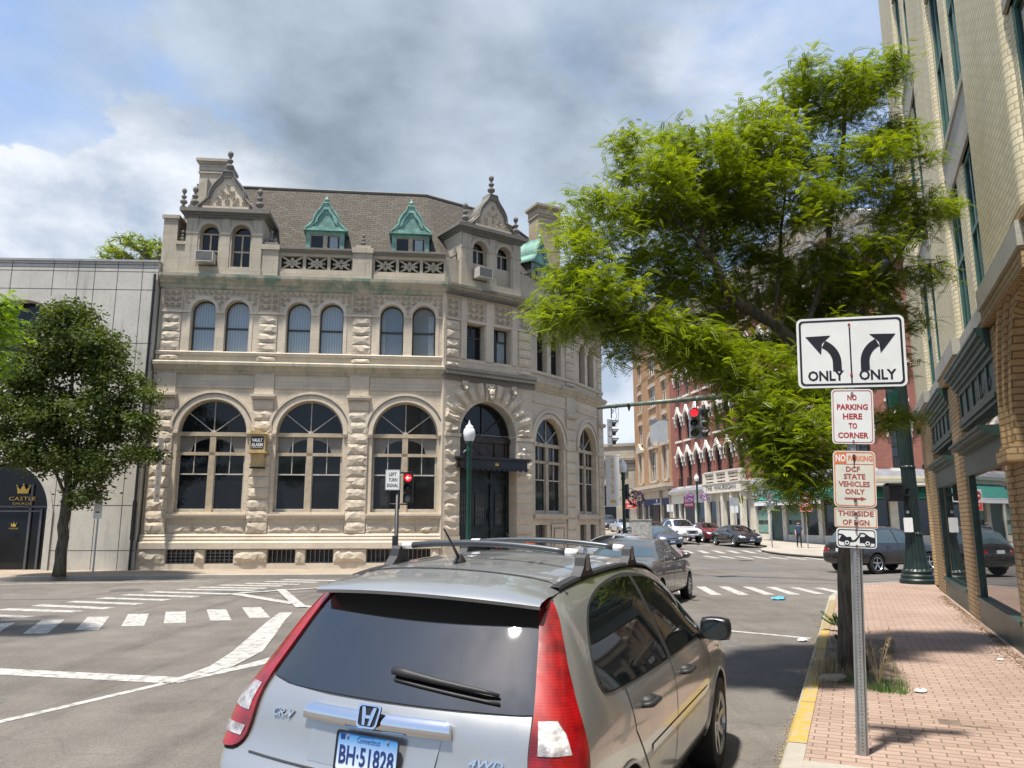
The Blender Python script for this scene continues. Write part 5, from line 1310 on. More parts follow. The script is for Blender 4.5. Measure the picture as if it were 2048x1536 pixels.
rows = [(5.5, 8.5), (10.35, 12.75), (15.0, 17.1), (19.5, 21.3)]; hwid = .58
sA = [2.5 + 2.37 * k for k in range(12)] + [30.2]; sB = [1.6 + 2.6 * k for k in range(9)]
mb = MB(FW); wall_face(mb, rect(0, LW, 5.0, 23), [arch_pts(s_, hwid, z0, z1, 8) for s_ in sA for z0, z1 in rows], 0, .3)
mb.M = FW2; wall_face(mb, rect(0, L2, 5.0, 23), [arch_pts(s_, hwid, z0, z1, 8) for s_ in sB for z0, z1 in rows], 0, .3)
mb.build('brick_wall', M_red, hotel)
def hotel_local(M): return hotel.matrix_basis.inverted() @ M
proto = None
def hood(mb, x, z):
    ring(mb, x, z, hwid, hwid + .17, 0, -.26, n=10)
    mb.prism([(x - .34, -.28, z + .68), (x + .34, -.28, z + .68), (x, -.28, z + 1.26)], (0, .24, 0)); mb.box(x - .13, x + .13, -.34, -.05, z + .5, z + .85)
    for q in (-1, 1):
        mb.box(x + q * .93 - .25, x + q * .93 + .25, -.26, 0, z + .12, z + .30); mb.box(x + q * .82 - .09, x + q * .82 + .09, -.22, 0, z - .45, z + .14); mb.box(x + q * .82 - .06, x + q * .82 + .06, -.13, 0, z - .85, z - .45)
protos = {}
for fi, (Fm, ss) in enumerate(((FW, sA), (FW2, sB))):
    for s_ in ss:
        for ri, (z0, z1) in enumerate(rows):
            Mx = hotel_local(Fm @ T(s_, 0, 0))
            if ri not in protos:
                w = MB(); o_ = arch_pts(0, hwid, z0, z1, 8)
                wall_face(w, o_, [arch_pts(0, hwid - .07, z0 + .1, z1, 8)], .2, .05); w.box(-hwid, hwid, .18, .26, (z0 + z1) / 2 - .04, (z0 + z1) / 2 + .04); w.box(-.025, .025, .2, .26, z0, z1 + .4)
                wo = w.build('arched_window', M_black if ri != 2 else M_sash_lt, hotel, world=False, M=Mx)
                g = MB(); wall_face(g, o_, [], .25, 0); g.build('pane', glass_mat('hotel_glass', (.055, .065, .07), .08, .7, .6), wo, world=False)
                h = MB(); h.box(-hwid - .25, hwid + .25, -.2, .1, z0 - .2, z0); h.build('sill', M_creamw, wo, world=False)
                h = MB(); hood(h, 0, z1); h.build('hood', M_creamw, wo, world=False)
                if ri == 0:
                    h = MB(); 
                    for q in range(7): h.box(-hwid + q * .19, -hwid + q * .19 + .03, -.08, -.05, z0, z0 + .85)
                    h.box(-hwid, hwid, -.09, -.04, z0 + .8, z0 + .85); h.build('balcony_rail', M_iron, wo, world=False)
                protos[ri] = wo
            else: inst(protos[ri], hotel, Mx)
mb = MB(); hp = [tuple(WP), tuple(WC), tuple(WC + Vector((L2, 0)))]
course(mb, hp, [(0, 22.2), (.3, 22.5), (.4, 23.0), (1.0, 23.4), (1.1, 23.9), (.9, 24.1), (-1, 24.2)]); mb.build('roof_cornice', M_cream, hotel)
mb = MB(); course(mb, hp, [(.2, 4.55), (.2, 4.7), (.55, 4.78), (.6, 4.98), (.3, 5.0)]); mb.build('shop_cornice', M_cream, hotel)
mb = MB(); course(mb, hp, [(.6, 4.99), (.0, 5.45)], False); mb.build('lean_to_roof', M_slate, hotel)
mb = MB(); course(mb, hp, [(.02, 3.75), (.2, 3.77), (.2, 4.56), (.0, 4.6)]); mb.build('fascia', M_cream, hotel)
# shopfronts on face one: (s0, s1, kind)
M_shopdark = glass_mat('hotel_shop_glass', (.03, .04, .04), .06, .8, .5)
M_mint = plain('mint_interior', (.16, .28, .24), .8)
sh = MB(FW); 
for a, b in ((0, .4), (1.9, 2.25), (3.3, 3.6), (6.1, 6.5), (8.7, 9.3), (11.2, 11.9), (14.1, 14.45), (16.0, 16.35), (17.8, 19.0), (21.1, 21.5), (23.4, 24.0), (26.2, 26.5), (28.5, 29.0), (31.1, 31.6)): sh = MB(FW); sh.box(a, b, -.12, .15, 0, 4.4); sh.box(a - .04, b + .04, -.16, 0, 4.1, 4.25); sh.build('shop_pier', M_cream, hotel)
sh = MB(FW)
for a, b in ((19.0, 21.1), (24.0, 31.1)): sh.box(a, b, -.06, .15, 0, .9)
sh.box(0, 11.2, -.04, .15, 3.3 + .6, 4.4)
sh.M = FW2
sh.box(0, L2, -.06, .15, 0, .95)
sh.build('shop_plinth', M_cream, hotel)
for k in range(9): sh = MB(FW2); sh.box(k * 3.1, k * 3.1 + .55, -.12, .15, 0, 4.4); sh.build('shop_pier', M_cream, hotel)
g = MB(FW); g.poly([(0, .1, 0), (LW, .1, 0), (LW, .1, 4.5), (0, .1, 4.5)]); g.M = FW2; g.poly([(0, .1, 0), (L2, .1, 0), (L2, .1, 4.5), (0, .1, 4.5)]); g.build('shop_windows', M_shopdark, hotel)
d = MB(FW)
d.box(21.5, 23.4, 0, .09, .2, 3.3); d.build('door', plain('dark_teal_door', (.01, .05, .045), .4), hotel)
d = MB(FW); 
for a, b in ((19.15, 21.0), (24.1, 26.1)): d.box(a, b, .04, .08, 1.0, 1.65); d.box(a, b, .04, .08, 2.0, 2.8)
d.build('frosted_panel', M_mint, hotel)
d = MB(FW); d.box(3.6, 6.1, -.1, .12, .2, 3.35); d.build('doorway', M_black, hotel)
d = MB(FW); d.box(3.55, 6.15, -.22, -.1, 3.35, 4.45); ds = d.build('maroon_shop_sign', plain('maroon_sign', (.22, .02, .04), .5), hotel)
d = MB(FW)
for q in range(4): d.box(3.9 + q * .5, 4.2 + q * .5, -.235, -.22, 3.85, 4.3)
for q in range(9): d.box(3.7 + q * .26, 3.88 + q * .26, -.235, -.22, 3.5, 3.7)
d.build('lettering', plain('pinkish_letters', (.6, .38, .45), .6), ds)
# lettered portal and balustrade
d = MB(FW); d.box(10.5, 18.5, -1.05, 0, 4.55, 5.30); d.box(10.4, 18.6, -1.1, 0, 5.30, 5.40); d.box(10.5, 18.5, -1.08, 0, 4.47, 4.55)
for q in range(4): x = 10.5 + q * 2.5; d.box(x, x + .5, -1.05, -.6, 5.4, 6.35)
for q in range(3):
    x = 10.5 + q * 2.5
    for z in (5.55, 5.85, 6.15): d.box(x + .5, x + 2.5, -.95, -.8, z, z + .17)
    d.box(x + .3, x + 2.7, -1.05, -.7, 6.3, 6.45)
for x in (10.55, 14.15, 16.0, 17.95): d.box(x, x + .45, -1.0, -.6, .3, 4.5)
wp = d.build('hotel_portal', M_cream, hotel)
d = MB(FW); text_mb(d, 'THE  WAUREGAN', T(14.3, -1.062, 4.93), 6.3, .42, .01, bold=.015); d.build('lettering', plain('grey_letters', (.08, .075, .07), .6), wp)
# green sign band and awning
d = MB(FW); d.box(18.9, 24.6, -.34, -.2, 3.95, 4.42); gs = d.build('green_sign_band', plain('green_sign', (.01, .12, .09), .5), hotel)
d = MB(FW)
for q in range(9):
    x = 19.0 + q * .52 + (.35 if q > 3 else 0); d.box(x, x + .34, -.352, -.34, 4.02, 4.36)
d.build('lettering', M_white, gs)
d = MB(FW); d.prism([(22.0, -.2, 4.5), (22.0, -1.7, 3.45), (22.0, -1.7, 3.40), (22.0, -.2, 3.40)], (9.6, 0, 0)); aw = d.build('awning', M_awn, hotel)
d = MB(FW); d.box(22.0, 31.6, -1.72, -1.70, 3.10, 3.40); d.box(22.0, 31.6, -1.73, -1.69, 3.38, 3.44); d.build('valance', M_white, aw)
d = MB(FW2); d.prism([(.3, -.2, 4.5), (.3, -1.7, 3.45), (.3, -1.7, 3.40), (.3, -.2, 3.40)], (7, 0, 0)); d.build('awning', M_awn, hotel)
d = MB(FW2); d.box(-.2, 25, -3.2, -.3, 4.2, 4.32); d.build('entrance_canopy', M_cream, hotel)

# ------------------------------------------------------------ tan brick building
M_tan = brick_mat('orange_tan_brick', (0.36, 0.205, 0.105), (0.42, 0.245, 0.13), (0.36, 0.25, 0.16), 0.24, 0.08, 0.008, 0.3, 0.85, 0.15, 0.1)
M_trim = stone_mat('pale_limestone_trim', (0.50, 0.44, 0.36), 0.3, 0.2)
TP = Vector((16.0, 101.5)); TD = (WP - TP).normalized(); LT = (WP - TP).length; FT = frame(TP, TD)
tanb = thing('tan_brick_building', 'orange tan brick building with pedimented windows between stone hall and red hotel', 'building', (TP.x, TP.y, gz(0, 100)))
cols = [(4.2, .75, 0), (10.0, 1.35, 1), (15.0, .8, 2)]
trow = [(6.6, 10.2), (11.6, 13.9), (15.5, 17.8), (19.3, 21.6), (23.0, 25.2)]
mb = MB(FT); wall_face(mb, rect(1.0, LT, 6.1, 27), [rect(c - h_, c + h_, z0, z1) for c, h_, k_ in cols for z0, z1 in trow], 0, .3); mb.build('brick_wall', M_tan, tanb)
for c, h_, k_ in cols:
    for ri, (z0, z1) in enumerate(trow):
        w = MB(FT); n = 2 if k_ != 1 else 3; ww = (2 * h_) / n
        wall_face(w, rect(c - h_, c + h_, z0, z1), [rect(c - h_ + ww * i + .07, c - h_ + ww * (i + 1) - .07, a, b) for i in range(n) for a, b in ((z0 + .1, (z0 + z1) / 2 - .05), ((z0 + z1) / 2 + .05, z1 - .08))], .15, .06)
        wo = w.build('sash_window', M_creamw, tanb); g = MB(FT); g.poly([(c - h_, .2, z0), (c + h_, .2, z0), (c + h_, .2, z1), (c - h_, .2, z1)]); g.build('pane', M_shopdark, wo)
        t = MB(FT); t.box(c - h_ - .25, c + h_ + .25, -.15, .1, z0 - .22, z0)
        if ri == 0:
            for q in (-1, 1): t.box(c + q * (h_ + .2) - .16, c + q * (h_ + .2) + .16, -.2, 0, z0, z1 + .2)
            t.box(c - h_ - .5, c + h_ + .5, -.4, 0, z1 + .2, z1 + .5)
            if k_ == 1: ring(t, c, z1 + .5, h_ - .15, h_ + .4, 0, -.45, n=12); t.box(c - h_, c + h_, -.08, 0, z1 + .5, z1 + 1.2)
            else: t.prism([(c - h_ - .5, -.4, z1 + .5), (c + h_ + .5, -.4, z1 + .5), (c, -.4, z1 + 1.4)], (0, .4, 0))
        else: t.box(c - h_ - .2, c + h_ + .2, -.12, .05, z1, z1 + .35); t.box(c - .2, c + .2, -.16, 0, z1, z1 + .5)
        t.build('window_surround', M_trim, wo)
mb = MB(FT); mb.box(.8, LT + .1, -.9, .1, 5.7, 6.1); mb.box(.9, LT, -.6, .1, 5.4, 5.7); mb.box(1, LT, -.1, .15, 4.5, 5.4)
for a in (1.0, 4.6, 12.6, 16.2): mb.box(a, a + .7, -.5, .1, 4.6, 5.5); mb.box(a + .1, a + .6, -.2, .1, .4, 4.6)
mb.build('shop_entablature', M_trim, tanb)
mb = MB(FT); mb.poly([(1, .1, .5), (LT, .1, .5), (LT, .1, 4.6), (1, .1, 4.6)]); mb.build('shop_windows', glass_mat('blue_black_shop_glass', (.02, .035, .045), .06, .8, .4), tanb)
mb = MB(FT); mb.box(4.2, 16.4, -.1, .05, 3.75, 4.6); bs = mb.build('navy_sign', plain('navy_sign', (.012, .025, .10), .5), tanb)
mb = MB(FT)
for q in range(7): mb.box(9.6 + q * .42, 9.85 + q * .42, -.115, -.1, 3.85, 3.98)
mb.lathe([(.22, -.115), (.22, -.1)], 10, (11, 0, 4.28), axis='y'); mb.build('lettering', M_white, bs)
mb = MB(FT); mb.box(9.2, 11.6, -.02, .08, .9, 3.7); mb.build('door', plain('dark_brown_door', (.025, .012, .012), .5), tanb)
mb = MB(FT); mb.add([(1, 0, 6), (1, 9, 6), (1, 9, 27), (1, 0, 27)], [(0, 1, 2, 3)]); mb.build('side_wall', M_tan, tanb)
mb = MB(FT); mb.box(.6, LT, -.8, 1, 26.6, 27.4); mb.build('roof_cornice', M_trim, tanb)

# ------------------------------------------------------------ stone hall closing the street
hall = thing('stone_hall', 'low classical grey stone building closing the far street', 'building', (14, 112, gz(0, 112)))
M_hall = stone_mat('grey_tan_stone', (0.36, 0.32, 0.265), 0.35, 0.2, (1.6, .6, .01))
FH = frame((5.0, 116), (12.6, -7.5)); FH2 = frame((17.2, 108.7), (6, .5))
mb = MB(FH); hol = [arch_pts(c, 1.15, 2.0, 6.0, 12) for c in (3.0, 6.6, 10.2, 13.2)]
wall_face(mb, rect(-8, 14.2, 0, 12.9), hol, 0, .6); mb.M = FH2; wall_face(mb, rect(0, 6, 0, 12.9), [], 0, 0); mb.build('wall', M_hall, hall)
mb = MB(); course(mb, [(-2, 120.2), (5.0, 116), (17.2, 108.7), (23, 109.2)], [(.0, 9.9), (.35, 10.0), (.4, 10.3), (.8, 10.45), (.85, 10.8), (.1, 10.9), (.1, 12.4), (.3, 12.5), (.3, 12.9), (-.5, 12.95)]); mb.build('cornice', M_hall, hall)
mb = MB(FH)
for c in (1.2, 4.8, 8.4, 12.0, 13.9): mb.box(c - .42, c + .42, -.35, 0, .8, 9.2); mb.box(c - .55, c + .55, -.45, 0, 9.2, 9.9)
mb.M = FH2; mb.box(-.1, .9, -.4, 0, .8, 9.9); mb.box(2.6, 3.6, -.4, 0, .8, 9.9); mb.build('pilaster', M_hall, hall)
mb = MB(FH); mb.poly([(1, .5, 1), (14, .5, 1), (14, .5, 8), (1, .5, 8)]); mb.build('arched_windows', M_glass_dk, hall)
# distant block beyond the crossing on the right, seen between the lamp standard and the yellow building
fb = thing('pale_shop_building', 'pale shop building with green trim glimpsed beyond the thick lamp standard', 'building', (44, 62, .5))
FB = frame((41, 60), (1, -.25)); mb = MB(FB); wall_face(mb, rect(0, 30, 0, 9), [rect(1 + k * 3, 3 + k * 3, 1.2, 4) for k in range(9)] + [rect(1 + k * 3, 2.5 + k * 3, 5.5, 7.6) for k in range(9)], 0, .3); mb.build('wall', M_cream, fb)
mb = MB(FB); mb.box(0, 30, -.1, 0, 4.2, 4.9); mb.build('green_fascia', M_awn, fb); mb = MB(FB); mb.poly([(0, .3, 0), (30, .3, 0), (30, .3, 9), (0, .3, 9)]); mb.build('windows', M_shopdark, fb)
# ------------------------------------------------------------ vehicles
def paint(name, c, metal=0.55, rough=0.32):
    m, nt, b = new_mat(name); b.inputs['Base Color'].default_value = rgba(c); b.inputs['Metallic'].default_value = metal
    b.inputs['Roughness'].default_value = rough; b.inputs['Coat Weight'].default_value = 1.0; b.inputs['Coat Roughness'].default_value = 0.03
    f = noise_fac(nt, objc(nt), 2.2, 5, 0.65, 0.35, 0.75)       # a thin film of road dust
    nt.links.new(mixc(nt, f, c, tuple(x * 0.86 + 0.02 for x in c)), b.inputs['Base Color'])
    r = node(nt, 'ShaderNodeMapRange'); r.inputs[3].default_value = rough * .85; r.inputs[4].default_value = rough * 1.25; nt.links.new(f, r.inputs[0]); nt.links.new(r.outputs[0], b.inputs['Roughness'])
    return m
M_carglass = glass_mat('car_glass', (.007, .009, .010), .02, .9, .3)
M_carglass2 = glass_mat('car_glass_pale', (.06, .09, .10), .02, 1.0, .3)
M_plastic = plain('black_plastic', (.020, .020, .021), .55, 0, .2, 8, .1, 120)
M_red = M_red
M_taill = plain('red_lamp_lens', (.27, .003, .004), .06, 0, .45, 9, .25, 16, coat=1)
def lamp_mat():
    m, nt, b = new_mat('ribbed_red_lens'); w = node(nt, 'ShaderNodeTexWave'); w.bands_direction = 'Z'; w.inputs['Scale'].default_value = 28; w.inputs['Distortion'].default_value = 0.6
    nt.links.new(objc(nt), w.inputs['Vector']); f = noise_fac(nt, objc(nt), 7, 3, .6, .35, .65)
    col = mixc(nt, w.outputs['Fac'], (.26, .002, .003), (.36, .004, .006)); nt.links.new(mixc(nt, f, mixc(nt, 1.0, col, (.35, .3, .3), 'MULTIPLY'), col), b.inputs['Base Color'])
    b.inputs['Roughness'].default_value = .3; b.inputs['Coat Weight'].default_value = 1; b.inputs['Coat Roughness'].default_value = .03; b.inputs['Coat IOR'].default_value = 1.4; return m
M_taill = lamp_mat()
M_taild = plain('dark_red_lamp_lens', (.20, .004, .006), .1, 0, .2, 5, coat=1)
M_clear = plain('clear_lamp_lens', (.48, .45, .44), .05, .45, .45, 22, .5, 34, coat=1)
M_head = plain('headlamp_lens', (.65, .67, .7), .06, .5, .3, 9, coat=1)
M_well = plain('wheel_well_black', (.006, .006, .006), .95)
M_seam = plain('panel_gap', (.02, .02, .02), .8)
M_plateb = plain('plate_white', (.7, .74, .8), .45)
NP = 11
def section(st):
    y, zf, w, zw, xb, zb, xr, zr, zt, bow = st
    pts = [(0, zf), (w * .78, zf), (w * .965, zf + .06), (w, zf + (zw - zf) * .55), (w * .998, zw), (xb, zb), ((xb + xr) / 2 + .012, (zb + zr) / 2), (xr, zr), (xr * .84, zr + (zt - zr) * .62), (xr * .45, zt - (zt - zr) * .10), (0, zt)]
    return [(x, y + bow * x * x, z) for x, z in pts]
def loft_body(name, sts, parent, mat, arches, ry=.40, levels=2):
    vs = []; fs = []; n = 2 * NP - 2
    for st in sts:
        h = section(st); vs += h + [(-x, y, z) for x, y, z in h[1:-1][::-1]]
    for i in range(len(sts) - 1):
        for k in range(n): fs.append((i * n + k, i * n + (k + 1) % n, (i + 1) * n + (k + 1) % n, (i + 1) * n + k))
    # ladder caps
    for base, flip in ((0, False), ((len(sts) - 1) * n, True)):
        for k in range(NP - 1):
            a, b = base + k, base + k + 1; c, d = base + (n - k - 1 if k < n else 0), base + (n - k) % n
            c = base + (n - (k + 1)) % n; d = base + (n - k) % n
            f = [a, d, c, b]; f = [q for i_, q in enumerate(f) if q not in f[:i_]]
            fs.append(f if not flip else f[::-1])
    me = bpy.data.meshes.new(name); me.from_pydata(vs, [], fs)
    o = bpy.data.objects.new(name, me); COL.objects.link(o)
    s = o.modifiers.new('s', 'SUBSURF'); s.levels = levels; s.render_levels = levels
    dg = bpy.context.evaluated_depsgraph_get(); smooth = bpy.data.meshes.new_from_object(o.evaluated_get(dg))
    bvh = BVHTree.FromPolygons([v.co.copy() for v in smooth.vertices], [list(p.vertices) for p in smooth.polygons])
    cutters = []
    for (yy, zz) in arches:
        for s_ in (-1, 1):
            mb = MB(); mb.lathe([(ry, s_ * .56), (ry, s_ * 1.3)], 36, (0, yy, zz), axis='x'); c = mb.build('cutter', M_well); 
            b = bmesh.new(); b.from_mesh(c.data); bmesh.ops.recalc_face_normals(b, faces=b.faces); b.to_mesh(c.data); b.free()
            cutters.append(c); md = o.modifiers.new('b', 'BOOLEAN'); md.operation = 'DIFFERENCE'; md.object = c; md.solver = 'EXACT'
    b = bmesh.new(); b.from_mesh(o.data); bmesh.ops.recalc_face_normals(b, faces=b.faces); b.to_mesh(o.data); b.free()
    bpy.context.view_layer.update(); dg = bpy.context.evaluated_depsgraph_get()
    fin = bpy.data.meshes.new_from_object(o.evaluated_get(dg))
    o.modifiers.clear(); o.data = fin; fin.name = name
    for c in cutters: bpy.data.objects.remove(c)
    fin.materials.clear(); fin.materials.append(mat); fin.materials.append(M_well)
    for p in fin.polygons:
        c = p.center; p.material_index = 0
        for (yy, zz) in arches:
            d = math.hypot(c.y - yy, c.z - zz)
            if d < ry + .004 and abs(c.x) < 1.0 and (abs(d - ry) < .012 or abs(abs(c.x) - .56) < .01) : p.material_index = 1
    smooth_by_angle(fin, 32); o.parent = parent
    return o, bvh
def cast(bvh, p, D, off):
    h = bvh.ray_cast(Vector(p), Vector(D))
    if h[0] is None: return None
    nrm = h[1]
    if nrm.dot(Vector(D)) > 0: nrm = -nrm
    return h[0] + nrm * off, nrm
def patch(bvh, outline, O, U, V, D, off=.004, cell=.05, mat=None, name=None, parent=None, smooth=True, bulge=None):
    O, U, V, D = Vector(O), Vector(U), Vector(V), Vector(D)
    pl = []
    for i in range(len(outline)):
        a = Vector(outline[i]); b = Vector(outline[(i + 1) % len(outline)]); n = max(1, int((b - a).length / cell))
        for k in range(n): pl.append(a + (b - a) * k / n)
    nb = len(pl); x0 = min(p.x for p in pl); x1 = max(p.x for p in pl); z0 = min(p.y for p in pl); z1 = max(p.y for p in pl)
    pts = list(pl); i = x0 + cell * .5
    while i < x1:
        j = z0 + cell * .5
        while j < z1:
            if inside((i, j), [tuple(p) for p in pl]) and min((Vector((i, j)) - q).length for q in pl) > cell * .4: pts.append(Vector((i, j)))
            j += cell
        i += cell
    Vv, E_, F_, *_ = delaunay_2d_cdt([Vector(p) for p in pts], [(k, (k + 1) % nb) for k in range(nb)], [], 1, 1e-5)
    pos = []; base = []
    for v in Vv:
        r = cast(bvh, O + U * v.x + V * v.y, D, off + (bulge[2] * (1 - min(1, ((v.y - bulge[0]) / bulge[1]) ** 2)) - bulge[2] * .8 if bulge else 0)); r0 = cast(bvh, O + U * v.x + V * v.y, D, -.004)
        pos.append(r[0] if r else None); base.append(r0[0] if r0 else None)
    mb = MB(); mb.smooth = smooth; fs = []
    tp = [tuple(p) for p in pl]
    for f in F_:
        c = sum((Vv[i] for i in f), Vector((0, 0))) / 3
        if inside(c, tp) and all(pos[i] is not None for i in f): fs.append(list(f))
    n = len(pos); P = [p if p is not None else Vector((0, 0, 0)) for p in pos]
    used = sorted({i for f in fs for i in f}); mp = {u: k for k, u in enumerate(used)}
    if not used: return None
    nr = (P[fs[0][1]] - P[fs[0][0]]).cross(P[fs[0][2]] - P[fs[0][0]])
    if nr.dot(D) > 0: fs = [f[::-1] for f in fs]
    mb.add([P[u] for u in used], [[mp[i] for i in f] for f in fs])
    # rim down to the body so that the piece has a thickness
    cnt = {}
    for f in fs:
        for a, b in zip(f, f[1:] + f[:1]): cnt[(a, b)] = 1
    ed = [(a, b) for a, b in cnt if (b, a) not in cnt and base[a] is not None and base[b] is not None]
    if ed:
        vs = []; ff = []
        for a, b in ed: k = len(vs); vs += [P[a], P[b], base[b], base[a]]; ff.append((k + 1, k, k + 3, k + 2))
        mb.smooth = False; mb.add(vs, ff)
    o = mb.build(name, mat, parent, world=False)
    return o
def chaikin(ol, it=1):
    for _ in range(it): ol = [q for i in range(len(ol)) for q in ((ol[i][0] * .78 + ol[(i + 1) % len(ol)][0] * .22, ol[i][1] * .78 + ol[(i + 1) % len(ol)][1] * .22), (ol[i][0] * .22 + ol[(i + 1) % len(ol)][0] * .78, ol[i][1] * .22 + ol[(i + 1) % len(ol)][1] * .78))]
    return ol
def order_(ol):
    cx = sum(p[0] for p in ol) / len(ol); cz = sum(p[1] for p in ol) / len(ol) - .05
    return sorted(ol, key=lambda p: math.atan2(p[1] - cz, (p[0] - cx)))
def mirror_x(ol): return [(-x, z) for x, z in ol][::-1]
def grow(ol, k):
    cx = sum(p[0] for p in ol) / len(ol); cz = sum(p[1] for p in ol) / len(ol); out = []
    for x, z in ol:
        d = math.hypot(x - cx, z - cz); out.append((x + (x - cx) / d * k, z + (z - cz) / d * k))
    return out
def ribbon(bvh, pts, side, w=.008, off=.002):
    """panel gap along the flank: pts in (y, z)"""
    mb = MB(); P = []
    for a, b in zip(pts[:-1], pts[1:]):
        n = max(2, int(math.hypot(b[0] - a[0], b[1] - a[1]) / .05))
        for k in range(n): P.append((a[0] + (b[0] - a[0]) * k / n, a[1] + (b[1] - a[1]) * k / n))
    P.append(pts[-1]); vs = []; fs = []
    for i, (y, z) in enumerate(P):
        q0 = P[max(i - 1, 0)]; q1 = P[min(i + 1, len(P) - 1)]; t = Vector((q1[0] - q0[0], q1[1] - q0[1])).normalized(); nn = Vector((-t.y, t.x)) * w / 2
        for s_ in (1, -1):
            r = cast(bvh, (side * 2, y + nn.x * s_, z + nn.y * s_), (-side, 0, 0), off); vs.append(r[0] if r else Vector((0, 0, .5)))
    for i in range(len(P) - 1): fs.append((2 * i, 2 * i + 1, 2 * i + 3, 2 * i + 2))
    mb.add(vs, fs); return mb
def wheel(parent, x, y, r, w=.21, spokes=7, rim=None, side=1, rimr=.66, steer=0, hub=None):
    e = bpy.data.objects.new('wheel', None); COL.objects.link(e); e.parent = parent; e.location = (x, y, r); e.rotation_euler = (0, 0, steer); e.empty_display_size = .1
    mb = MB(); mb.smooth = True; a = w / 2
    mb.lathe([(r * rimr, -a * .9), (r * .80, -a), (r * .95, -a * .92), (r, -a * .6), (r, a * .6), (r * .95, a * .92), (r * .80, a), (r * rimr, a * .9)], 32, axis='x', cap=False)
    t = mb.build('tyre', M_rubber, e, world=False, smooth='auto')
    mb = MB(); o_ = side * a
    mb.lathe([(r * rimr, o_ * .92), (r * rimr * .96, o_ * .98), (r * rimr * .92, o_ * .80), (r * rimr * .90, o_ * .2)], 28, axis='x', cap=False)
    for k in range(spokes):
        an = 2 * math.pi * k / spokes + .3; c, s_ = math.cos(an), math.sin(an); ww = r * .075
        p = []
        for rad, hw, xx in ((r * .10, ww * 1.2, .72), (r * rimr * .94, ww * .8, .90)):
            for q in (-1, 1): p.append((o_ * xx, c * rad - s_ * hw * q, s_ * rad + c * hw * q))
        p = [p[0], p[1], p[3], p[2]]; mb.prism(p, (-o_ * .35, 0, 0))
    mb.lathe([(r * .19, o_ * .5), (r * .19, o_ * .78), (r * .14, o_ * .86)], 16, axis='x')
    mb.build('rim', rim or M_rim, e, world=False)
    mb = MB(); mb.lathe([(r * rimr * .93, o_ * .15), (r * rimr * .93, o_ * .2)], 24, axis='x'); mb.build('brake_disc', M_well, e, world=False)
    return e
def surf_M(bvh, p, D, off, up=(0, 0, 1)):
    r = cast(bvh, p, D, off); n = r[1]; Z = (Vector(up) - n * n.dot(Vector(up))).normalized(); Y = -n; X = Y.cross(Z)
    M = Matrix((X, Y, Z)).transposed().to_4x4(); M.translation = r[0]; return M

# ---- the silver estate in the foreground
SUVT = [(0.00, .44, .70, .56, .70, .61, .66, .64, .655, .16), (.03, .36, .82, .57, .82, .66, .78, .70, .715, .16), (.09, .30, .885, .60, .875, .73, .83, .765, .775, .16),
        (.125, .30, .90, .70, .88, .80, .81, .84, .85, .17), (.14, .29, .905, .76, .88, .88, .805, .93, .95, .18), (.17, .28, .91, .82, .875, .965, .79, 1.02, 1.05, .20), (.34, .27, .91, .86, .865, 1.02, .755, 1.20, 1.245, .20),
        (.49, .26, .91, .88, .86, 1.04, .705, 1.36, 1.42, .17), (.62, .26, .91, .89, .86, 1.05, .655, 1.47, 1.53, .12), (.84, .26, .91, .90, .86, 1.05, .63, 1.515, 1.585, .05),
        (1.25, .25, .91, .90, .86, 1.05, .62, 1.55, 1.63, 0), (1.8, .25, .91, .90, .86, 1.05, .62, 1.57, 1.655, 0), (2.35, .25, .91, .90, .86, 1.045, .62, 1.56, 1.645, 0), (2.72, .25, .91, .90, .86, 1.04, .65, 1.48, 1.55, -.02),
        (3.08, .25, .91, .90, .86, 1.03, .71, 1.27, 1.33, -.04), (3.42, .25, .905, .89, .855, 1.01, .79, 1.07, 1.12, -.06), (3.75, .25, .90, .86, .85, .97, .78, 1.0, 1.06, -.06), (4.1, .25, .89, .80, .83, .90, .74, .93, .985, -.08),
        (4.34, .27, .85, .70, .80, .78, .70, .82, .86, -.12), (4.47, .30, .76, .56, .72, .62, .62, .66, .68, -.14), (4.52, .36, .64, .48, .60, .52, .50, .55, .56, -.14)]
def place_car(name, label, u_or_x, y, heading, group=None, z=0.0, cat='car'):
    t = thing(name, label, cat, (u_or_x, y, z), -R(heading), group); return t
px_, py_ = UV(2.80, -1.97)
crv = place_car('estate_car', 'large silver car with roof bars and tall red lamps nearest the camera', px_, py_, 23.9)
M_silver = paint('silver_metallic', (.40, .405, .40), .66, .32); M_carglass.node_tree.nodes['Principled BSDF'].inputs['IOR'].default_value = 1.75
crv.rotation_euler = (0, R(1.6), -R(23.9)); crv.location.z = -.004
body, bv = loft_body('body', SUVT, crv, M_silver, [(.93, .345), (3.55, .345)], .395)
B = dict(bvh=bv, parent=crv)
AX, RZv, FY_ = (1, 0, 0), (0, 0, 1), (0, 1, 0)
gl_out = [(-.715, 1.115), (-.66, 1.085), (-.50, 1.065), (.62, 1.060), (.70, 1.065), (.715, 1.085), (.64, 1.36), (.585, 1.505), (-.585, 1.505), (-.64, 1.36)]
patch(outline=gl_out, O=(0, -2, 0), U=AX, V=RZv, D=FY_, off=.005, cell=.045, mat=M_carglass, name='rear_window', **B)
gl_out = chaikin(gl_out, 1)
g2 = patch(outline=grow(gl_out, .014), O=(0, -2, 0), U=AX, V=RZv, D=FY_, off=.002, cell=.06, mat=M_seam, name='window_seal', **B)
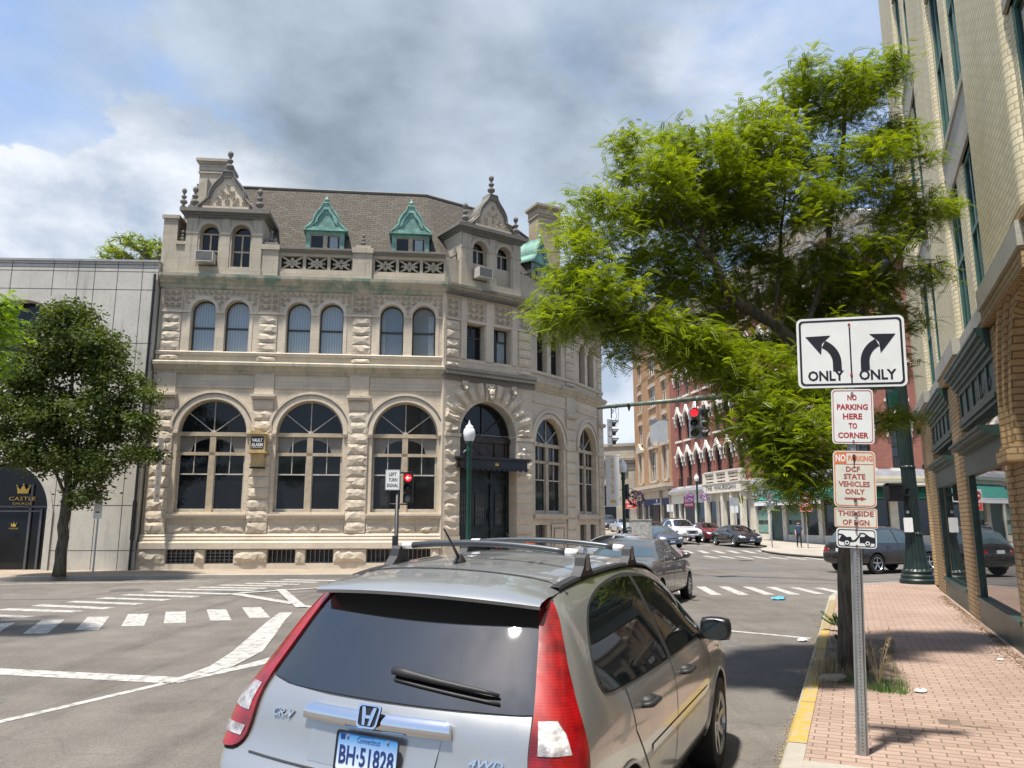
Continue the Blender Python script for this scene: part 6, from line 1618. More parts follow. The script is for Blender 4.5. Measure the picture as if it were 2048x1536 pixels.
# tail lamps, cast diagonally so that they wrap round the corner
for sgn in (1, -1):
    U_ = (.77 * sgn, .64, 0); D_ = (-.64 * sgn, .77, 0); O_ = Vector((.64 * sgn, -.77, 0)) * 2
    def mo(ol): return ol if sgn > 0 else ol
    full = [(.672, .78), (.80, .76), (.90, .82), (.925, .90), (.915, 1.00), (.900, 1.10), (.895, 1.25), (.905, 1.38), (.905, 1.46), (.875, 1.505), (.845, 1.495), (.790, 1.30), (.722, 1.08), (.680, .95)]
    full = chaikin(full, 2)
    lm = patch(outline=full, O=O_, U=U_, V=RZv, D=D_, off=.016, cell=.035, mat=M_taill, name='tail_lamp', **B)
    patch(outline=grow(full, .010), O=O_, U=U_, V=RZv, D=D_, off=.003, cell=.05, mat=M_chrome if False else M_seam, name='lamp_seal', bvh=bv, parent=lm)
    patch(outline=[(.712, .930), (.78, .930), (.838, .935), (.825, 1.0), (.80, 1.040), (.730, 1.040)], O=O_, U=U_, V=RZv, D=D_, off=.020, cell=.03, mat=M_clear, name='clear_lens', bvh=bv, parent=lm)
    patch(outline=[(.70, .82), (.84, .82), (.845, .865), (.70, .865)], O=O_, U=U_, V=RZv, D=D_, off=.020, cell=.03, mat=M_clear, name='clear_lens', bvh=bv, parent=lm)
    for q in range(0):
        z = 1.10 + q * .055; patch(outline=[(.765 + q * .010, z), (.80 + q * .010, z), (.80 + q * .010, z + .006), (.765 + q * .010, z + .006)], O=O_, U=U_, V=RZv, D=D_, off=.019, cell=.03, mat=M_taild, name='reflector_rib', bvh=bv, parent=lm)
# spoiler
mb = MB(); mb.smooth = True; nx = 16; rows_ = []
for i in range(nx + 1):
    x = -.615 + 1.23 * i / nx; k = (x / .615) ** 2
    yl = .415 + .10 * k; zl = 1.508 - .030 * k
    r1 = cast(bv, (x * .97, .86, 3), (0, 0, -1), .004)[0]; r2 = cast(bv, (x * .97, .72, 3), (0, 0, -1), .010)[0]
    rows_.append([r1, r2, Vector((x, (r2.y + yl) / 2, (r2.z + zl) / 2 + .012)), Vector((x, yl + .02, zl + .006)), Vector((x, yl, zl - .008)), Vector((x, yl + .008, zl - .024)), Vector((x, yl + .10, zl - .022)), Vector((x * .96, yl + .22, zl - .04))])
W_ = len(rows_[0]); mb.add([p for r in rows_ for p in r], [(i * W_ + j, i * W_ + j + 1, (i + 1) * W_ + j + 1, (i + 1) * W_ + j) for i in range(nx) for j in range(W_ - 1)])
mb.build('spoiler', M_silver, crv, world=False, smooth='auto')
mb = MB(); pts = [cast(bv, (x, .858, 3), (0, 0, -1), .006)[0] for x in [-.62 + 1.24 * i / 12 for i in range(13)]]; mb.tube(pts, .005, 4); mb.build('panel_gap', M_seam, crv, world=False)
# flanks: windows, gaps, handles, cladding, mirrors
dlo = [(.80, 1.065), (.735, 1.12), (.74, 1.20), (.86, 1.34), (1.05, 1.445), (1.35, 1.505), (1.75, 1.525), (2.15, 1.51), (2.45, 1.46), (2.75, 1.33), (3.02, 1.17), (3.12, 1.075), (3.10, 1.055)]
DLS = list(dlo)
for sgn in (1, -1):
    O_ = (2 * sgn, 0, 0); kw = dict(O=O_, U=FY_, V=RZv, D=(-sgn, 0, 0), bvh=bv, parent=crv)
    patch(outline=grow(chaikin(dlo, 2), .022), off=.0035, cell=.07, mat=M_seam, name='window_trim', **kw)
    cut = 2.02
    arc_ = chaikin(dlo, 2); rear = [p for p in arc_ if p[0] < 1.9] ; rear = rear + [(1.90, 1.52), (1.98, 1.056)]; front = [(2.06, 1.056), (1.97, 1.515)] + [p for p in arc_ if p[0] > 2.1 and p[1] > 1.0]
    rear = order_(rear); front = order_(front)
    patch(outline=rear, off=.006, cell=.05, mat=M_carglass, name='side_window', **kw); patch(outline=front, off=.006, cell=.05, mat=M_carglass, name='side_window', **kw)
    patch(outline=[(.35, .26), (.52, .40), (.47, .50), (.30, .48), (.22, .36)], off=.004, cell=.08, mat=M_plastic, name='cladding', **kw)
    patch(outline=[(1.36, .24), (3.12, .24), (3.10, .40), (1.38, .40)], off=.010, cell=.10, mat=M_plastic, name='cladding', **kw)
    mb = MB()
    for path in ([(2.02, 1.05), (2.03, .8), (2.0, .42)], [(3.10, 1.05), (3.14, .8), (3.10, .42)], [(1.06, 1.05), (1.10, .85), (1.34, .62), (1.36, .42)], [(1.36, .415), (3.10, .415)]):
        r_ = ribbon(bv, path, sgn, .009); mb.add(r_.v, r_.f)
    mb.build('door_gap', M_seam, crv, world=False)
    mb = MB(); r_ = ribbon(bv, [(1.40, .70), (3.05, .70)], sgn, .035, .006); mb.add(r_.v, r_.f); mb.build('body_moulding', M_silver, crv, world=False)
    for yy in (1.26, 2.22):
        c = cast(bv, (2 * sgn, yy, .93), (-sgn, 0, 0), 0)[0]; mb = MB(); mb.smooth = True
        mb.tube([(c.x, yy - .01, .935), (c.x + sgn * .045, yy + .02, .94), (c.x + sgn * .05, yy + .15, .945), (c.x, yy + .19, .945)], [.014, .015, .015, .013], 8); mb.sphere((c.x - sgn * .0, yy + .085, .94), .05, 12, 6, .62)
        mb.build('door_handle', M_plastic if sgn > 0 else M_silver, crv, world=False)
    mb = MB(); mb.smooth = True     # door mirror
    X0 = sgn * .86
    b = bmesh.new(); bmesh.ops.create_cube(b, size=1); bmesh.ops.subdivide_edges(b, edges=b.edges[:], cuts=2, use_grid_fill=True)
    for v in b.verts:
        p = v.co * 2; l = (abs(p.x) ** 5 + abs(p.y) ** 5 + abs(p.z) ** 5) ** .2; p /= max(l, 1e-6)
        v.co = Vector((sgn * .985 + p.x * .105, 2.93 + p.y * .06 * (1.0 - .2 * p.z), 1.12 + p.z * .078))
    bmesh.ops.subdivide_edges(b, edges=b.edges[:], cuts=1, use_grid_fill=True); mb.bm(b); b.free(); mb.tube([(X0, 3.0, 1.05), (sgn * .94, 2.95, 1.08)], .028, 8)
    mo_ = mb.build('door_mirror', M_black, crv, world=False, smooth=True)
    mb = MB(); mb.lathe([(.001, 0), (.092, .0), (.096, .006)], 20, (0, 0, 0), axis='y', cap=False); 
    mb.v = [(sgn * .985 + x * 1.0, 2.866 - y, 1.12 + z * .72) for x, y, z in mb.v]; mb.build('mirror_glass', glass_mat('mirror_glass_%d' % sgn, (.02, .03, .03), .02, 1.0), mo_, world=False)
    for wy in (.93, 3.55): wheel(crv, sgn * .80, wy, .345, .22, 7, side=sgn)
    for wy in (.93, 3.55):     # arch lips
        mb = MB(); vs = []
        pts = []
        for k in range(19):
            a = math.pi * (k / 18) ; yy = wy + .40 * math.cos(a); zz = .345 + .40 * math.sin(a)
            c = cast(bv, (2 * sgn, yy, zz), (-sgn, 0, 0), .002)
            if c: pts.append(c[0])
        mb.smooth = True; mb.tube(pts, .012, 6); mb.build('wheel_arch_lip', M_silver, crv, world=False)
    # roof ditch strip and roof-bar feet
    mb = MB(); pts = []
    for i in range(25):
        yy = .80 + 2.0 * i / 24; c = cast(bv, (sgn * .575, yy, 3), (0, 0, -1), .002)[0]; pts.append(c)
    vs = []; fs = []
    for p in pts: vs += [p + Vector((-.028, 0, .002)), p + Vector((-.02, 0, .012)), p + Vector((.02, 0, .010)), p + Vector((.028, 0, -.004))]
    for i in range(len(pts) - 1):
        for k in range(3): fs.append((4 * i + k, 4 * i + k + 1, 4 * i + 5 + k, 4 * i + 4 + k))
    mb.add(vs, fs); mb.build('roof_rail', M_plastic, crv, world=False)
for yy in (1.22, 2.12):
    bar = None
    mb = MB(); mb.smooth = True; pts = []
    for i in range(13): x = -.50 + i / 12; pts.append((x, yy, 1.678 + .028 * (1 - (x / .5) ** 2)))
    mb.tube(pts, .019, 10); bar = mb.build('roof_bar', plain('dark_grey_bar', (.075, .08, .085), .35, .6), crv, world=False)
    for sgn in (-1, 1):
        c = cast(bv, (sgn * .575, yy, 3), (0, 0, -1), 0)[0]
        mb = MB(); pr = [(-.115, 0), (.115, 0), (.085, .02), (.055, .05), (.042, .088), (.022, .108), (-.022, .108), (-.042, .092), (-.055, .05), (-.09, .02)]
        mb.prism([(c.x - .028, yy + a, c.z + .004 + b_) for a, b_ in pr], (.056, 0, 0)); mb.build('foot', M_plastic, bar, world=False)
        mb = MB(); mb.smooth = True; mb.tube([(sgn * .545, yy, 1.676), (sgn * .48, yy, 1.680)], .021, 12); mb.build('end_sleeve', M_white, bar, world=False)
        mb = MB(); mb.box(c.x + sgn * .029 - .001, c.x + sgn * .029 + .001, yy - .03, yy + .03, c.z + .03, c.z + .11); mb.build('foot_cover', M_rim, bar, world=False)
mb = MB(); mb.smooth = True; c = cast(bv, (-.09, 1.06, 3), (0, 0, -1), 0)[0]
mb.lathe([(.034, 0), (.030, .012), (.018, .035), (.010, .05)], 12, (0, 0, 0)); mb.v = [(x + c.x, y * 1.6 + 1.08, z + c.z - .004) for x, y, z in mb.v]
mb.tube([(-.09, 1.06, c.z + .03), (-.095, .985, c.z + .105), (-.10, .90, c.z + .185)], [.009, .0065, .0045], 8); mb.build('aerial', M_plastic, crv, world=False)
# chrome garnish, badge, lettering, plate, wiper, bumper line
gar = [(-.36, .955), (.375, .955), (.365, 1.005), (.34, 1.018), (-.31, 1.018), (-.345, 1.003)]
patch(outline=gar, O=(0, -2, 0), U=AX, V=RZv, D=FY_, off=.036, cell=.02, mat=M_chrome, name='chrome_garnish', bulge=(.987, .034, .016), **B)
Mb = surf_M(bv, (0, -2, 1.0), FY_, .040)
mb = MB(Mb)
def rrect(w, h, r, n=5):
    pts = []
    for cx, cz, a0 in ((w - r, h - r, 0), (-w + r, h - r, 90), (-w + r, -h + r, 180), (w - r, -h + r, 270)):
        for k in range(n + 1): a = R(a0 + 90 * k / n); pts.append((cx + r * math.cos(a), cz + r * math.sin(a)))
    return pts
o_ = [(x * (1 + .10 * z / .05), z) for x, z in rrect(.054, .048, .018)]; i_ = [(x * .84, z * .84) for x, z in o_]
wall_face(mb, o_, [i_], -.012, .012)
mb.prism([(x, 0, z) for x, z in o_], (0, -.008, 0)) if False else None
for q in (-1, 1): mb.prism([(q * .020, -.012, -.036), (q * .008, -.012, -.036), (q * .012, -.012, -.004), (q * .012, -.012, .010), (q * .020, -.012, .036), (q * .036, -.012, .036)], (0, .010, 0))
mb.box(-.014, .014, -.012, -.002, -.009, .004)
emb = mb.build('badge', M_chrome, crv, world=False)
mb = MB(Mb); mb.prism([(x * .97, 0, z * .97) for x, z in o_], (0, -.006, 0)); mb.build('badge_plate', M_black, emb, world=False)
for tx, x, z, w, h in (('CR-V', -.50, .955, .135, .036), ('4WD', .53, .885, .145, .030)):
    mb = MB(); text_mb(mb, tx, surf_M(bv, (x, -2, z), FY_, .010), w, h, .007, bold=.012, slant=.25); mb.build('badge_lettering', M_chrome, crv, world=False)
def plate_mat():
    m, nt, b = new_mat('blue_fade_plate'); sp = node(nt, 'ShaderNodeSeparateXYZ'); nt.links.new(objc(nt), sp.inputs[0])
    r = node(nt, 'ShaderNodeMapRange'); r.inputs[1].default_value = -.06; r.inputs[2].default_value = .066; nt.links.new(sp.outputs[2], r.inputs[0])
    nt.links.new(mixc(nt, r.outputs[0], (.62, .72, .82), (.035, .20, .50)), b.inputs['Base Color']); b.inputs['Roughness'].default_value = .4; return m
c = cast(bv, (.01, -2, .87), FY_, .0)[0]
PM = T(.01, c.y - .026, .872) @ RX_ if False else T(.01, c.y - .026, .868) @ RX(R(-6))
mb = MB(); mb.prism([(x, 0, z) for x, z in rrect(.153, .077, .014)], (0, .004, 0)); pl = mb.build('number_plate', plate_mat(), crv, world=False, M=PM)
mb = MB(); text_mb(mb, 'BH·51828', T(0, -.002, -.012), .270, .074, .0015, bold=.018); mb.prism([(-.135, -.002, .048), (-.115, -.002, .048), (-.112, -.002, .066), (-.137, -.002, .068)], (0, .001, 0)); mb.build('plate_lettering', plain('navy_ink', (.01, .03, .14), .5), pl, world=False)
mb = MB(); text_mb(mb, 'Connecticut', T(.005, -.0015, .052), .115, .021, .001); mb.build('plate_script', plain('blue_ink', (.03, .10, .25), .5), pl, world=False)
mb = MB(); o_ = rrect(.158, .082, .016); wall_face(mb, o_, [rrect(.149, .073, .012)], -.003, .012)
mb.build('plate_frame', M_black, pl, world=False)
mb = MB()
for x in (-.10, .10): mb.lathe([(.006, -.005), (.006, .002)], 8, (x, 0, .062), axis='y')
mb.build('screw', M_chrome, pl, world=False)
patch(outline=[(-.30, .80), (.31, .80), (.33, .95), (-.32, .95)], O=(0, -2, 0), U=AX, V=RZv, D=FY_, off=.002, cell=.08, mat=M_silver, name='plate_recess', **B)
mb = MB(); mb.smooth = True; P = []
for i in range(9):
    t = i / 8; x = .03 + .50 * t; z = 1.165 - .05 * t; r_ = cast(bv, (x, -2, z), FY_, .030 if i < 8 else .02); P.append(r_[0])
mb.tube(P, [.020, .020, .017, .015, .013, .012, .011, .010, .007], 8)
P2 = [cast(bv, (.04 + .50 * t, -2, 1.14 - .05 * t), FY_, .012)[0] for t in [i / 8 for i in range(9)]]; mb.tube(P2, .007, 6)
mb.build('rear_wiper', M_plastic, crv, world=False)
mb = MB(); P = [cast(bv, (x, -2, .775), FY_, .001)[0] for x in [-.66 + 1.32 * i / 12 for i in range(13)]]; mb.tube(P, .006, 4); mb.build('panel_gap', M_seam, crv, world=False)
# headlamps and windscreen (unseen side kept plausible)
patch(outline=[(-.66, 1.12), (.66, 1.12), (.56, 1.52), (-.56, 1.52)], O=(0, 8, 0), U=AX, V=RZv, D=(0, -1, 0), off=.005, cell=.08, mat=M_carglass, name='windscreen', **B)
for s_ in (-1, 1): patch(outline=[(s_ * .42, .74), (s_ * .76, .76), (s_ * .78, .88), (s_ * .45, .82)], O=(0, 8, 0), U=AX, V=RZv, D=(0, -1, 0), off=.008, cell=.06, mat=M_head, name='headlamp', **B)

# ---- the other cars
SED = [(0.00, .42, .66, .55, .66, .60, .62, .64, .65, .12), (.04, .32, .80, .58, .80, .70, .74, .75, .765, .12), (.12, .26, .865, .64, .86, .84, .79, .90, .925, .12), (.30, .22, .885, .70, .87, .92, .79, .975, 1.0, .08),
       (.72, .20, .895, .72, .875, .945, .78, 1.0, 1.035, .03), (.95, .20, .90, .73, .88, .955, .75, 1.06, 1.10, 0), (1.28, .20, .90, .74, .88, .965, .68, 1.26, 1.31, 0), (1.65, .20, .90, .74, .88, .965, .61, 1.385, 1.44, 0),
       (2.1, .20, .90, .74, .88, .96, .60, 1.405, 1.465, 0), (2.5, .20, .90, .74, .88, .955, .61, 1.385, 1.45, 0), (2.85, .20, .90, .74, .88, .945, .65, 1.27, 1.33, -.02), (3.2, .20, .90, .73, .875, .93, .73, 1.10, 1.15, -.05), (3.48, .20, .895, .72, .87, .91, .79, .975, 1.02, -.06),
       (3.8, .20, .885, .70, .85, .86, .78, .91, .95, -.08), (4.2, .21, .865, .64, .82, .77, .74, .82, .855, -.10), (4.44, .24, .81, .56, .77, .66, .68, .70, .73, -.14), (4.56, .28, .70, .46, .66, .52, .58, .55, .57, -.16), (4.60, .34, .60, .42, .56, .47, .46, .49, .50, -.16)]
SDLO = [(1.02, .985), (1.25, 1.20), (1.55, 1.355), (1.95, 1.395), (2.4, 1.375), (2.72, 1.27), (3.05, 1.09), (3.18, .985)]
def scale_t(tab, L, W, H, dz=0):
    l0 = tab[-1][0]; w0 = max(s[2] for s in tab); h0 = max(s[8] for s in tab)
    return [(s[0] * L / l0, s[1] * (1 if H < 1.6 else 1.15), s[2] * W / 2 / w0, s[3] * H / h0, s[4] * W / 2 / w0, s[5] * H / h0, s[6] * W / 2 / w0, s[7] * H / h0, s[8] * H / h0, s[9]) for s in tab], L / l0, W / 2 / w0, H / h0
def make_car(name, label, x, y, heading, mat, tab=SED, L=4.6, W=1.8, H=1.465, dlo=SDLO, wr=.32, z=0.0, ry=None, split=2.0, rimmat=None, glass=None, front=True, grille=None, plate=True, spokes=6, group=None, rim=None, cat='car', wx=None, scr=None, centre=True):
    t = place_car(name, label, x, y, heading, group, z, cat)
    st, kl, kw_, kh = scale_t(tab, L, W, H); s0 = st
    if wx is None: wx = (.20 * L, .80 * L)
    wr_ = wr
    body, bvh = loft_body('body', st, t, mat, [(wx[0], wr_), (wx[1], wr_)], wr_ + .05)
    # origin at the middle of the car
    gm = glass or M_carglass
    D2 = [(a * kl, b * kh) for a, b in dlo]; sp = split * kl
    if rim is None: rim = M_rim
    for sgn in (1, -1):
        kw = dict(O=(2 * sgn, 0, 0), U=FY_, V=RZv, D=(-sgn, 0, 0), bvh=bvh, parent=t)
        patch(outline=grow(D2, .018), off=.003, cell=.12, mat=M_seam, name='window_trim', **kw)
        zt = max(b for a, b in D2); zb = min(b for a, b in D2)
        rear = [p for p in D2 if p[0] < sp - .05] + [(sp - .05, zt * .995), (sp, zb)]; fr_ = [(sp + .07, zb), (sp + .02, zt * .995)] + [p for p in D2 if p[0] > sp + .05]
        patch(outline=rear, off=.006, cell=.12, mat=gm, name='side_window', **kw); patch(outline=fr_, off=.006, cell=.12, mat=gm, name='side_window', **kw)
        mb = MB()
        for path in ([(sp + .03, zb), (sp + .03, .35)], [(D2[-1][0] + .02, zb), (D2[-1][0] - .02, .35)], [(wx[0] + .55, zb), (wx[0] + .45, .35)]):
            r_ = ribbon(bvh, path, sgn, .012); mb.add(r_.v, r_.f)
        mb.build('door_gap', M_seam, t, world=False)
        for yy in (sp - .55, sp + .5):
            c = cast(bvh, (2 * sgn, yy, zb - .12), (-sgn, 0, 0), .012)
            if c: mb = MB(); mb.bbox(c[0].x - .015, c[0].x + .015, yy, yy + .17, zb - .14, zb - .11, .006); mb.build('door_handle', rimmat or mat, t, world=False)
        mb = MB(); mb.smooth = True; xm = sgn * (W / 2 + .08); mb.sphere((xm, D2[-1][0] - .18, zb + .07), .10, 10, 7, .72); mb.tube([(sgn * W * .47, D2[-1][0] - .1, zb), (xm, D2[-1][0] - .16, zb + .04)], .025, 6); mb.build('door_mirror', mat, t, world=False)
        for wy in wx: wheel(t, sgn * (W / 2 - .115), wy, wr_, .21, spokes, side=sgn, rim=rim)
    xs = W * .355; cy = [s for s in s0 if s[8] > H * .97]
    top = H * .955
    zw_ = scr or (1.04 * kh, 1.08 * kh)
    patch(outline=[(-xs * 1.12, zw_[0]), (xs * 1.12, zw_[0]), (xs * .88, top), (-xs * .88, top)], O=(0, L + 3, 0), U=AX, V=RZv, D=(0, -1, 0), off=.006, cell=.12, mat=gm, name='windscreen', bvh=bvh, parent=t)
    patch(outline=[(-xs * 1.10, zw_[1]), (xs * 1.10, zw_[1]), (xs * .86, top), (-xs * .86, top)], O=(0, -3, 0), U=AX, V=RZv, D=(0, 1, 0), off=.006, cell=.12, mat=gm, name='rear_window', bvh=bvh, parent=t)
    hz = .62 * kh
    for s_ in (-1, 1):
        patch(outline=[(s_ * W * .22, hz - .03), (s_ * W * .44, hz + .02), (s_ * W * .45, hz + .11), (s_ * W * .26, hz + .07)], O=(0, L + 3, 0), U=AX, V=RZv, D=(0, -1, 0), off=.010, cell=.08, mat=M_head, name='headlamp', bvh=bvh, parent=t)
        patch(outline=[(s_ * W * .28, .76 * kh), (s_ * W * .46, .76 * kh), (s_ * W * .455, .88 * kh), (s_ * W * .32, .88 * kh)], O=(0, -3, 0), U=AX, V=RZv, D=(0, 1, 0), off=.010, cell=.08, mat=M_taill, name='tail_lamp', bvh=bvh, parent=t)
    patch(outline=[(-W * .20, hz - .17), (W * .20, hz - .17), (W * .22, hz + .03), (-W * .22, hz + .03)], O=(0, L + 3, 0), U=AX, V=RZv, D=(0, -1, 0), off=.006, cell=.1, mat=M_black, name='grille', bvh=bvh, parent=t)
    if grille:
        mb = MB(); q = cast(bvh, (0, L + 3, hz), (0, -1, 0), .02)[0]
        mb.tube([(-W * .22, q.y - .06, hz + .05), (-W * .10, q.y, hz - .10), (W * .10, q.y, hz - .10), (W * .22, q.y - .06, hz + .05)], .014, 6); mb.lathe([(.05, 0), (.05, .02)], 12, (0, q.y, hz - .02), axis='y'); mb.build('grille_trim', M_chrome, t, world=False)
    patch(outline=[(-W * .36, .26), (W * .36, .26), (W * .30, .40), (-W * .30, .40)], O=(0, L + 3, 0), U=AX, V=RZv, D=(0, -1, 0), off=.006, cell=.1, mat=M_black, name='air_intake', bvh=bvh, parent=t)
    if plate:
        for yy, dd in ((L + 3, -1), (-3, 1)):
            zc = .46 if dd < 0 else .80 * kh
            q = cast(bvh, (0, yy, zc), (0, dd, 0), .01)[0]; mb = MB(); a, b = sorted((q.y, q.y - dd * .015)); mb.box(-.153, .153, a, b, zc - .076, zc + .076); mb.build('number_plate', M_plateb, t, world=False)
    return t, bvh
def at_mid(x, y, h, L):   # rear-bumper origin for a car whose middle stands at x, y
    return x - math.sin(R(h)) * L / 2, y - math.cos(R(h)) * L / 2
# bronze-grey saloon waiting ahead: front right wheel stands at (4.36, 19.3)
h = 25.0; L = 4.53; fx, fy = 3.62 - .80 * math.cos(R(h)) * 0, 0
ox = 4.28 - math.sin(R(h)) * 3.62 - math.cos(R(h)) * .80; oy = 19.3 - math.cos(R(h)) * 3.62 + math.sin(R(h)) * .80
cor, cb = make_car('saloon_car', 'bronze grey saloon waiting in the road just ahead of the silver roof-bar car', ox, oy, h, paint('bronze_grey', (.15, .138, .118), .6, .3), L=L, W=1.74, H=1.48, glass=M_carglass2, wr=.31, plate=True, spokes=9, rimmat=M_rim)
h2_ = -48; sx_, sy_ = at_mid(3.6, 27.0, h2_, 4.6)
make_car('saloon_car', 'pale silver saloon turning left behind the bronze grey one', sx_, sy_, h2_, paint('pale_silver', (.50, .51, .52), .6, .3), L=4.6, W=1.78, H=1.46)
# dark crossover on the right crossing behind the sign post
h3 = 66; ox = 13.0 - math.sin(R(h3)) * .95 - math.cos(R(h3)) * .80; oy = 28.2 - math.cos(R(h3)) * .95 + math.sin(R(h3)) * .80
make_car('crossover_car', 'dark grey crossover with red lamps passing behind the thick green lamp standard', ox, oy, h3, paint('dark_grey', (.030, .028, .030), .4, .3), SUVT, 4.55, 1.84, 1.69, DLS, .36, glass=M_carglass2, spokes=5, wx=(.95, 3.62), scr=(1.10, 1.10))
# parked and queuing cars down the street, facing the camera
hd = 180 - 9.5
def facing(name, label, fx, fy, L, head=hd, side=-1, W=1.8, **k):
    """front-right wheel of a car facing the camera stands at (fx, fy)"""
    hr = R(head); wy = .80 * L; wx_ = .78 * side * -1 * 1
    # right-hand side vector of the car
    rx, ry_ = math.cos(hr), -math.sin(hr)
    ox = fx - math.sin(hr) * wy - rx * (W / 2 - .115); oy = fy - math.cos(hr) * wy - ry_ * (W / 2 - .115)
    return make_car(name, label, ox, oy, head, L=L, W=W, z=gz(ox, oy), **k)
G_ = 'cars queuing in the far street'
facing('saloon_car', 'glossy black saloon with chrome V grille at the front of the far kerb', 15.1, 53.2, 4.85, W=1.86, mat=paint('gloss_black', (.008, .008, .012), .2, .2), H=1.44, wr=.345, grille=True, group=G_, spokes=5)
facing('hatchback_car', 'dark red hatchback parked between the white pickup and the black saloon', 14.75, 60.2, 4.4, head=hd - 2, W=1.80, mat=paint('dark_red', (.20, .012, .018), .5, .3), H=1.50, wr=.32, group=G_)
facing('saloon_car', 'blue grey saloon in front of the white pickup', 9.35, 51.0, 4.7, W=1.83, head=hd - 2, mat=paint('blue_grey', (.10, .125, .16), .6, .3), H=1.45, group=G_, glass=M_carglass2)
facing('estate_car', 'silver car parked beyond the green lamp post with the dark flower baskets', 11.0, 80.5, 4.6, W=1.82, head=172, mat=paint('light_silver', (.45, .46, .48), .6, .3), H=1.55, group=G_)
facing('saloon_car', 'dark car half hidden between the grey cabinet and the white pickup', 11.6, 66.0, 4.6, W=1.8, head=hd, mat=paint('charcoal', (.03, .035, .04), .5, .3), H=1.45, group=G_)
facing('crossover_car', 'dark car parked behind the white pickup', 15.2, 74.0, 4.5, W=1.82, head=hd, mat=paint('slate_grey', (.05, .06, .065), .5, .3), tab=SUVT, dlo=DLS, H=1.68, wr=.35, scr=(1.10, 1.10), group=G_)
facing('off_road_car', 'black and white off-road vehicle farthest down the street', 10.4, 90.0, 4.3, W=1.85, head=176, mat=paint('black_white', (.02, .02, .022), .3, .3), tab=SUVT, dlo=DLS, H=1.85, wr=.40, scr=(1.2, 1.2), group=G_)
# white pickup
PK = [(0, .55, .80, .80, .84, 1.0, .80, 1.04, 1.05, .03), (.06, .48, .90, .80, .90, 1.08, .84, 1.12, 1.12, .02), (.5, .42, .93, .85, .92, 1.12, .84, 1.15, 1.15, 0), (1.7, .40, .93, .85, .92, 1.12, .84, 1.15, 1.15, 0), (1.82, .40, .93, .85, .91, 1.13, .76, 1.50, 1.56, 0),
      (2.05, .40, .93, .86, .905, 1.14, .70, 1.68, 1.75, 0), (2.7, .40, .93, .86, .905, 1.14, .69, 1.71, 1.79, 0), (3.1, .40, .93, .86, .905, 1.13, .70, 1.66, 1.74, 0), (3.5, .40, .93, .86, .90, 1.12, .74, 1.42, 1.48, -.03), (3.85, .40, .93, .86, .89, 1.10, .80, 1.18, 1.22, -.04),
      (4.3, .40, .93, .85, .88, 1.05, .80, 1.12, 1.17, -.05), (4.9, .42, .92, .80, .86, .98, .78, 1.06, 1.10, -.06), (5.25, .46, .88, .74, .82, .92, .74, .98, 1.0, -.08), (5.36, .50, .80, .66, .76, .80, .68, .84, .85, -.08), (5.39, .55, .70, .62, .66, .72, .6, .74, .75, -.08)]
PKD = [(2.02, 1.19), (2.06, 1.45), (2.16, 1.62), (2.6, 1.67), (3.0, 1.62), (3.35, 1.42), (3.62, 1.20)]
pt, pb = facing('pickup_truck', 'white pickup truck with black grille surround in the far queue', 12.1, 57.8, 5.39, W=1.90, mat=paint('white', (.68, .69, .70), 0.0, .3), tab=PK, dlo=PKD, H=1.79, wr=.39, wx=(.98, 4.42), split=2.62, scr=(1.22, 1.25), group=G_, cat='pickup')
patch(outline=[(-.90, .46), (.90, .46), (.86, .64), (.52, .66), (.42, .98), (-.42, .98), (-.52, .66), (-.86, .64)], O=(0, 9, 0), U=AX, V=RZv, D=(0, -1, 0), off=.016, cell=.12, mat=M_black, name='bumper', bvh=pb, parent=pt)
mb = MB(); q = cast(pb, (0, 9, .82), (0, -1, 0), .03)[0]; wall_face(mb, [(-.46, .62), (.46, .62), (.52, .86), (.40, .98), (-.40, .98), (-.52, .86)], [[(-.38, .69), (.38, .69), (.43, .85), (.34, .91), (-.34, .91), (-.43, .85)]], q.y + .01, 0); mb.build('grille_surround', M_white, pt, world=False)
mb = MB(); mb.box(-.15, .15, q.y + .02, q.y + .03, .50, .62); mb.build('number_plate', plain('pale_blue_plate', (.25, .4, .65), .5), pt, world=False)
# ------------------------------------------------------------ street furniture and signs
M_signw = plain('sign_white_sheeting', (.70, .71, .69), .45, 0, .05, 5)
M_signw2 = plain('sign_faded_sheeting', (.60, .585, .50), .5, 0, .10, 5)
M_signred = plain('sign_red', (.36, .015, .02), .5, 0, .1)
M_signred2 = plain('sign_faded_orange', (.62, .17, .07), .5, 0, .18, 9)
M_signred3 = plain('sign_dull_red', (.33, .07, .06), .55, 0, .12)
M_signblk = plain('sign_black', (.010, .010, .018), .45, 0, .2)
M_rust = plain('rusty_bolt', (.10, .03, .02), .8, 0, .3)
def rrect2(w, h, r, cx=0, cz=0, n=6): return [(x + cx, z + cz) for x, z in rrect(w, h, r, n)]
def sheet(mb, ol, y0, y1): mb.prism([(x, y0, z) for x, z in ol], (0, y1 - y0, 0))
def sign_panel(parent, name, w, h, z, mat, border, bmat, r=.03, tilt=0, x=0, bw=.012, inset=.014):
    M = T(x, 0, z) @ RY(R(tilt)); mb = MB(M)
    sheet(mb, rrect2(w / 2, h / 2, r), -.003, .0); o = mb.build(name, mat, parent, world=False)
    if border:
        mb = MB(M); ol = rrect2(w / 2 - inset, h / 2 - inset, max(r - inset * .6, .008)); il = rrect2(w / 2 - inset - bw, h / 2 - inset - bw, max(r - inset * .6 - bw * .5, .005)); wall_face(mb, ol, [il], -.0042, .001)
        mb.build('border', bmat, o, world=False)
    return o, M
def letter(o, M, items, mat, name='lettering', y=-.0042):
    mb = MB()
    for tx, x, z, w, h in items: text_mb(mb, tx, M @ T(x, y, z), w, h, .001, bold=.030)
    mb.build(name, mat, o, world=False)
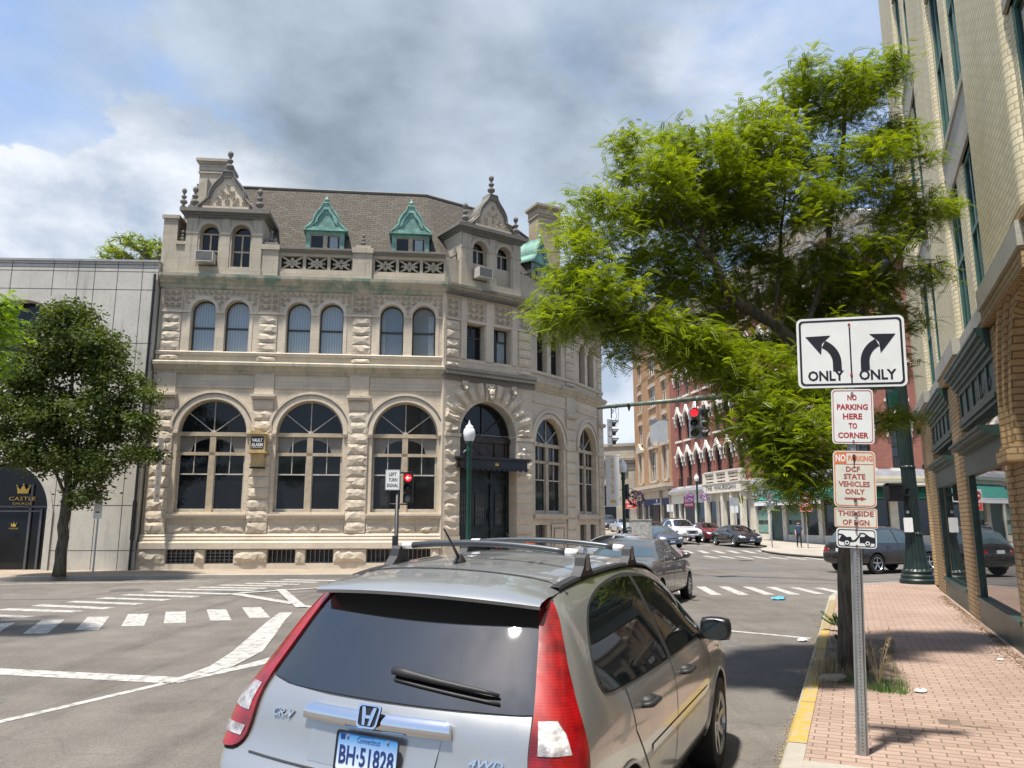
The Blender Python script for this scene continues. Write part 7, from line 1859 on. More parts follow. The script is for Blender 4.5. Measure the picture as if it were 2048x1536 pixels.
# near sign post
sp = thing('sign_post', 'galvanised perforated post carrying five stacked signs with ONLY arrows on top beside the kerb', 'sign post', (2.585, 6.06, .13), 0)
sp.rotation_euler = (R(-.3), R(2.5), R(-17))
mb = MB(); w = .030
for (a, b, y0, y1) in ((-.039, -.028, -.004, 0), (-.030, -.014, -.0, .004), (-.016, .016, -.022, -.018), (.014, .030, 0, .004), (.028, .039, -.004, 0)): pass
prof = [(-.042, .012), (-.030, .012), (-.018, -.016), (.018, -.016), (.030, .012), (.042, .012), (.042, .008), (.032, .008), (.020, -.020), (-.020, -.020), (-.032, .008), (-.042, .008)]
mb.prism([(x, y, 0) for x, y in prof], (0, 0, 3.22)); po = mb.build('post', M_alu, sp, world=False)
mb = MB()
for k in range(74): z = .04 + k * .0254 * .98; mb.lathe([(.0045, -.0206), (.0045, -.0195)], 8, (0, 0, z), axis='y') if z < 1.56 else None
mb.build('bolt_holes', M_signblk, po, world=False)
mb = MB()
SGY = -.026
root = sp
e = bpy.data.objects.new('sign_stack', None)
def sgn(name, w, h, z, mat, border, bmat, **k):
    o, M = sign_panel(sp, name, w, h, z, mat, border, bmat, **k); o.location = (0, SGY, 0); return o, M
o, M = sgn('lane_sign', .80, .575, 3.035, M_signw, True, M_signblk, r=.045, tilt=-1.0, bw=.016, inset=.018)
mb = MB(M)
M_ = M
def arrow_at(mb, s_):
    cx, cz = s_ * .275, -.085; r0, r1 = .140, .205
    import math as m
    A = [R(a) for a in range(0, 66, 8)]
    P = lambda r, a: (cx - s_ * r * m.cos(a), cz + r * m.sin(a))
    vs = []; fs = []
    base = [(cx - s_ * r1, cz - .07), (cx - s_ * r0, cz - .07)]
    seq = [(base[0], base[1])] + [(P(r1, a), P(r0, a)) for a in A]
    for o_, i_ in seq: vs += [(o_[0], -.0045, o_[1]), (i_[0], -.0045, i_[1])]
    for k in range(len(seq) - 1): fs.append((2 * k, 2 * k + 2, 2 * k + 3, 2 * k + 1))
    a = A[-1]; t = Vector((s_ * m.sin(a), m.cos(a))); n = Vector((t.y, -t.x)); mc = Vector(P((r0 + r1) / 2, a))
    tip = mc + t * .150; b1 = mc + n * .088 - t * .02; b2 = mc - n * .088 - t * .02; bb = mc + t * .012
    k = len(vs)
    for q in (b1, tip, b2, bb): vs.append((q.x, -.0045, q.y))
    fs += [(k, k + 1, k + 3), (k + 1, k + 2, k + 3)]
    mb.add(vs, fs)
arrow_at(mb, -1); arrow_at(mb, 1); mb.box(-.0055, .0055, -.0045, -.003, -.27, .20)
mb.build('arrows', M_signblk, o, world=False); letter(o, M, [('ONLY', -.190, -.190, .270, .085), ('ONLY', .190, -.190, .270, .085)], M_signblk)
mb = MB(M)
for z in (.225, -.185): mb.lathe([(.010, -.009), (.010, -.003)], 10, (-.002, 0, z), axis='y')
mb.build('bolt', M_signred, o, world=False)
o, M = sgn('parking_sign', .305, .435, 2.515, M_signw, True, M_signred, r=.03, bw=.005, inset=.010)
letter(o, M, [(t_, 0, .150 - i * .075, w_, .046) for i, (t_, w_) in enumerate((('NO', .068), ('PARKING', .225), ('HERE', .14), ('TO', .062), ('CORNER', .22)))], M_signred)
mb = MB(M); mb.lathe([(.008, -.012), (.008, -.003)], 8, (0, 0, -.195), axis='y'); mb.lathe([(.010, -.012), (.010, -.003)], 8, (0, 0, .185), axis='y'); mb.build('bolt', M_alu, o, world=False)
o, M = sgn('parking_sign', .305, .435, 2.025, M_signw2, True, M_signred2, r=.035, bw=.007, inset=.008)
mb = MB(M); sheet(mb, [(-.138, .118), (-.055, .118), (-.055, .200), (-.132, .200)], -.0045, -.0035); mb.box(-.138, .138, -.0045, -.0035, .113, .117); mb.build('red_block', M_signred2, o, world=False)
letter(o, M, [('NO', -.096, .160, .072, .058)], M_signw, y=-.0055); letter(o, M, [('PARKING', .046, .160, .175, .044)], M_signred2)
letter(o, M, [('DCF', -.01, .075, .10, .042), ('STATE', .0, .018, .155, .042), ('VEHICLES', -.005, -.040, .225, .042), ('ONLY', .0, -.098, .14, .042)], M_signred3)
mb = MB(M); mb.box(-.075, .045, -.0045, -.0035, -.158, -.146); sheet(mb, [(.04, -.168), (.08, -.152), (.04, -.136)], -.0045, -.0035); mb.build('arrow', M_signred3, o, world=False)
mb = MB(M)
for z in (.178, -.165): mb.lathe([(.012, -.014), (.012, -.003)], 8, (0, 0, z), axis='y')
mb.build('bolt', M_rust, o, world=False)
mb = MB(M); mb.prism([(-.008, -.0048, .165), (.008, -.0048, .165), (.003, -.0048, .09), (.001, -.0048, .06)], (0, .0008, 0)); mb.build('rust_run', M_rust, o, world=False)
o, M = sgn('parking_sign', .305, .150, 1.725, M_signw2, True, M_signred2, r=.014, bw=.005, inset=.006)
letter(o, M, [('THIS SIDE', 0, .034, .255, .042), ('OF SIGN', 0, -.034, .19, .042)], M_signred3)
mb = MB(M)
for z in (.034, -.040): mb.lathe([(.012, -.014), (.012, -.003)], 8, (0, 0, z), axis='y')
mb.build('bolt', M_rust, o, world=False)
o, M = sgn('tow_sign', .285, .148, 1.572, M_signw, True, M_signblk, r=.026, bw=.006, inset=.009)
mb = MB(M)
sheet(mb, [(-.128, -.02), (-.105, .018), (-.128, .020), (-.128, .030), (-.098, .028), (-.070, .006), (-.040, .010), (-.030, -.018), (-.012, -.012), (.025, .033), (.032, .028), (-.004, -.024), (-.030, -.030), (-.110, -.030)], -.0045, -.0035)
sheet(mb, [(.022, -.028), (.022, .010), (.055, .012), (.064, .026), (.048, .036), (.024, .038), (.024, .042), (.056, .042), (.092, .016), (.128, .006), (.128, -.034), (.022, -.034)], -.0045, -.0035)
mb.box(.02, .05, -.0045, -.0035, .034, .042)
for x in (-.068, .078): mb.lathe([(.022, -.0048), (.022, -.0035)], 16, (x, 0, -.036), axis='y')
mb.build('tow_pictogram', M_signblk, o, world=False)
mb = MB(M)
for x in (-.068, .078): mb.lathe([(.016, -.0054), (.016, -.0046)], 16, (x, 0, -.036), axis='y')
mb.build('wheel_rings', M_signw, o, world=False); mb = MB(M)
for x in (-.068, .078): mb.lathe([(.008, -.0060), (.008, -.0050)], 12, (x, 0, -.036), axis='y')
mb.build('wheel_hubs', M_signblk, o, world=False)
mb = MB(M)
for z in (.060, -.060): mb.lathe([(.009, -.014), (.009, -.003)], 8, (0, 0, z), axis='y')
mb.build('bolt', M_rust, o, world=False)

# green street lamps with acorn globes
M_globe = plain('milky_globe', (.72, .73, .74), .25, 0, .04, coat=.5)
def lamp(x, y, label, h=4.95, basket=None, z0=.13, arm=0):
    t = thing('street_lamp', label, 'street lamp', (x, y, z0 + gz(x, y)), 0, 'green street lamps')
    mb = MB(); mb.smooth = True
    mb.lathe([(.24, 0), (.24, .12), (.21, .16), (.17, .5), (.13, .62), (.12, .68), (.10, .75), (.088, .9), (.085, h - 1.05), (.10, h - 1.0), (.12, h - .93), (.10, h - .86), (.10, h - .70), (.15, h - .66), (.15, h - .62)], 16)
    mb.build('post', M_greenpole, t, world=False, smooth='auto')
    mb = MB(); mb.smooth = True; mb.lathe([(.13, h - .62), (.17, h - .56), (.205, h - .42), (.215, h - .30), (.19, h - .20), (.14, h - .14), (.15, h - .12), (.11, h - .06), (.05, h - .02), (.055, h + .02), (.02, h + .05), (.025, h + .09), (.003, h + .14)], 20)
    mb.build('globe', M_globe, t, world=False, smooth='auto')
    if basket:
        for s_ in (-1, 1):
            mb = MB(); mb.tube([(0, 0, h - 1.55), (s_ * .35, 0, h - 1.45), (s_ * .62, 0, h - 1.55)], .02, 6); mb.build('bracket', M_greenpole, t, world=False)
            mb = MB(); rr = random.Random(x)
            for k in range(170):
                a = rr.uniform(0, 6.28); u = rr.uniform(-1, 1); q = math.sqrt(1 - u * u) * rr.uniform(.75, 1.0)
                c = (s_ * .62 + .44 * q * math.cos(a), .40 * q * math.sin(a), h - 1.95 + .38 * u); s2 = .07
                p = [Vector(c) + Vector((rr.uniform(-s2, s2), rr.uniform(-s2, s2), rr.uniform(-s2, s2))) for _ in range(4)]; mb.add(p, [(0, 1, 2), (0, 2, 3), (0, 1, 3)])
            mb.build('hanging_flowers', basket, t, world=False)
    return t
lamp(-1.50, 26.9, 'green street lamp with white acorn globe in front of the bank door', 5.1)
lamp(5.75, 40.0, 'green street lamp with dark purple flower baskets beside the far end of the bank', 4.85, plain('dark_purple_petals', (.05, .015, .06), .8, 0, .5, 30))
lamp(16.7, 70.0, 'green street lamp with bright purple flower baskets before the red hotel', 5.5, plain('purple_petals', (.30, .14, .42), .8, 0, .6, 30))

# traffic lights
M_signal = plain('signal_black', (.012, .013, .014), .5, 0, .2)
M_sigback = plain('weathered_signal_grey', (.26, .27, .29), .6, .2, .45, 7)
M_redlit = plain('lit_red', (.9, .02, .02), .4, emit=(1.0, .008, .012), es=2.2)
M_lensdk = plain('dark_lens', (.016, .02, .018), .2, 0, .3)
M_lenspale = plain('pale_unlit_lens', (.22, .24, .22), .2, 0, .2)
def signal_head(parent, M, lit=0, back=M_signal, arrowlit=False, k=1.0, housing=M_signal, pale=None):
    """three lens head facing local -Y, centred on M"""
    mb = MB(); w, d, h = .17 * k, .17 * k, .175 * k
    for i in range(3):
        z = (1 - i) * 2 * h; mb.bbox(-w, w, -.02 * k, d, z - h + .004, z + h - .004, .012)
    hd_ = mb.build('signal_head', housing, parent, world=False, M=M)
    for i in range(3):
        z = (1 - i) * 2 * h; mb = MB(); mb.smooth = True
        r = .135 * k; n = 18; vs = []; fs = []
        for j in range(n + 1):
            a = R(-40) + (math.pi + R(80)) * j / n; c, s_ = math.cos(a), math.sin(a); dd = -.20 * k if 0 < j < n else -.08 * k
            ln = -.24 * k * (0.45 + .55 * max(0, s_)) - .04
            vs += [(r * 1.12 * c, -.02, z + r * 1.12 * s_), (r * 1.08 * c, ln, z + r * 1.08 * s_)]
        for j in range(n): fs.append((2 * j, 2 * j + 1, 2 * j + 3, 2 * j + 2))
        mb.add(vs, fs); mb.build('visor', M_signal, hd_, world=False)
        mb = MB(); mb.smooth = True; mb.lathe([(.002, -.045 * k), (.07 * k, -.04 * k), (.11 * k, -.028 * k), (.128 * k, -.015 * k)], 20, (0, 0, z), axis='y', cap=False)
        mb.build('lens', (M_redlit if i == 0 and lit else (pale if pale and i == 2 else M_lensdk)), hd_, world=False)
        if arrowlit and i == 0:
            mb = MB(); sheet(mb, [(-.085, 0), (-.01, .07), (.02, .07), (-.03, .018), (.09, .018), (.09, -.018), (-.03, -.018), (.02, -.07), (-.01, -.07)], -.052, -.050); mb.v = [(x, y, zz + z) for x, y, zz in mb.v]
            mb.build('lit_arrow', plain('lit_arrow', (1, .5, .5), .4, emit=(1, .35, .32), es=1.6), hd_, world=False)
    return hd_
# great fluted pole with mast arm
PX, PY = UV(25.0, 1.55)
mast = thing('mast_pole', 'thick dark green fluted pole on the brick corner with a long traffic light arm', 'traffic light pole', (PX, PY, .13))
mb = MB(); prof = [(.47, 0), (.47, .10), (.43, .14), (.43, .22), (.39, .26), (.40, .34), (.35, .40), (.30, .62), (.25, 1.0), (.225, 1.30), (.235, 1.33), (.235, 1.38), (.21, 1.42), (.20, 2.6), (.19, 3.2), (.205, 3.22), (.205, 3.27), (.185, 3.3), (.165, 7.0), (.17, 7.05), (.05, 7.2)]
n = 24
for r, z in prof: pass
mb.smooth = False; vs = []; fs = []
for i, (r, z) in enumerate(prof):
    for k in range(48):
        a = 2 * math.pi * k / 48; rr_ = r * (1 - (.07 if (k % 3 == 0 and 6 <= i <= 18) else 0)); vs.append((rr_ * math.cos(a), rr_ * math.sin(a), z))
for i in range(len(prof) - 1):
    for k in range(48): fs.append((i * 48 + k, i * 48 + (k + 1) % 48, (i + 1) * 48 + (k + 1) % 48, (i + 1) * 48 + k))
mb.add(vs, fs); mb.build('pole', plain('weathered_green_pole', (.010, .022, .018), .4, .1, .3, 4, .15, 30), mast, world=False)
AX0 = Vector((3.12, 27.73)); PP = Vector((PX, PY)); ad = (AX0 - PP); AL = ad.length; aang = math.atan2(ad.y, ad.x)
AM = T(0, 0, 5.80) @ RZ(aang)
mb = MB(AM); mb.smooth = True
mb.tube([(.1, 0, -.12), (2, 0, -.03), (5, 0, .0), (AL * .62, 0, .01)], [.125, .115, .10, .09], 12); mb.tube([(AL * .60, 0, .01), (AL, 0, .0)], [.085, .062], 12)
for x in (AL * .62, AL * .80, AL * .93, AL * .43): mb.tube([(x - .06, 0, .005), (x + .06, 0, .005)], .10 if x < AL * .8 else .085, 12)
arm = mb.build('mast_arm', plain('grey_green_mast', (.13, .155, .12), .5, .3, .3, 4), mast, world=False)
def on_arm(t): p = PP + ad * t; return Vector((p.x - PX, p.y - PY, 5.80))
def hanger(parent, p, dz):
    mb = MB(); mb.tube([tuple(p), tuple(p + Vector((0, 0, -dz)))], .022, 6); mb.tube([tuple(p + Vector((0, 0, -.1))), tuple(p + Vector((.09, 0, -.16))), tuple(p + Vector((0, 0, -.26)))], .02, 6); mb.build('hanger', M_signal, parent, world=False)
s1 = thing('traffic_light', 'side-on three lens traffic light at the tip of the mast arm beside the bank', 'traffic light', tuple(on_arm(.945) + Vector((PX, PY, -.95 + .13))), 0, 'traffic lights on the mast arm')
hanger(s1, Vector((0, 0, .95)), .42); signal_head(s1, RZ(R(82)), 0, k=.92, housing=M_sigback)
c = on_arm(.625) + Vector((PX, PY, .13))
s2 = thing('traffic_light', 'traffic light showing a bright red lens, hung mid-way along the mast arm', 'traffic light', (c.x, c.y, c.z - .82), 0, 'traffic lights on the mast arm')
hanger(s2, Vector((.0, 0, .82)), .36); signal_head(s2, T(-.10, 0, 0) @ RZ(R(-6)), 1, k=.98, housing=M_sigback)
signal_head(s2, T(.20, .16, 0) @ RZ(R(62)), 0, k=.98, housing=M_sigback)
c = on_arm(.765) + Vector((PX, PY, .13))
s3 = thing('hanging_sign', 'square pale grey sign back hanging from the mast arm before the tan building', 'sign', (c.x, c.y, c.z))
mb = MB(); mb.box(-.01, .01, -.01, .01, -.62, 0); mb.box(-.33, .33, -.02, .0, -.66, -.60); mb.build('hanger', M_alu, s3, world=False); mb = MB(RZ(R(-8))); sheet(mb, rrect2(.30, .38, .03, 0, -1.02), -.02, -.015); mb.box(-.01, .01, -.03, -.02, -1.38, -.66); mb.build('sign_back', plain('sign_back_aluminium', (.42, .44, .46), .5, .3, .1), s3, world=False)
c = on_arm(.875)
mb = MB(); mb.lathe([(.10, .02), (.05, -.10), (.02, -.22)], 10, tuple(c)); mb.build('arm_sensor', M_signal, mast, world=False)
mb = MB(); mb.smooth = True; p0 = on_arm(.93); mb.tube([tuple(p0), tuple(p0 + Vector((.05, 0, -.4))), tuple(p0 + Vector((-.06, 0, -.62))), tuple(p0 + Vector((.02, 0, -.75))), tuple(p0 + Vector((.10, 0, -.6))), tuple(p0 + Vector((.12, 0, -.2))), tuple(p0 + Vector((.1, 0, 0)))], .008, 5); mb.build('hanging_wire', M_signal, mast, world=False)
ps = MB(T(-.55, -.15, 2.52)); ps.bbox(-.24, .24, -.12, .12, -.24, .24, .03); ps.box(-.28, .28, -.28, -.10, .20, .26); ps.box(-.28, -.24, -.28, -.1, -.2, .26); ps.box(.0, .6, -.03, .03, -.10, -.04); ps.box(0, .6, -.03, .03, .12, .17)
tag(ps.build('pedestrian_signal', M_signal, None, M=T(PX, PY, .13)) if False else ps.build('pedestrian_signal', M_signal, None, M=None), 'black pedestrian signal box fixed to the thick green lamp standard', 'pedestrian signal')
for o in COL.objects:
    if o.name == 'pedestrian_signal': o.location = (PX, PY, .13)
gbx = MB(); gbx.bbox(-.40, -.14, -.12, .14, 4.95, 5.45, .02); gbx.build('control_box', M_greenpole, mast, world=False)
mb = MB(RZ(R(-24))); sheet(mb, rrect2(.115, .20, .02, -.13, 1.62), -.33, -.325); mb.build('notice_plate', M_signw, mast, world=False)
mb = MB(RZ(R(-24))); mb.lathe([(.045, -.32), (.045, -.30)], 10, (-.12, 0, 1.98), axis='y'); mb.build('push_button', M_sigback, mast, world=False)
# left-turn signal post
lt = thing('signal_post', 'slim green post with LEFT TURN SIGNAL sign and lit red left arrow', 'traffic light', (-3.95, 26.75, .13))
mb = MB(); mb.smooth = True; mb.lathe([(.16, 0), (.16, .3), (.075, .4), (.065, 3.3)], 12); mb.bbox(-.12, .04, -.12, .04, .85, 1.25, .01); mb.box(-.55, .52, -.02, .02, 2.28, 2.33); mb.box(.0, .52, -.02, .02, 3.36, 3.42); mb.build('post', M_signal, lt, world=False)
o, M = sign_panel(lt, 'turn_sign', .50, .70, 3.13, M_signw, True, M_signblk, r=.02, bw=.010, inset=.008, x=-.16); o.location = (0, -.1, 0)
letter(o, M, [('LEFT', 0, .19, .27, .125), ('TURN', .01, .0, .30, .125), ('SIGNAL', 0, -.19, .40, .125)], M_signblk)
signal_head(lt, T(.36, 0, 2.86), 1, k=.98, arrowlit=True, pale=M_lenspale)
signal_head(lt, T(-.42, .1, 2.72) @ RZ(R(170)), 0, k=.85)
# small road signs across the junction
def post_sign(name, label, x, y, post_h, build, cat='road sign', z0=.13, r=.04):
    t = thing(name, label, cat, (x, y, z0 + gz(x, y))); mb = MB(); mb.lathe([(r, 0), (r, post_h)], 8); mb.build('post', M_alu, t, world=False); build(t); return t
def b1(t):
    o, M = sign_panel(t, 'sign_panel', .91, .58, 2.75, plain('wrong_way_red', (.62, .035, .02), .5), True, M_white, r=.04, bw=.02, inset=.02); o.location = (0, -.06, 0)
    letter(o, M, [('WRONG', 0, .12, .62, .15), ('WAY', 0, -.12, .36, .15)], M_white)
post_sign('wrong_way_sign', 'red WRONG WAY sign on a thin post next to the flower basket lamp', 7.55, 50.0, 3.1, b1, r=.03)
def b2(t):
    mb = MB(); sheet(mb, [(-.43, 3.25), (0, 2.82), (.43, 3.25), (0, 3.68)], -.06, -.055); sheet(mb, rrect2(.25, .22, .02, 0, 2.62), -.05, -.045); mb.build('sign_back', plain('grey_sign_back', (.30, .31, .32), .5, .4, .1), t, world=False)
post_sign('diamond_sign', 'back of a diamond sign with a small plate under it, on the far corner', 16.7, 50.4, 3.6, b2)
def b3(t):
    mb = MB(RZ(R(-8))); sheet(mb, rrect2(.38, .38, .04, 0, 3.15), -.06, -.055); mb.build('sign_panel', M_signw, t, world=False)
    mb = MB(RZ(R(-8))); mb.lathe([(.34, -.066), (.34, -.061)], 24, (0, 0, 3.15), axis='y'); mb.build('red_disc', M_signred, t, world=False)
    mb = MB(RZ(R(-8))); mb.box(-.26, .26, -.072, -.067, 3.10, 3.20); text_mb(mb, 'DO NOT', T(0, -.068, 3.28), .30, .07, .001); text_mb(mb, 'ENTER', T(0, -.068, 3.02), .28, .07, .001); mb.build('lettering', M_white, t, world=False)
    o, M = sign_panel(t, 'wrong_way_panel', .80, .48, 2.52, plain('faded_wrong_way_red', (.62, .06, .03), .5), True, M_white, r=.04, bw=.02, inset=.015); o.location = (0, -.07, 0)
    letter(o, M, [('WRONG', 0, .09, .5, .12), ('WAY', 0, -.10, .3, .12)], M_white)
post_sign('no_entry_sign', 'DO NOT ENTER disc above a red WRONG WAY panel beside the walking man', 18.7, 49.6, 3.5, b3)
def b4(t):
    mb = MB(); sheet(mb, rrect2(.36, .28, .02, 0, 2.95), -.04, -.035); mb.build('sign_back', plain('grey_sign_back_2', (.34, .35, .36), .5, .3), t, world=False)
    mb = MB(); sheet(mb, rrect2(.12, .24, .02, -.13, 2.38), -.04, -.035); sheet(mb, rrect2(.11, .24, .02, .14, 2.42), -.04, -.035); mb.build('small_plates', M_signw, t, world=False)
post_sign('parking_plates', 'grey sign back over two small white plates before the lettered hotel portal', 15.6, 54.6, 3.1, b4, r=.03)
def b5(t):
    mb = MB(); 
    for q in (-.16, .16): sheet(mb, rrect2(.13, .32, .02, q, 2.5), -.04, -.035)
    mb.build('small_plates', M_signw, t, world=False)
post_sign('parking_plates', 'pair of narrow white plates on a post before the navy shop sign', 14.0, 69.0, 2.8, b5, r=.03)
def b6(t):
    mb = MB(); sheet(mb, rrect2(.13, .20, .015, 0, 2.35), -.05, -.045); sheet(mb, rrect2(.14, .18, .015, 0, 1.98), -.05, -.045); mb.build('small_plates', M_signw, t, world=False)
    mb = MB(); 
    for z in (2.42, 2.3, 2.0): mb.box(-.07, .07, -.055, -.051, z, z + .04)
    mb.build('lettering', M_signblk, t, world=False)
post_sign('parking_plates', 'thin leaning post with two small white plates by the grey panel wall', -13.55, 25.55, 3.2, b6, r=.03)
post_sign('far_signal', 'dark traffic light back on a thin post behind the WRONG WAY sign', 8.9, 50.5, 2.6, lambda t: signal_head(t, T(.12, 0, 2.35) @ RZ(R(190)), 0, k=.7), 'traffic light', r=.05)
# utility cabinet
cb = thing('utility_cabinet', 'weathered grey utility cabinet by the far corner of the bank pavement', 'utility cabinet', (5.62, 33.9, .13), R(-10))
mb = MB(); mb.bbox(-.43, .43, -.28, .28, .08, 1.78, .015); mb.box(-.5, .5, -.35, .35, 0, .08); mb.box(-.45, .45, -.31, .31, 1.78, 1.82); mb.build('case', plain('mottled_grey_case', (.38, .38, .35), .5, .2, .25, 9), cb, world=False)
mb = MB(); mb.box(-.39, .39, -.287, -.28, .16, 1.70); mb.box(.20, .30, -.30, -.287, .95, .99); mb.box(-.1, .1, -.292, -.287, 1.2, 1.24); mb.build('door', plain('cabinet_door', (.36, .36, .33), .5, .2, .25, 9), cb, world=False)
# ------------------------------------------------------------ trees
M_bark = stone_mat('locust_bark', (.115, .095, .075), 0, 1.0); 
def bark_mat(name, c, sc=1.0):
    m, nt, b = new_mat(name); p = objc(nt); v = stretch(nt, p, (9 * sc, 9 * sc, 1.6 * sc)); f = noise_fac(nt, v, 2.2, 6, .7, .3, .7); g = noise_fac(nt, p, .9, 4, .6, .3, .7)
    col = mixc(nt, f, tuple(x * .35 for x in c), tuple(x * 1.35 for x in c)); col = mixc(nt, g, mixc(nt, 1.0, col, (.8, .85, .78), 'MULTIPLY'), col)
    nt.links.new(col, b.inputs['Base Color']); b.inputs['Roughness'].default_value = .92; b.inputs['Specular IOR Level'].default_value = .2; bump(nt, b, f, 1.0, .03); return m
M_bark = bark_mat('furrowed_bark', (.16, .135, .105)); M_bark2 = bark_mat('smooth_grey_bark', (.13, .115, .09), .8)
M_locust = leaf_mat('honey_locust_leaflets', (.06, .11, .008), (.27, .33, .02), .52)
M_maple = leaf_mat('dark_green_leaves', (.034, .064, .015), (.12, .15, .03), .38)
M_light = leaf_mat('yellow_green_leaves', (.08, .17, .008), (.26, .38, .02), .5)
def grow_tree(name, label, base, limbs, targets, leaf_fn, leafmat, barkmat, tipr=.006, r0=.16, group=None, seed=1, pipe=.42, curve=.18, trunk_r=None, maxr=None):
    """limbs: polylines (x,y,z) with the trunk first; targets: tips reached by twigs from the nearest wood"""
    rr = random.Random(seed); t = thing(name, label, 'tree', base, 0, group)
    nodes = []; par = []
    for li, L_ in enumerate(limbs):
        prev = None
        for i, p in enumerate(L_):
            p = Vector(p)
            if i == 0 and li > 0:
                prev = min(range(len(nodes)), key=lambda k: (nodes[k] - p).length); continue
            # subdivide long pieces with a little wobble
            if prev is not None:
                a = nodes[prev]; n = max(1, int((p - a).length / .35))
                for k in range(1, n): nodes.append(a + (p - a) * (k / n) + Vector((rr.uniform(-1, 1), rr.uniform(-1, 1), rr.uniform(-.6, .6))) * .035); par.append(prev); prev = len(nodes) - 1
            nodes.append(p); par.append(prev if prev is not None else -1); prev = len(nodes) - 1
    nmain = len(nodes)
    origin = nodes[0]
    arr = np.array([tuple(n) for n in nodes]); tg = sorted([Vector(q) for q in targets], key=lambda q: min((q - nodes[k]).length for k in range(nmain)))
    cnt_tip = []
    for q in tg:
        A = np.array([tuple(n) for n in nodes]); d = np.linalg.norm(A - np.array(tuple(q)), axis=1)
        d += np.where(A[:, 2] > q.z + .25, .6, 0)             # twigs grow upwards and outwards
        k = int(np.argmin(d)); a = nodes[k]; dist = (q - a).length; n = max(2, int(dist / .22)); prev = k
        bend = Vector((rr.uniform(-1, 1), rr.uniform(-1, 1), rr.uniform(-.2, 1))) * dist * curve
        for j in range(1, n + 1):
            s_ = j / n; p = a + (q - a) * s_ + bend * (4 * s_ * (1 - s_)) * .6 + Vector((rr.uniform(-1, 1), rr.uniform(-1, 1), rr.uniform(-1, 1))) * .025 * (j < n)
            nodes.append(p); par.append(prev); prev = len(nodes) - 1
        cnt_tip.append(prev)
    load = [0.0] * len(nodes)
    for k in cnt_tip: load[k] += 1
    order = list(range(len(nodes)))[::-1]
    for k in order:
        if par[k] >= 0: load[par[k]] += load[k]
    tot = max(load)
    rad = [max(tipr, tipr + (r0 - tipr) * (l / tot) ** pipe) if l > 0 else tipr for l in load]
    ch = {}
    for k, p in enumerate(par):
        if p >= 0: ch.setdefault(p, []).append(k)
    mb = MB(); mb.smooth = True; stack = [(0, -1)]
    while stack:
        k, p = stack.pop(); path = ([p] if p >= 0 else []) + [k]
        while k in ch:
            kids = sorted(ch[k], key=lambda q: -load[q]); 
            for q in kids[1:]: stack.append((q, k))
            k = kids[0]; path.append(k)
        if len(path) < 2: continue
        rs = [rad[q] for q in path]
        if p >= 0: rs[0] = min(rad[path[0]], rs[1] * 1.25)
        nn = 12 if max(rs) > .08 else (7 if max(rs) > .03 else (5 if max(rs) > .012 else 3))
        if path[0] == 0: rs[0] *= 1.3; rs[1] = max(rs[1], rs[1] * 1.1)
        mb.tube([nodes[q] for q in path], rs, nn, cap=True)
    mb.build('trunk', barkmat, t, world=True)
    V = []; UVs = []; 
    for k in cnt_tip:
        leaf_fn(rr, nodes[k], nodes[par[k]], V, UVs)
    V = np.array(V); n = len(V) // 4
    me = bpy.data.meshes.new('crown'); me.vertices.add(len(V)); loc = np.array(tuple(base)); me.vertices.foreach_set('co', (V - loc).ravel())
    me.loops.add(4 * n); me.loops.foreach_set('vertex_index', np.arange(4 * n)); me.polygons.add(n); me.polygons.foreach_set('loop_start', np.arange(n) * 4); me.polygons.foreach_set('loop_total', np.full(n, 4)); me.update(calc_edges=True)
    uv = me.uv_layers.new(name='UVMap'); uv.data.foreach_set('uv', np.repeat(np.array(UVs), 4, axis=0).ravel()); me.materials.append(leafmat)
    o = bpy.data.objects.new('crown', me); COL.objects.link(o); o.parent = t
    return t
def compound_leaf(rr, p, dirv, V, U, L=.19, n=9, w=.011, ll=.031, tone=0.0):
    """pinnate leaf: leaflets in pairs along an arching, drooping stalk"""
    d = dirv.normalized(); up = Vector((0, 0, 1)); side = d.cross(up)
    if side.length < .1: side = Vector((1, 0, 0))
    side.normalize(); roll = rr.uniform(-.7, .7); nrm = side.cross(d); side = (side * math.cos(roll) + nrm * math.sin(roll)).normalized()
    droop = rr.uniform(.3, 1.0); c = min(1, max(0, rr.random() + tone))
    for i in range(n):
        s_ = (i + .6) / n; q = p + d * (L * s_) + Vector((0, 0, -droop * L * .55 * s_ * s_))
        l = ll * (1 - .45 * abs(2 * s_ - .9))
        for sg in (-1, 1):
            t = (side * sg + d * .35 + Vector((0, 0, -.25))).normalized(); e = d * w
            a = q + t * .003; b = q + t * l
            V.extend((tuple(a - e), tuple(a * .4 + b * .6 - e * 1.1), tuple(b), tuple(a * .5 + b * .5 + e))); U.append((c, s_))
def locust_leaves(k=18, spread=.24, L=.19, n=9, w=.0100, ll=.029):
    def f(rr, p, q, V, U):
        tw = (p - q).normalized() if (p - q).length > 1e-4 else Vector((0, 0, 1)); tone = rr.uniform(-.25, .25)
        for i in range(k):
            s_ = rr.random(); o = p - tw * (spread * 1.1 * s_) + Vector((rr.gauss(0, 1), rr.gauss(0, 1), rr.gauss(0, .55))) * spread * .42
            dv = Vector((rr.gauss(0, 1), rr.gauss(0, 1), rr.gauss(.1, .45))) + tw * .5
            compound_leaf(rr, o, dv, V, U, L * rr.uniform(.7, 1.15), n, w, ll, tone)
    return f
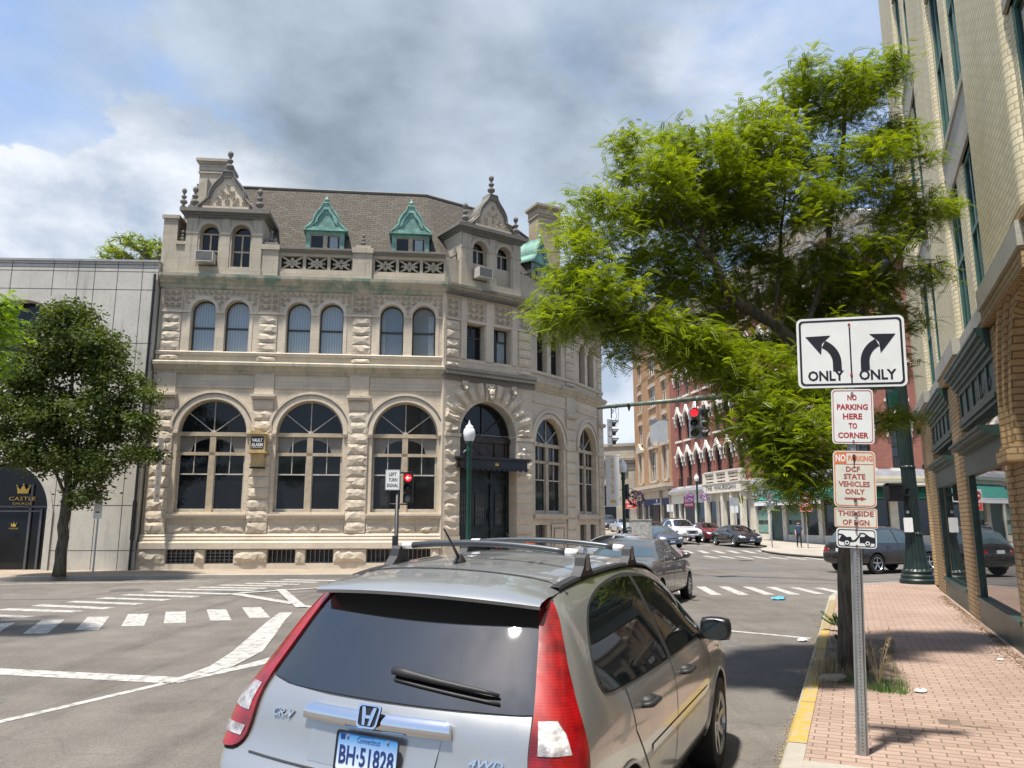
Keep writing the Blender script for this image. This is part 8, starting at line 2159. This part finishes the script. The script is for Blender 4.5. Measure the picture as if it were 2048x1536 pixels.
def simple_leaves(k=26, spread=.34, L=.10, w=.045, droop=.5):
    def f(rr, p, q, V, U):
        tw = (p - q).normalized() if (p - q).length > 1e-4 else Vector((0, 0, 1)); tone = rr.uniform(-.2, .2)
        for i in range(k):
            o = p - tw * (spread * rr.random()) + Vector((rr.gauss(0, 1), rr.gauss(0, 1), rr.gauss(0, .7))) * spread * .5
            d = Vector((rr.gauss(0, 1), rr.gauss(0, 1), rr.gauss(-droop, .4))).normalized(); s_ = d.cross(Vector((rr.gauss(0, 1), rr.gauss(0, 1), rr.gauss(0, 1)))).normalized()
            l = L * rr.uniform(.6, 1.2); ww = w * rr.uniform(.7, 1.2)
            V.extend((tuple(o), tuple(o + d * l * .45 + s_ * ww * .5), tuple(o + d * l), tuple(o + d * l * .5 - s_ * ww * .5))); U.append((min(1, max(0, rr.random() * .8 + .1 + tone)), .5))
    return f
def blob_targets(rr, blobs, dens):
    out = []
    for (c, r, k) in blobs:
        n = int(k * dens)
        for _ in range(n):
            while True:
                p = Vector((rr.uniform(-1, 1), rr.uniform(-1, 1), rr.uniform(-1, 1)))
                if .25 < p.length < 1: break
            out.append(Vector(c) + Vector((p.x * r[0], p.y * r[1], p.z * r[2])))
    return out
# tree skeletons and crown masses (metres)
L_LIMBS = [[(3.95,9.35,0.11),(3.97,9.35,0.81),(4.05,9.4,1.55),(4.06,9.4,2.33),(3.96,9.4,2.94),(3.82,9.4,3.4),(3.61,9.4,3.94)],[(3.61,9.4,3.94),(3.26,9.3,4.27),(2.75,9.1,4.47),(2.63,9.1,4.62),(2.47,9.0,4.97),(2.28,8.9,5.16),(2.03,8.8,5.39),(1.78,8.7,5.57)],[(2.75,9.1,4.47),(2.33,9.0,4.3),(1.92,8.8,4.16),(1.65,8.6,4.0),(1.27,8.4,4.01),(0.86,8.2,4.12)],[(3.91,9.4,3.0),(3.48,9.2,3.19),(2.83,9.0,3.4),(2.42,8.8,3.54),(2.0,8.7,3.66)],[(3.61,9.4,3.94),(4.05,9.7,4.95),(4.28,9.8,5.83),(4.57,9.9,6.89),(4.71,10.0,7.7)],[(3.82,9.4,3.4),(4.43,9.8,4.3),(4.98,10.0,5.05),(5.63,10.2,5.84)],[(3.26,9.3,4.27),(3.5,9.6,5.19),(3.69,9.8,6.11),(3.88,10.0,6.87)],[(2.28,8.9,5.16),(2.57,9.4,5.94),(2.91,9.8,6.69)],[(3.96,9.4,2.94),(3.42,8.8,2.75),(2.95,8.3,2.59),(2.63,8.0,2.56)],[(3.94,9.4,2.69),(4.78,10.2,3.1),(5.43,10.8,3.32)]]
L_BLOBS = [((0.83,8.4,4.3),(0.62,0.7,0.4),1.1),((0.48,8.3,4.04),(0.3,0.5,0.3),0.4),((0.98,8.6,5.27),(0.5,0.6,0.36),0.7),((0.73,8.5,4.81),(0.35,0.5,0.28),0.35),((1.62,8.8,5.8),(0.55,0.7,0.42),1),((1.68,9.3,4.82),(0.65,0.8,0.45),1.2),((2.41,9.2,6.33),(0.6,0.8,0.4),1),((2.59,9.8,5.54),(0.7,0.9,0.5),1.2),((3.2,9.6,6.88),(0.6,0.8,0.45),1.1),((3.58,9.7,5.93),(0.8,0.9,0.6),1.5),((4.02,10.0,7.86),(0.4,0.6,0.36),0.6),((4.57,10.0,7.7),(0.55,0.7,0.5),1),((5.28,10.1,8.0),(0.38,0.6,0.4),0.6),((4.69,10.0,6.5),(0.75,0.9,0.6),1.5),((5.53,10.2,7.05),(0.45,0.6,0.45),0.8),((5.64,10.3,6.11),(0.5,0.6,0.42),0.8),((6.18,10.5,6.19),(0.18,0.4,0.18),0.15),((4.87,10.0,5.33),(0.65,0.8,0.5),1.1),((5.82,10.4,5.18),(0.25,0.4,0.22),0.25),((4.25,10.2,5.11),(0.6,0.8,0.45),1),((3.39,10.1,5.08),(0.6,0.7,0.4),0.9),((2.46,9.7,4.75),(0.6,0.8,0.3),0.8),((1.59,8.6,4.06),(0.45,0.6,0.22),0.5),((1.21,8.4,3.78),(0.18,0.3,0.22),0.25),((3.15,9.9,4.33),(0.7,0.7,0.35),0.9),((2.15,8.8,3.87),(0.6,0.7,0.26),0.9),((3.72,10.1,3.83),(0.6,0.6,0.45),0.9),((2.71,8.5,3.0),(0.42,0.6,0.34),0.7),((3.1,8.4,2.76),(0.48,0.7,0.45),1),((3.23,8.4,2.27),(0.34,0.5,0.3),0.6),((2.81,8.1,2.31),(0.22,0.4,0.2),0.25),((4.02,9.5,3.97),(0.4,0.6,0.4),0.5),((5.42,10.8,3.25),(0.4,0.5,0.24),0.35),((5.41,10.4,4.6),(0.3,0.4,0.2),0.25),((2.97,9.4,6.08),(0.5,0.6,0.4),0.8),((1.41,8.9,6.38),(0.22,0.4,0.18),0.2),((2.08,9.1,6.55),(0.3,0.4,0.2),0.3),((5.27,10.5,4.05),(0.3,0.4,0.2),0.2),((4.74,10.4,4.89),(0.6,0.7,0.4),0.9),((4.15,10.4,4.53),(0.5,0.6,0.35),0.7),((3.71,9.9,6.89),(0.5,0.6,0.4),0.7),((2.85,9.7,6.07),(0.6,0.7,0.4),0.7),((2.03,9.4,5.46),(0.5,0.7,0.4),0.6),((1.92,8.6,3.76),(0.55,0.6,0.26),0.7),((2.63,8.7,3.55),(0.6,0.6,0.33),0.9),((3.44,8.9,3.41),(0.35,0.5,0.36),0.55),((2.96,8.5,2.61),(0.4,0.5,0.35),0.5)]
M_LIMBS = [[(-14.38,25.1,0.13),(-14.4,25.1,0.95),(-14.38,25.1,2.05),(-14.37,25.1,2.53),(-14.42,25.1,3.66),(-14.6,25.1,5.8),(-14.73,25.1,7.83)],[(-14.37,25.1,2.53),(-14.58,24.9,3.16),(-14.99,24.8,4.12),(-15.54,24.6,5.07)],[(-14.37,25.1,2.53),(-14.08,25.2,3.34),(-13.59,25.3,4.49),(-12.94,25.4,5.85)],[(-14.42,25.1,3.66),(-14.05,25.3,5.83),(-13.94,25.4,7.56)],[(-14.42,25.1,3.66),(-15.37,25.0,5.78),(-15.88,25.0,7.47)],[(-14.08,25.2,3.34),(-13.03,25.0,3.65),(-11.92,25.0,3.97)]]
M_BLOBS = [((-14.81,25.1,7.83),(1.5,1.5,1.1),2),((-13.83,25.2,7.51),(1.1,1.2,1.0),1.4),((-15.51,25.0,7.13),(1.3,1.3,1.2),1.8),((-13.22,25.2,6.32),(0.95,1.1,0.8),1.1),((-15.7,24.8,5.42),(1.4,1.4,1.0),1.8),((-14.39,25.1,5.3),(1.5,1.5,1.0),2),((-12.93,25.2,4.98),(1.0,1.0,0.6),1),((-12.07,25.1,5.13),(0.6,0.6,0.16),0.3),((-12.1,25.0,4.14),(0.75,0.6,0.2),0.45),((-14.85,25.0,3.97),(1.1,1.2,0.6),1.3),((-13.57,25.1,3.66),(0.95,1,0.6),0.9),((-16.07,24.6,4.1),(0.9,1,0.5),0.8),((-13.75,25.0,2.69),(0.55,0.6,0.35),0.35),((-16.46,24.8,6.42),(0.9,1,0.9),1.0),((-14.74,25.1,8.79),(0.7,0.8,0.4),0.6),((-11.97,25.1,5.97),(0.25,0.4,0.3),0.15)]
N_LIMBS = [[(-11.72,13.0,0.08),(-11.91,13.0,2.19),(-12.03,13.0,3.45),(-11.41,13.0,4.4)],[(-12.03,13.0,3.45),(-10.36,12.8,4.19),(-9.1,12.6,4.67)],[(-12.03,13.0,3.45),(-11.97,13.2,5.26),(-11.48,13.2,6.08)]]
N_BLOBS = [((-9.44,12.7,4.86),(0.9,1.1,0.6),1.6),((-8.84,12.5,5.16),(0.55,0.8,0.5),1.0),((-8.83,12.5,4.39),(0.5,0.7,0.35),0.8),((-10.75,13.0,5.84),(1.2,1.3,0.8),1.6),((-11.49,13.0,4.93),(1.2,1.3,0.8),1.6),((-9.49,12.8,4.02),(0.6,0.7,0.3),0.6),((-8.54,12.5,5.51),(0.22,0.3,0.14),0.2),((-11.32,13.0,6.76),(1,1,0.6),0.9)]
R_BLOBS = [((-22.63,44.0,17.91),(1.6,1.6,0.9),1.4),((-23.63,44.0,17.44),(1.0,1,0.5),0.6),((-21.41,44.0,17.75),(1.2,1.2,0.8),0.9),((-24.14,44.0,18.03),(0.5,0.5,0.15),0.15)]
rr = random.Random(11)
grow_tree('honey_locust_tree', 'leafy bright green tree with dark leaning trunk behind the near sign post', L_LIMBS[0][0], L_LIMBS, blob_targets(rr, L_BLOBS, 62), locust_leaves(23, .25), M_locust, M_bark, .0032, .135, seed=4, pipe=.72)
grow_tree('maple_tree', 'dark green round-crowned street tree before the grey panel building', M_LIMBS[0][0], M_LIMBS, blob_targets(rr, M_BLOBS, 52), simple_leaves(50, .36, .155, .075), M_maple, M_bark2, .007, .16, seed=5, pipe=.65)
grow_tree('honey_locust_tree', 'pale yellow green tree reaching in at the left edge', N_LIMBS[0][0], N_LIMBS, blob_targets(rr, N_BLOBS, 42), locust_leaves(14, .26, .22, 8, .013, .034), M_light, M_bark, .005, .14, seed=6, pipe=.65)
grow_tree('honey_locust_tree', 'distant green tree top above the grey panel roof', (-21.0, 44.0, 0.1), [[(-21.0, 44.0, .1), (-21.2, 44, 9), (-21.3, 44, 14.5)], [(-21.2, 44, 9), (-20.2, 44, 14.0)]], blob_targets(rr, R_BLOBS, 50), locust_leaves(11, .45, .35, 5, .03, .07), M_maple if False else M_locust, M_bark2, .012, .2, seed=8)
# tree pit with grass and weeds
M_soil = plain('dry_soil', (.16, .12, .085), .95, 0, .3, 9, .6, 60)
pit = [UV(9.0, -.44), UV(9.2, .34), UV(12.9, .40), UV(13.0, -.46)]
mb = MB(); 
n = 14; m = 6; vs = []
for i in range(n + 1):
    for j in range(m + 1):
        a = Vector(pit[0]).lerp(Vector(pit[3]), i / n); b = Vector(pit[1]).lerp(Vector(pit[2]), i / n); p = a.lerp(b, j / m); ed = i in (0, n) or j in (0, m)
        vs.append((p.x + (rr.uniform(-.03, .03)), p.y + rr.uniform(-.03, .03), .134 + (0 if ed else rr.uniform(.004, .03))))
mb.add(vs, [(i * (m + 1) + j, i * (m + 1) + j + 1, (i + 1) * (m + 1) + j + 1, (i + 1) * (m + 1) + j) for i in range(n) for j in range(m)])
struct(mb.build('tree_pit_soil', M_soil))
def blades(name, mat, spots, h, w, label=None, seed=3, lean=.5):
    r_ = random.Random(seed); V = []; F = []
    for (x, y, z, k, sp) in spots:
        for _ in range(k):
            bx = x + r_.gauss(0, sp); by = y + r_.gauss(0, sp); a = r_.uniform(0, 6.28); hh = h * r_.uniform(.4, 1.2); l = lean * hh * r_.random()
            dx, dy = math.cos(a), math.sin(a); ww = w * r_.uniform(.6, 1.3); b = len(V)
            V += [(bx - dy * ww, by + dx * ww, z), (bx + dy * ww, by - dx * ww, z), (bx + dx * l * .5 + dy * ww * .7, by + dy * l * .5 - dx * ww * .7, z + hh * .6), (bx + dx * l * .5 - dy * ww * .7, by + dy * l * .5 + dx * ww * .7, z + hh * .6), (bx + dx * l, by + dy * l, z + hh * .95)]
            F += [(b, b + 1, b + 2, b + 3), (b + 3, b + 2, b + 4)]
    mb = MB(); mb.add(V, F); o = mb.build(name, mat); o['kind'] = 'stuff'
    if label: tag(o, label, name)
    return o
M_grass = plain('green_grass_blades', (.075, .15, .025), .6, 0, .35, 6); M_straw = plain('dry_grass_blades', (.30, .235, .12), .7, 0, .3, 6)
gs = [UV(9.25 + rr.random() * .25, -.38 + rr.random() * .75) + (.135, 26, .04) for _ in range(14)] + [UV(9.2 + rr.random() * 3.6, -.40 + rr.random() * .75) + (.135, 10, .05) for _ in range(26)] + [UV(8.95 + rr.random() * .15, .05 + rr.random() * .35) + (.132, 30, .04) for _ in range(9)]
blades('grass', M_grass, gs, .09, .003, 'short green grass and weeds growing in the tree pit')
ds = [UV(9.3 + rr.random() * 1.4, -.42 + rr.random() * .8) + (.135, 20, .06) for _ in range(14)]
ds += [UV(9.0 + rr.random() * 1.6, -.50 + rr.random() * .3) + (.136, 26, .07) for _ in range(16)]
blades('dry_grass', M_straw, ds, .15, .0025, 'dry straw coloured grass in the tree pit', 5)
def weed(name, label, x, y, z, n, h, leafmat, seed, lw=.012, spread=.7, stalk=False):
    r_ = random.Random(seed); t = thing(name, label, 'plant', (x, y, z), 0); mb = MB(); lf = MB()
    for i in range(n):
        a = r_.uniform(0, 6.28); l = h * r_.uniform(.6, 1.1); sp = spread * r_.uniform(.3, 1); pts = [(0, 0, 0)] + [(math.cos(a) * l * sp * s_ ** 1.3, math.sin(a) * l * sp * s_ ** 1.3, l * (s_ - .45 * sp * s_ * s_)) for s_ in (.3, .6, .85, 1)]
        mb.tube(pts, [.004, .0035, .003, .002, .001], 4)
        if not stalk:
            for k in range(16):
                s_ = .2 + .8 * k / 16; q = Vector(pts[1]).lerp(Vector(pts[4]), s_); d = Vector((math.cos(a), math.sin(a), -.2)); sd = d.cross(Vector((0, 0, 1)))
                for g in (-1, 1): e = (sd * g + d * .5).normalized(); l2 = .07 * (1.1 - s_ * .6); lf.add([tuple(q), tuple(q + e * l2 * .5 + d * lw), tuple(q + e * l2 - Vector((0, 0, .015))), tuple(q + e * l2 * .5 - d * lw)], [(0, 1, 2, 3)])
        else:
            p = Vector(pts[-1])
            for k in range(14): c = p.lerp(Vector(pts[-2]), r_.random()); e = Vector((r_.gauss(0, 1), r_.gauss(0, 1), 1)).normalized() * .02; lf.add([tuple(c), tuple(c + e + Vector((.003, 0, 0))), tuple(c + e * 1.8), tuple(c + e - Vector((.003, 0, 0)))], [(0, 1, 2, 3)])
    mb.build('stem', M_grass if not stalk else M_straw, t, world=False); lf.build('leaves', leafmat, t, world=False)
M_fern = leaf_mat('fern_green', (.03, .09, .01), (.08, .2, .02), .35)
wx_, wy_ = UV(13.6, -.30); weed('leafy_weed', 'ferny green weed sprouting from the kerb beside the trunk', wx_, wy_, .13, 13, .42, M_fern, 2, .014, 1.0)
wx_, wy_ = UV(9.15, .12); weed('tall_grass_tuft', 'tall dry seeding grass stalks beside the foot of the near trunk', wx_, wy_, .13, 12, .62, M_straw, 4, stalk=True, spread=.4)
wx_, wy_ = UV(12.2, -.25); weed('leafy_weed', 'low green weed beyond the trunk in the tree pit', wx_, wy_, .14, 9, .16, M_fern, 8, .014, 1.0)
# litter, fallen seed cases, soil along walls
V = []; F = []; mb = MB(); r_ = random.Random(9)
def specks(n, fn, size):
    mb = MB()
    for _ in range(n):
        x, y, z = fn(); a = r_.uniform(0, 6.28); s1 = size * r_.uniform(.4, 1.3); s2 = s1 * r_.uniform(.4, .9); dx, dy = math.cos(a), math.sin(a)
        mb.add([(x - dx * s1, y - dy * s1, z), (x + dy * s2, y - dx * s2, z + .004), (x + dx * s1, y + dy * s1, z + .001), (x - dy * s2, y + dx * s2, z + .006)], [(0, 1, 2), (0, 2, 3)])
    return mb
def f1():
    u = r_.uniform(5.8, 16.5); v = -.61 - abs(r_.gauss(0, .05 if u > 9 else .035)); return UV(u, v) + (.003,)
o = specks(1500, f1, .012).build('leaf_litter', plain('tan_leaf_litter', (.34, .25, .10), .9, 0, .5, 60)); o['kind'] = 'stuff'; tag(o, 'small tan leaf litter gathered in the gutter along the yellow kerb', 'leaf litter')
def f2():
    u = r_.uniform(3, 21); v = 1.84 - abs(r_.gauss(0, .10 + .05 * math.sin(u * 1.7))); return UV(u, v) + (.134,)
o = specks(3400, f2, .016).build('leaf_litter', plain('brown_leaf_litter', (.17, .105, .045), .95, 0, .5, 60)); o['kind'] = 'stuff'; tag(o, 'brown leaf litter along the foot of the yellow brick wall', 'leaf litter')
def f3():
    u = r_.uniform(9, 13.4); v = r_.uniform(-.46, .4); return UV(u, v) + (.15,)
o = specks(420, f3, .014).build('leaf_litter', plain('pit_leaf_litter', (.24, .18, .10), .95, 0, .5, 60)); o['kind'] = 'stuff'; tag(o, 'dry bits and twigs scattered over the tree pit soil', 'leaf litter')
def crumple(name, label, x, y, z, s, c, seed, sx=1.4, sy=.8):
    r2 = random.Random(seed); b = bmesh.new(); bmesh.ops.create_icosphere(b, subdivisions=2, radius=s)
    for v in b.verts: v.co = Vector((v.co.x * sx * r2.uniform(.6, 1.3), v.co.y * sy * r2.uniform(.6, 1.3), max(-.3 * s, v.co.z * .5 * r2.uniform(.4, 1.5)) + .3 * s))
    mb = MB(T(x, y, z)); mb.bm(b); b.free(); tag(mb.build(name, plain(name + '_mat_%d' % seed, c, .6)), label, 'litter')
def pp(u, v): return UV(u, v)
crumple('crumpled_paper', 'crumpled white paper on the pavers beside the tree pit', *UV(9.15, .50), .132, .05, (.62, .61, .60), 1)
crumple('paper_scrap', 'small white paper scrap at the edge of the tree pit nearest the kerb', *UV(9.5, -.30), .14, .025, (.55, .54, .52), 2)
crumple('paper_cup', 'white crushed cup in the gutter near the ferny weed', *UV(13.2, -.85), .004, .06, (.62, .62, .6), 3)
crumple('blue_wrapper', 'flattened light blue wrapper lying on the road beyond the kerb', 6.35, 18.9, .004, .11, (.10, .42, .60), 4, 1.6, .7)
crumple('paper_scrap', 'white scrap on the pavement edge near the shop window at the far right', *UV(11.6, 1.55), .134, .03, (.6, .6, .58), 6)
rk_ = random.Random(4); b = bmesh.new(); bmesh.ops.create_icosphere(b, subdivisions=2, radius=.11)
for v in b.verts: v.co = Vector((v.co.x * 1.6, v.co.y * .9, v.co.z * .55)) * rk_.uniform(.85, 1.1)
mb = MB(T(*UV(9.35, -.32), .16)); mb.bm(b); b.free(); tag(mb.build('stone_block', M_concrete), 'mossy broken kerb stone lying in the tree pit beside the trunk', 'stone')
mb = MB(); P_ = [UV(7.85, .55), UV(7.85, .72), UV(8.02, .72), UV(8.02, .55)]; mb.add([(x, y, .1315) for x, y in P_], [(0, 1, 2, 3)]); P_ = [UV(7.82, .70), UV(7.82, .93), UV(7.88, .93), UV(7.88, .70)]; mb.add([(x, y, .1318) for x, y in P_], [(0, 1, 2, 3)]); struct(mb.build('missing_paver_patch', M_soil))
mb = MB(); P_ = [UV(-1, -.45), UV(-1, 1.9), UV(6.28, 1.9), UV(6.28, -.45)]; mb.add([(x, y, .1335) for x, y in P_], [(0, 1, 2, 3)]); struct(mb.build('concrete_strip', M_concrete))
# ------------------------------------------------------------ the walking man
def person(x, y, z, heading, k=1.0):
    t = thing('person', 'man in dark blue T-shirt and black trousers walking past the shop windows', 'person', (x, y, z), -R(heading)); t.scale = (k, k, k)
    J = {'pel': (0, 0, .95, .125), 'waist': (0, 0, 1.08, .120), 'chest': (0, .01, 1.30, .145), 'neck0': (0, 0, 1.46, .075), 'neck': (0, .005, 1.53, .055), 'head': (0, .02, 1.62, .082), 'top': (0, .015, 1.71, .080),
         'shL': (-.17, 0, 1.42, .060), 'elL': (-.24, -.06, 1.17, .042), 'wrL': (-.22, .02, .94, .028), 'haL': (-.21, .05, .86, .030), 'shR': (.17, 0, 1.42, .060), 'elR': (.23, .02, 1.16, .042), 'wrR': (.23, .14, .95, .028), 'haR': (.22, .18, .88, .030),
         'hipL': (-.09, 0, .90, .095), 'knL': (-.10, .14, .50, .060), 'anL': (-.10, .06, .10, .042), 'toL': (-.10, .22, .04, .034), 'hipR': (.09, 0, .90, .095), 'knR': (.10, -.02, .49, .060), 'anR': (.10, -.28, .14, .042), 'toR': (.10, -.15, .04, .034)}
    E_ = [('pel', 'waist'), ('waist', 'chest'), ('chest', 'neck0'), ('neck0', 'neck'), ('neck', 'head'), ('head', 'top'), ('chest', 'shL'), ('shL', 'elL'), ('elL', 'wrL'), ('wrL', 'haL'), ('chest', 'shR'), ('shR', 'elR'), ('elR', 'wrR'), ('wrR', 'haR'), ('pel', 'hipL'), ('hipL', 'knL'), ('knL', 'anL'), ('anL', 'toL'), ('pel', 'hipR'), ('hipR', 'knR'), ('knR', 'anR'), ('anR', 'toR')]
    fingers = []
    for s_, h_ in ((-1, 'haL'), (1, 'haR')):
        hx, hy, hz, _ = J[h_]
        for i in range(4):
            n = 'f%d%s' % (i, h_); J[n] = (hx + s_ * .005, hy + .026 - i * .018, hz - .075 + abs(i - 1.3) * .008, .0085); fingers.append((h_, n))
        n = 'th' + h_; J[n] = (hx - s_ * .01, hy + .05, hz - .02, .010); fingers.append((h_, n))
    E_ += fingers; names = list(J); me = bpy.data.meshes.new('body'); me.from_pydata([J[n][:3] for n in names], [(names.index(a), names.index(b)) for a, b in E_], [])
    o = bpy.data.objects.new('body', me); COL.objects.link(o); o.parent = t
    sk = o.modifiers.new('skin', 'SKIN'); sk.use_smooth_shade = True
    for i, n in enumerate(names): r = J[n][3]; me.skin_vertices[0].data[i].radius = (r * (1.25 if n in ('chest', 'waist', 'pel') else 1), r * (.85 if n in ('chest', 'waist', 'pel') else 1)); me.skin_vertices[0].data[i].use_root = (n == 'pel')
    sb = o.modifiers.new('s', 'SUBSURF'); sb.levels = 2; sb.render_levels = 2
    bpy.context.view_layer.update(); ev = bpy.data.meshes.new_from_object(o.evaluated_get(bpy.context.evaluated_depsgraph_get())); o.modifiers.clear(); o.data = ev
    skin = plain('skin', (.46, .27, .19), .6); shirt = plain('navy_cotton', (.018, .045, .10), .85); trou = plain('black_trousers', (.010, .010, .014), .8); shoe = plain('black_shoes', (.008, .008, .008), .5); hair = plain('black_hair', (.008, .007, .006), .7)
    ev.materials.clear()
    for m_ in (skin, shirt, trou, shoe, hair): ev.materials.append(m_)
    for p in ev.polygons:
        c = p.center; ax = abs(c.x)
        if c.z < .085: k_ = 3
        elif c.z < .97 and ax < .185: k_ = 2
        elif c.z > 1.235 and c.z < 1.475 or (c.z >= .97 and c.z < 1.45 and ax < .175): k_ = 1
        elif c.z > 1.68 or (c.z > 1.55 and c.y < .0): k_ = 4
        elif c.z > 1.525 and c.z < 1.585 and c.y > .05: k_ = 4
        else: k_ = 0
        p.material_index = k_
    mb = MB(); mb.smooth = True; mb.sphere((0, .105, 1.625), .016, 8, 6, 1.5); mb.sphere((-.085, .01, 1.62), .018, 8, 6, 1.5); mb.sphere((.085, .01, 1.62), .018, 8, 6, 1.5); mb.build('face', skin, t, world=False)
    mb = MB(); mb.sphere((-.03, .095, 1.65), .008, 6, 5); mb.sphere((.03, .095, 1.65), .008, 6, 5); mb.box(-.025, .025, .095, .104, 1.588, 1.594); mb.build('eyes', hair, t, world=False)
person(18.45, 50.4, .13 + gz(0, 50.4), 192, .93)
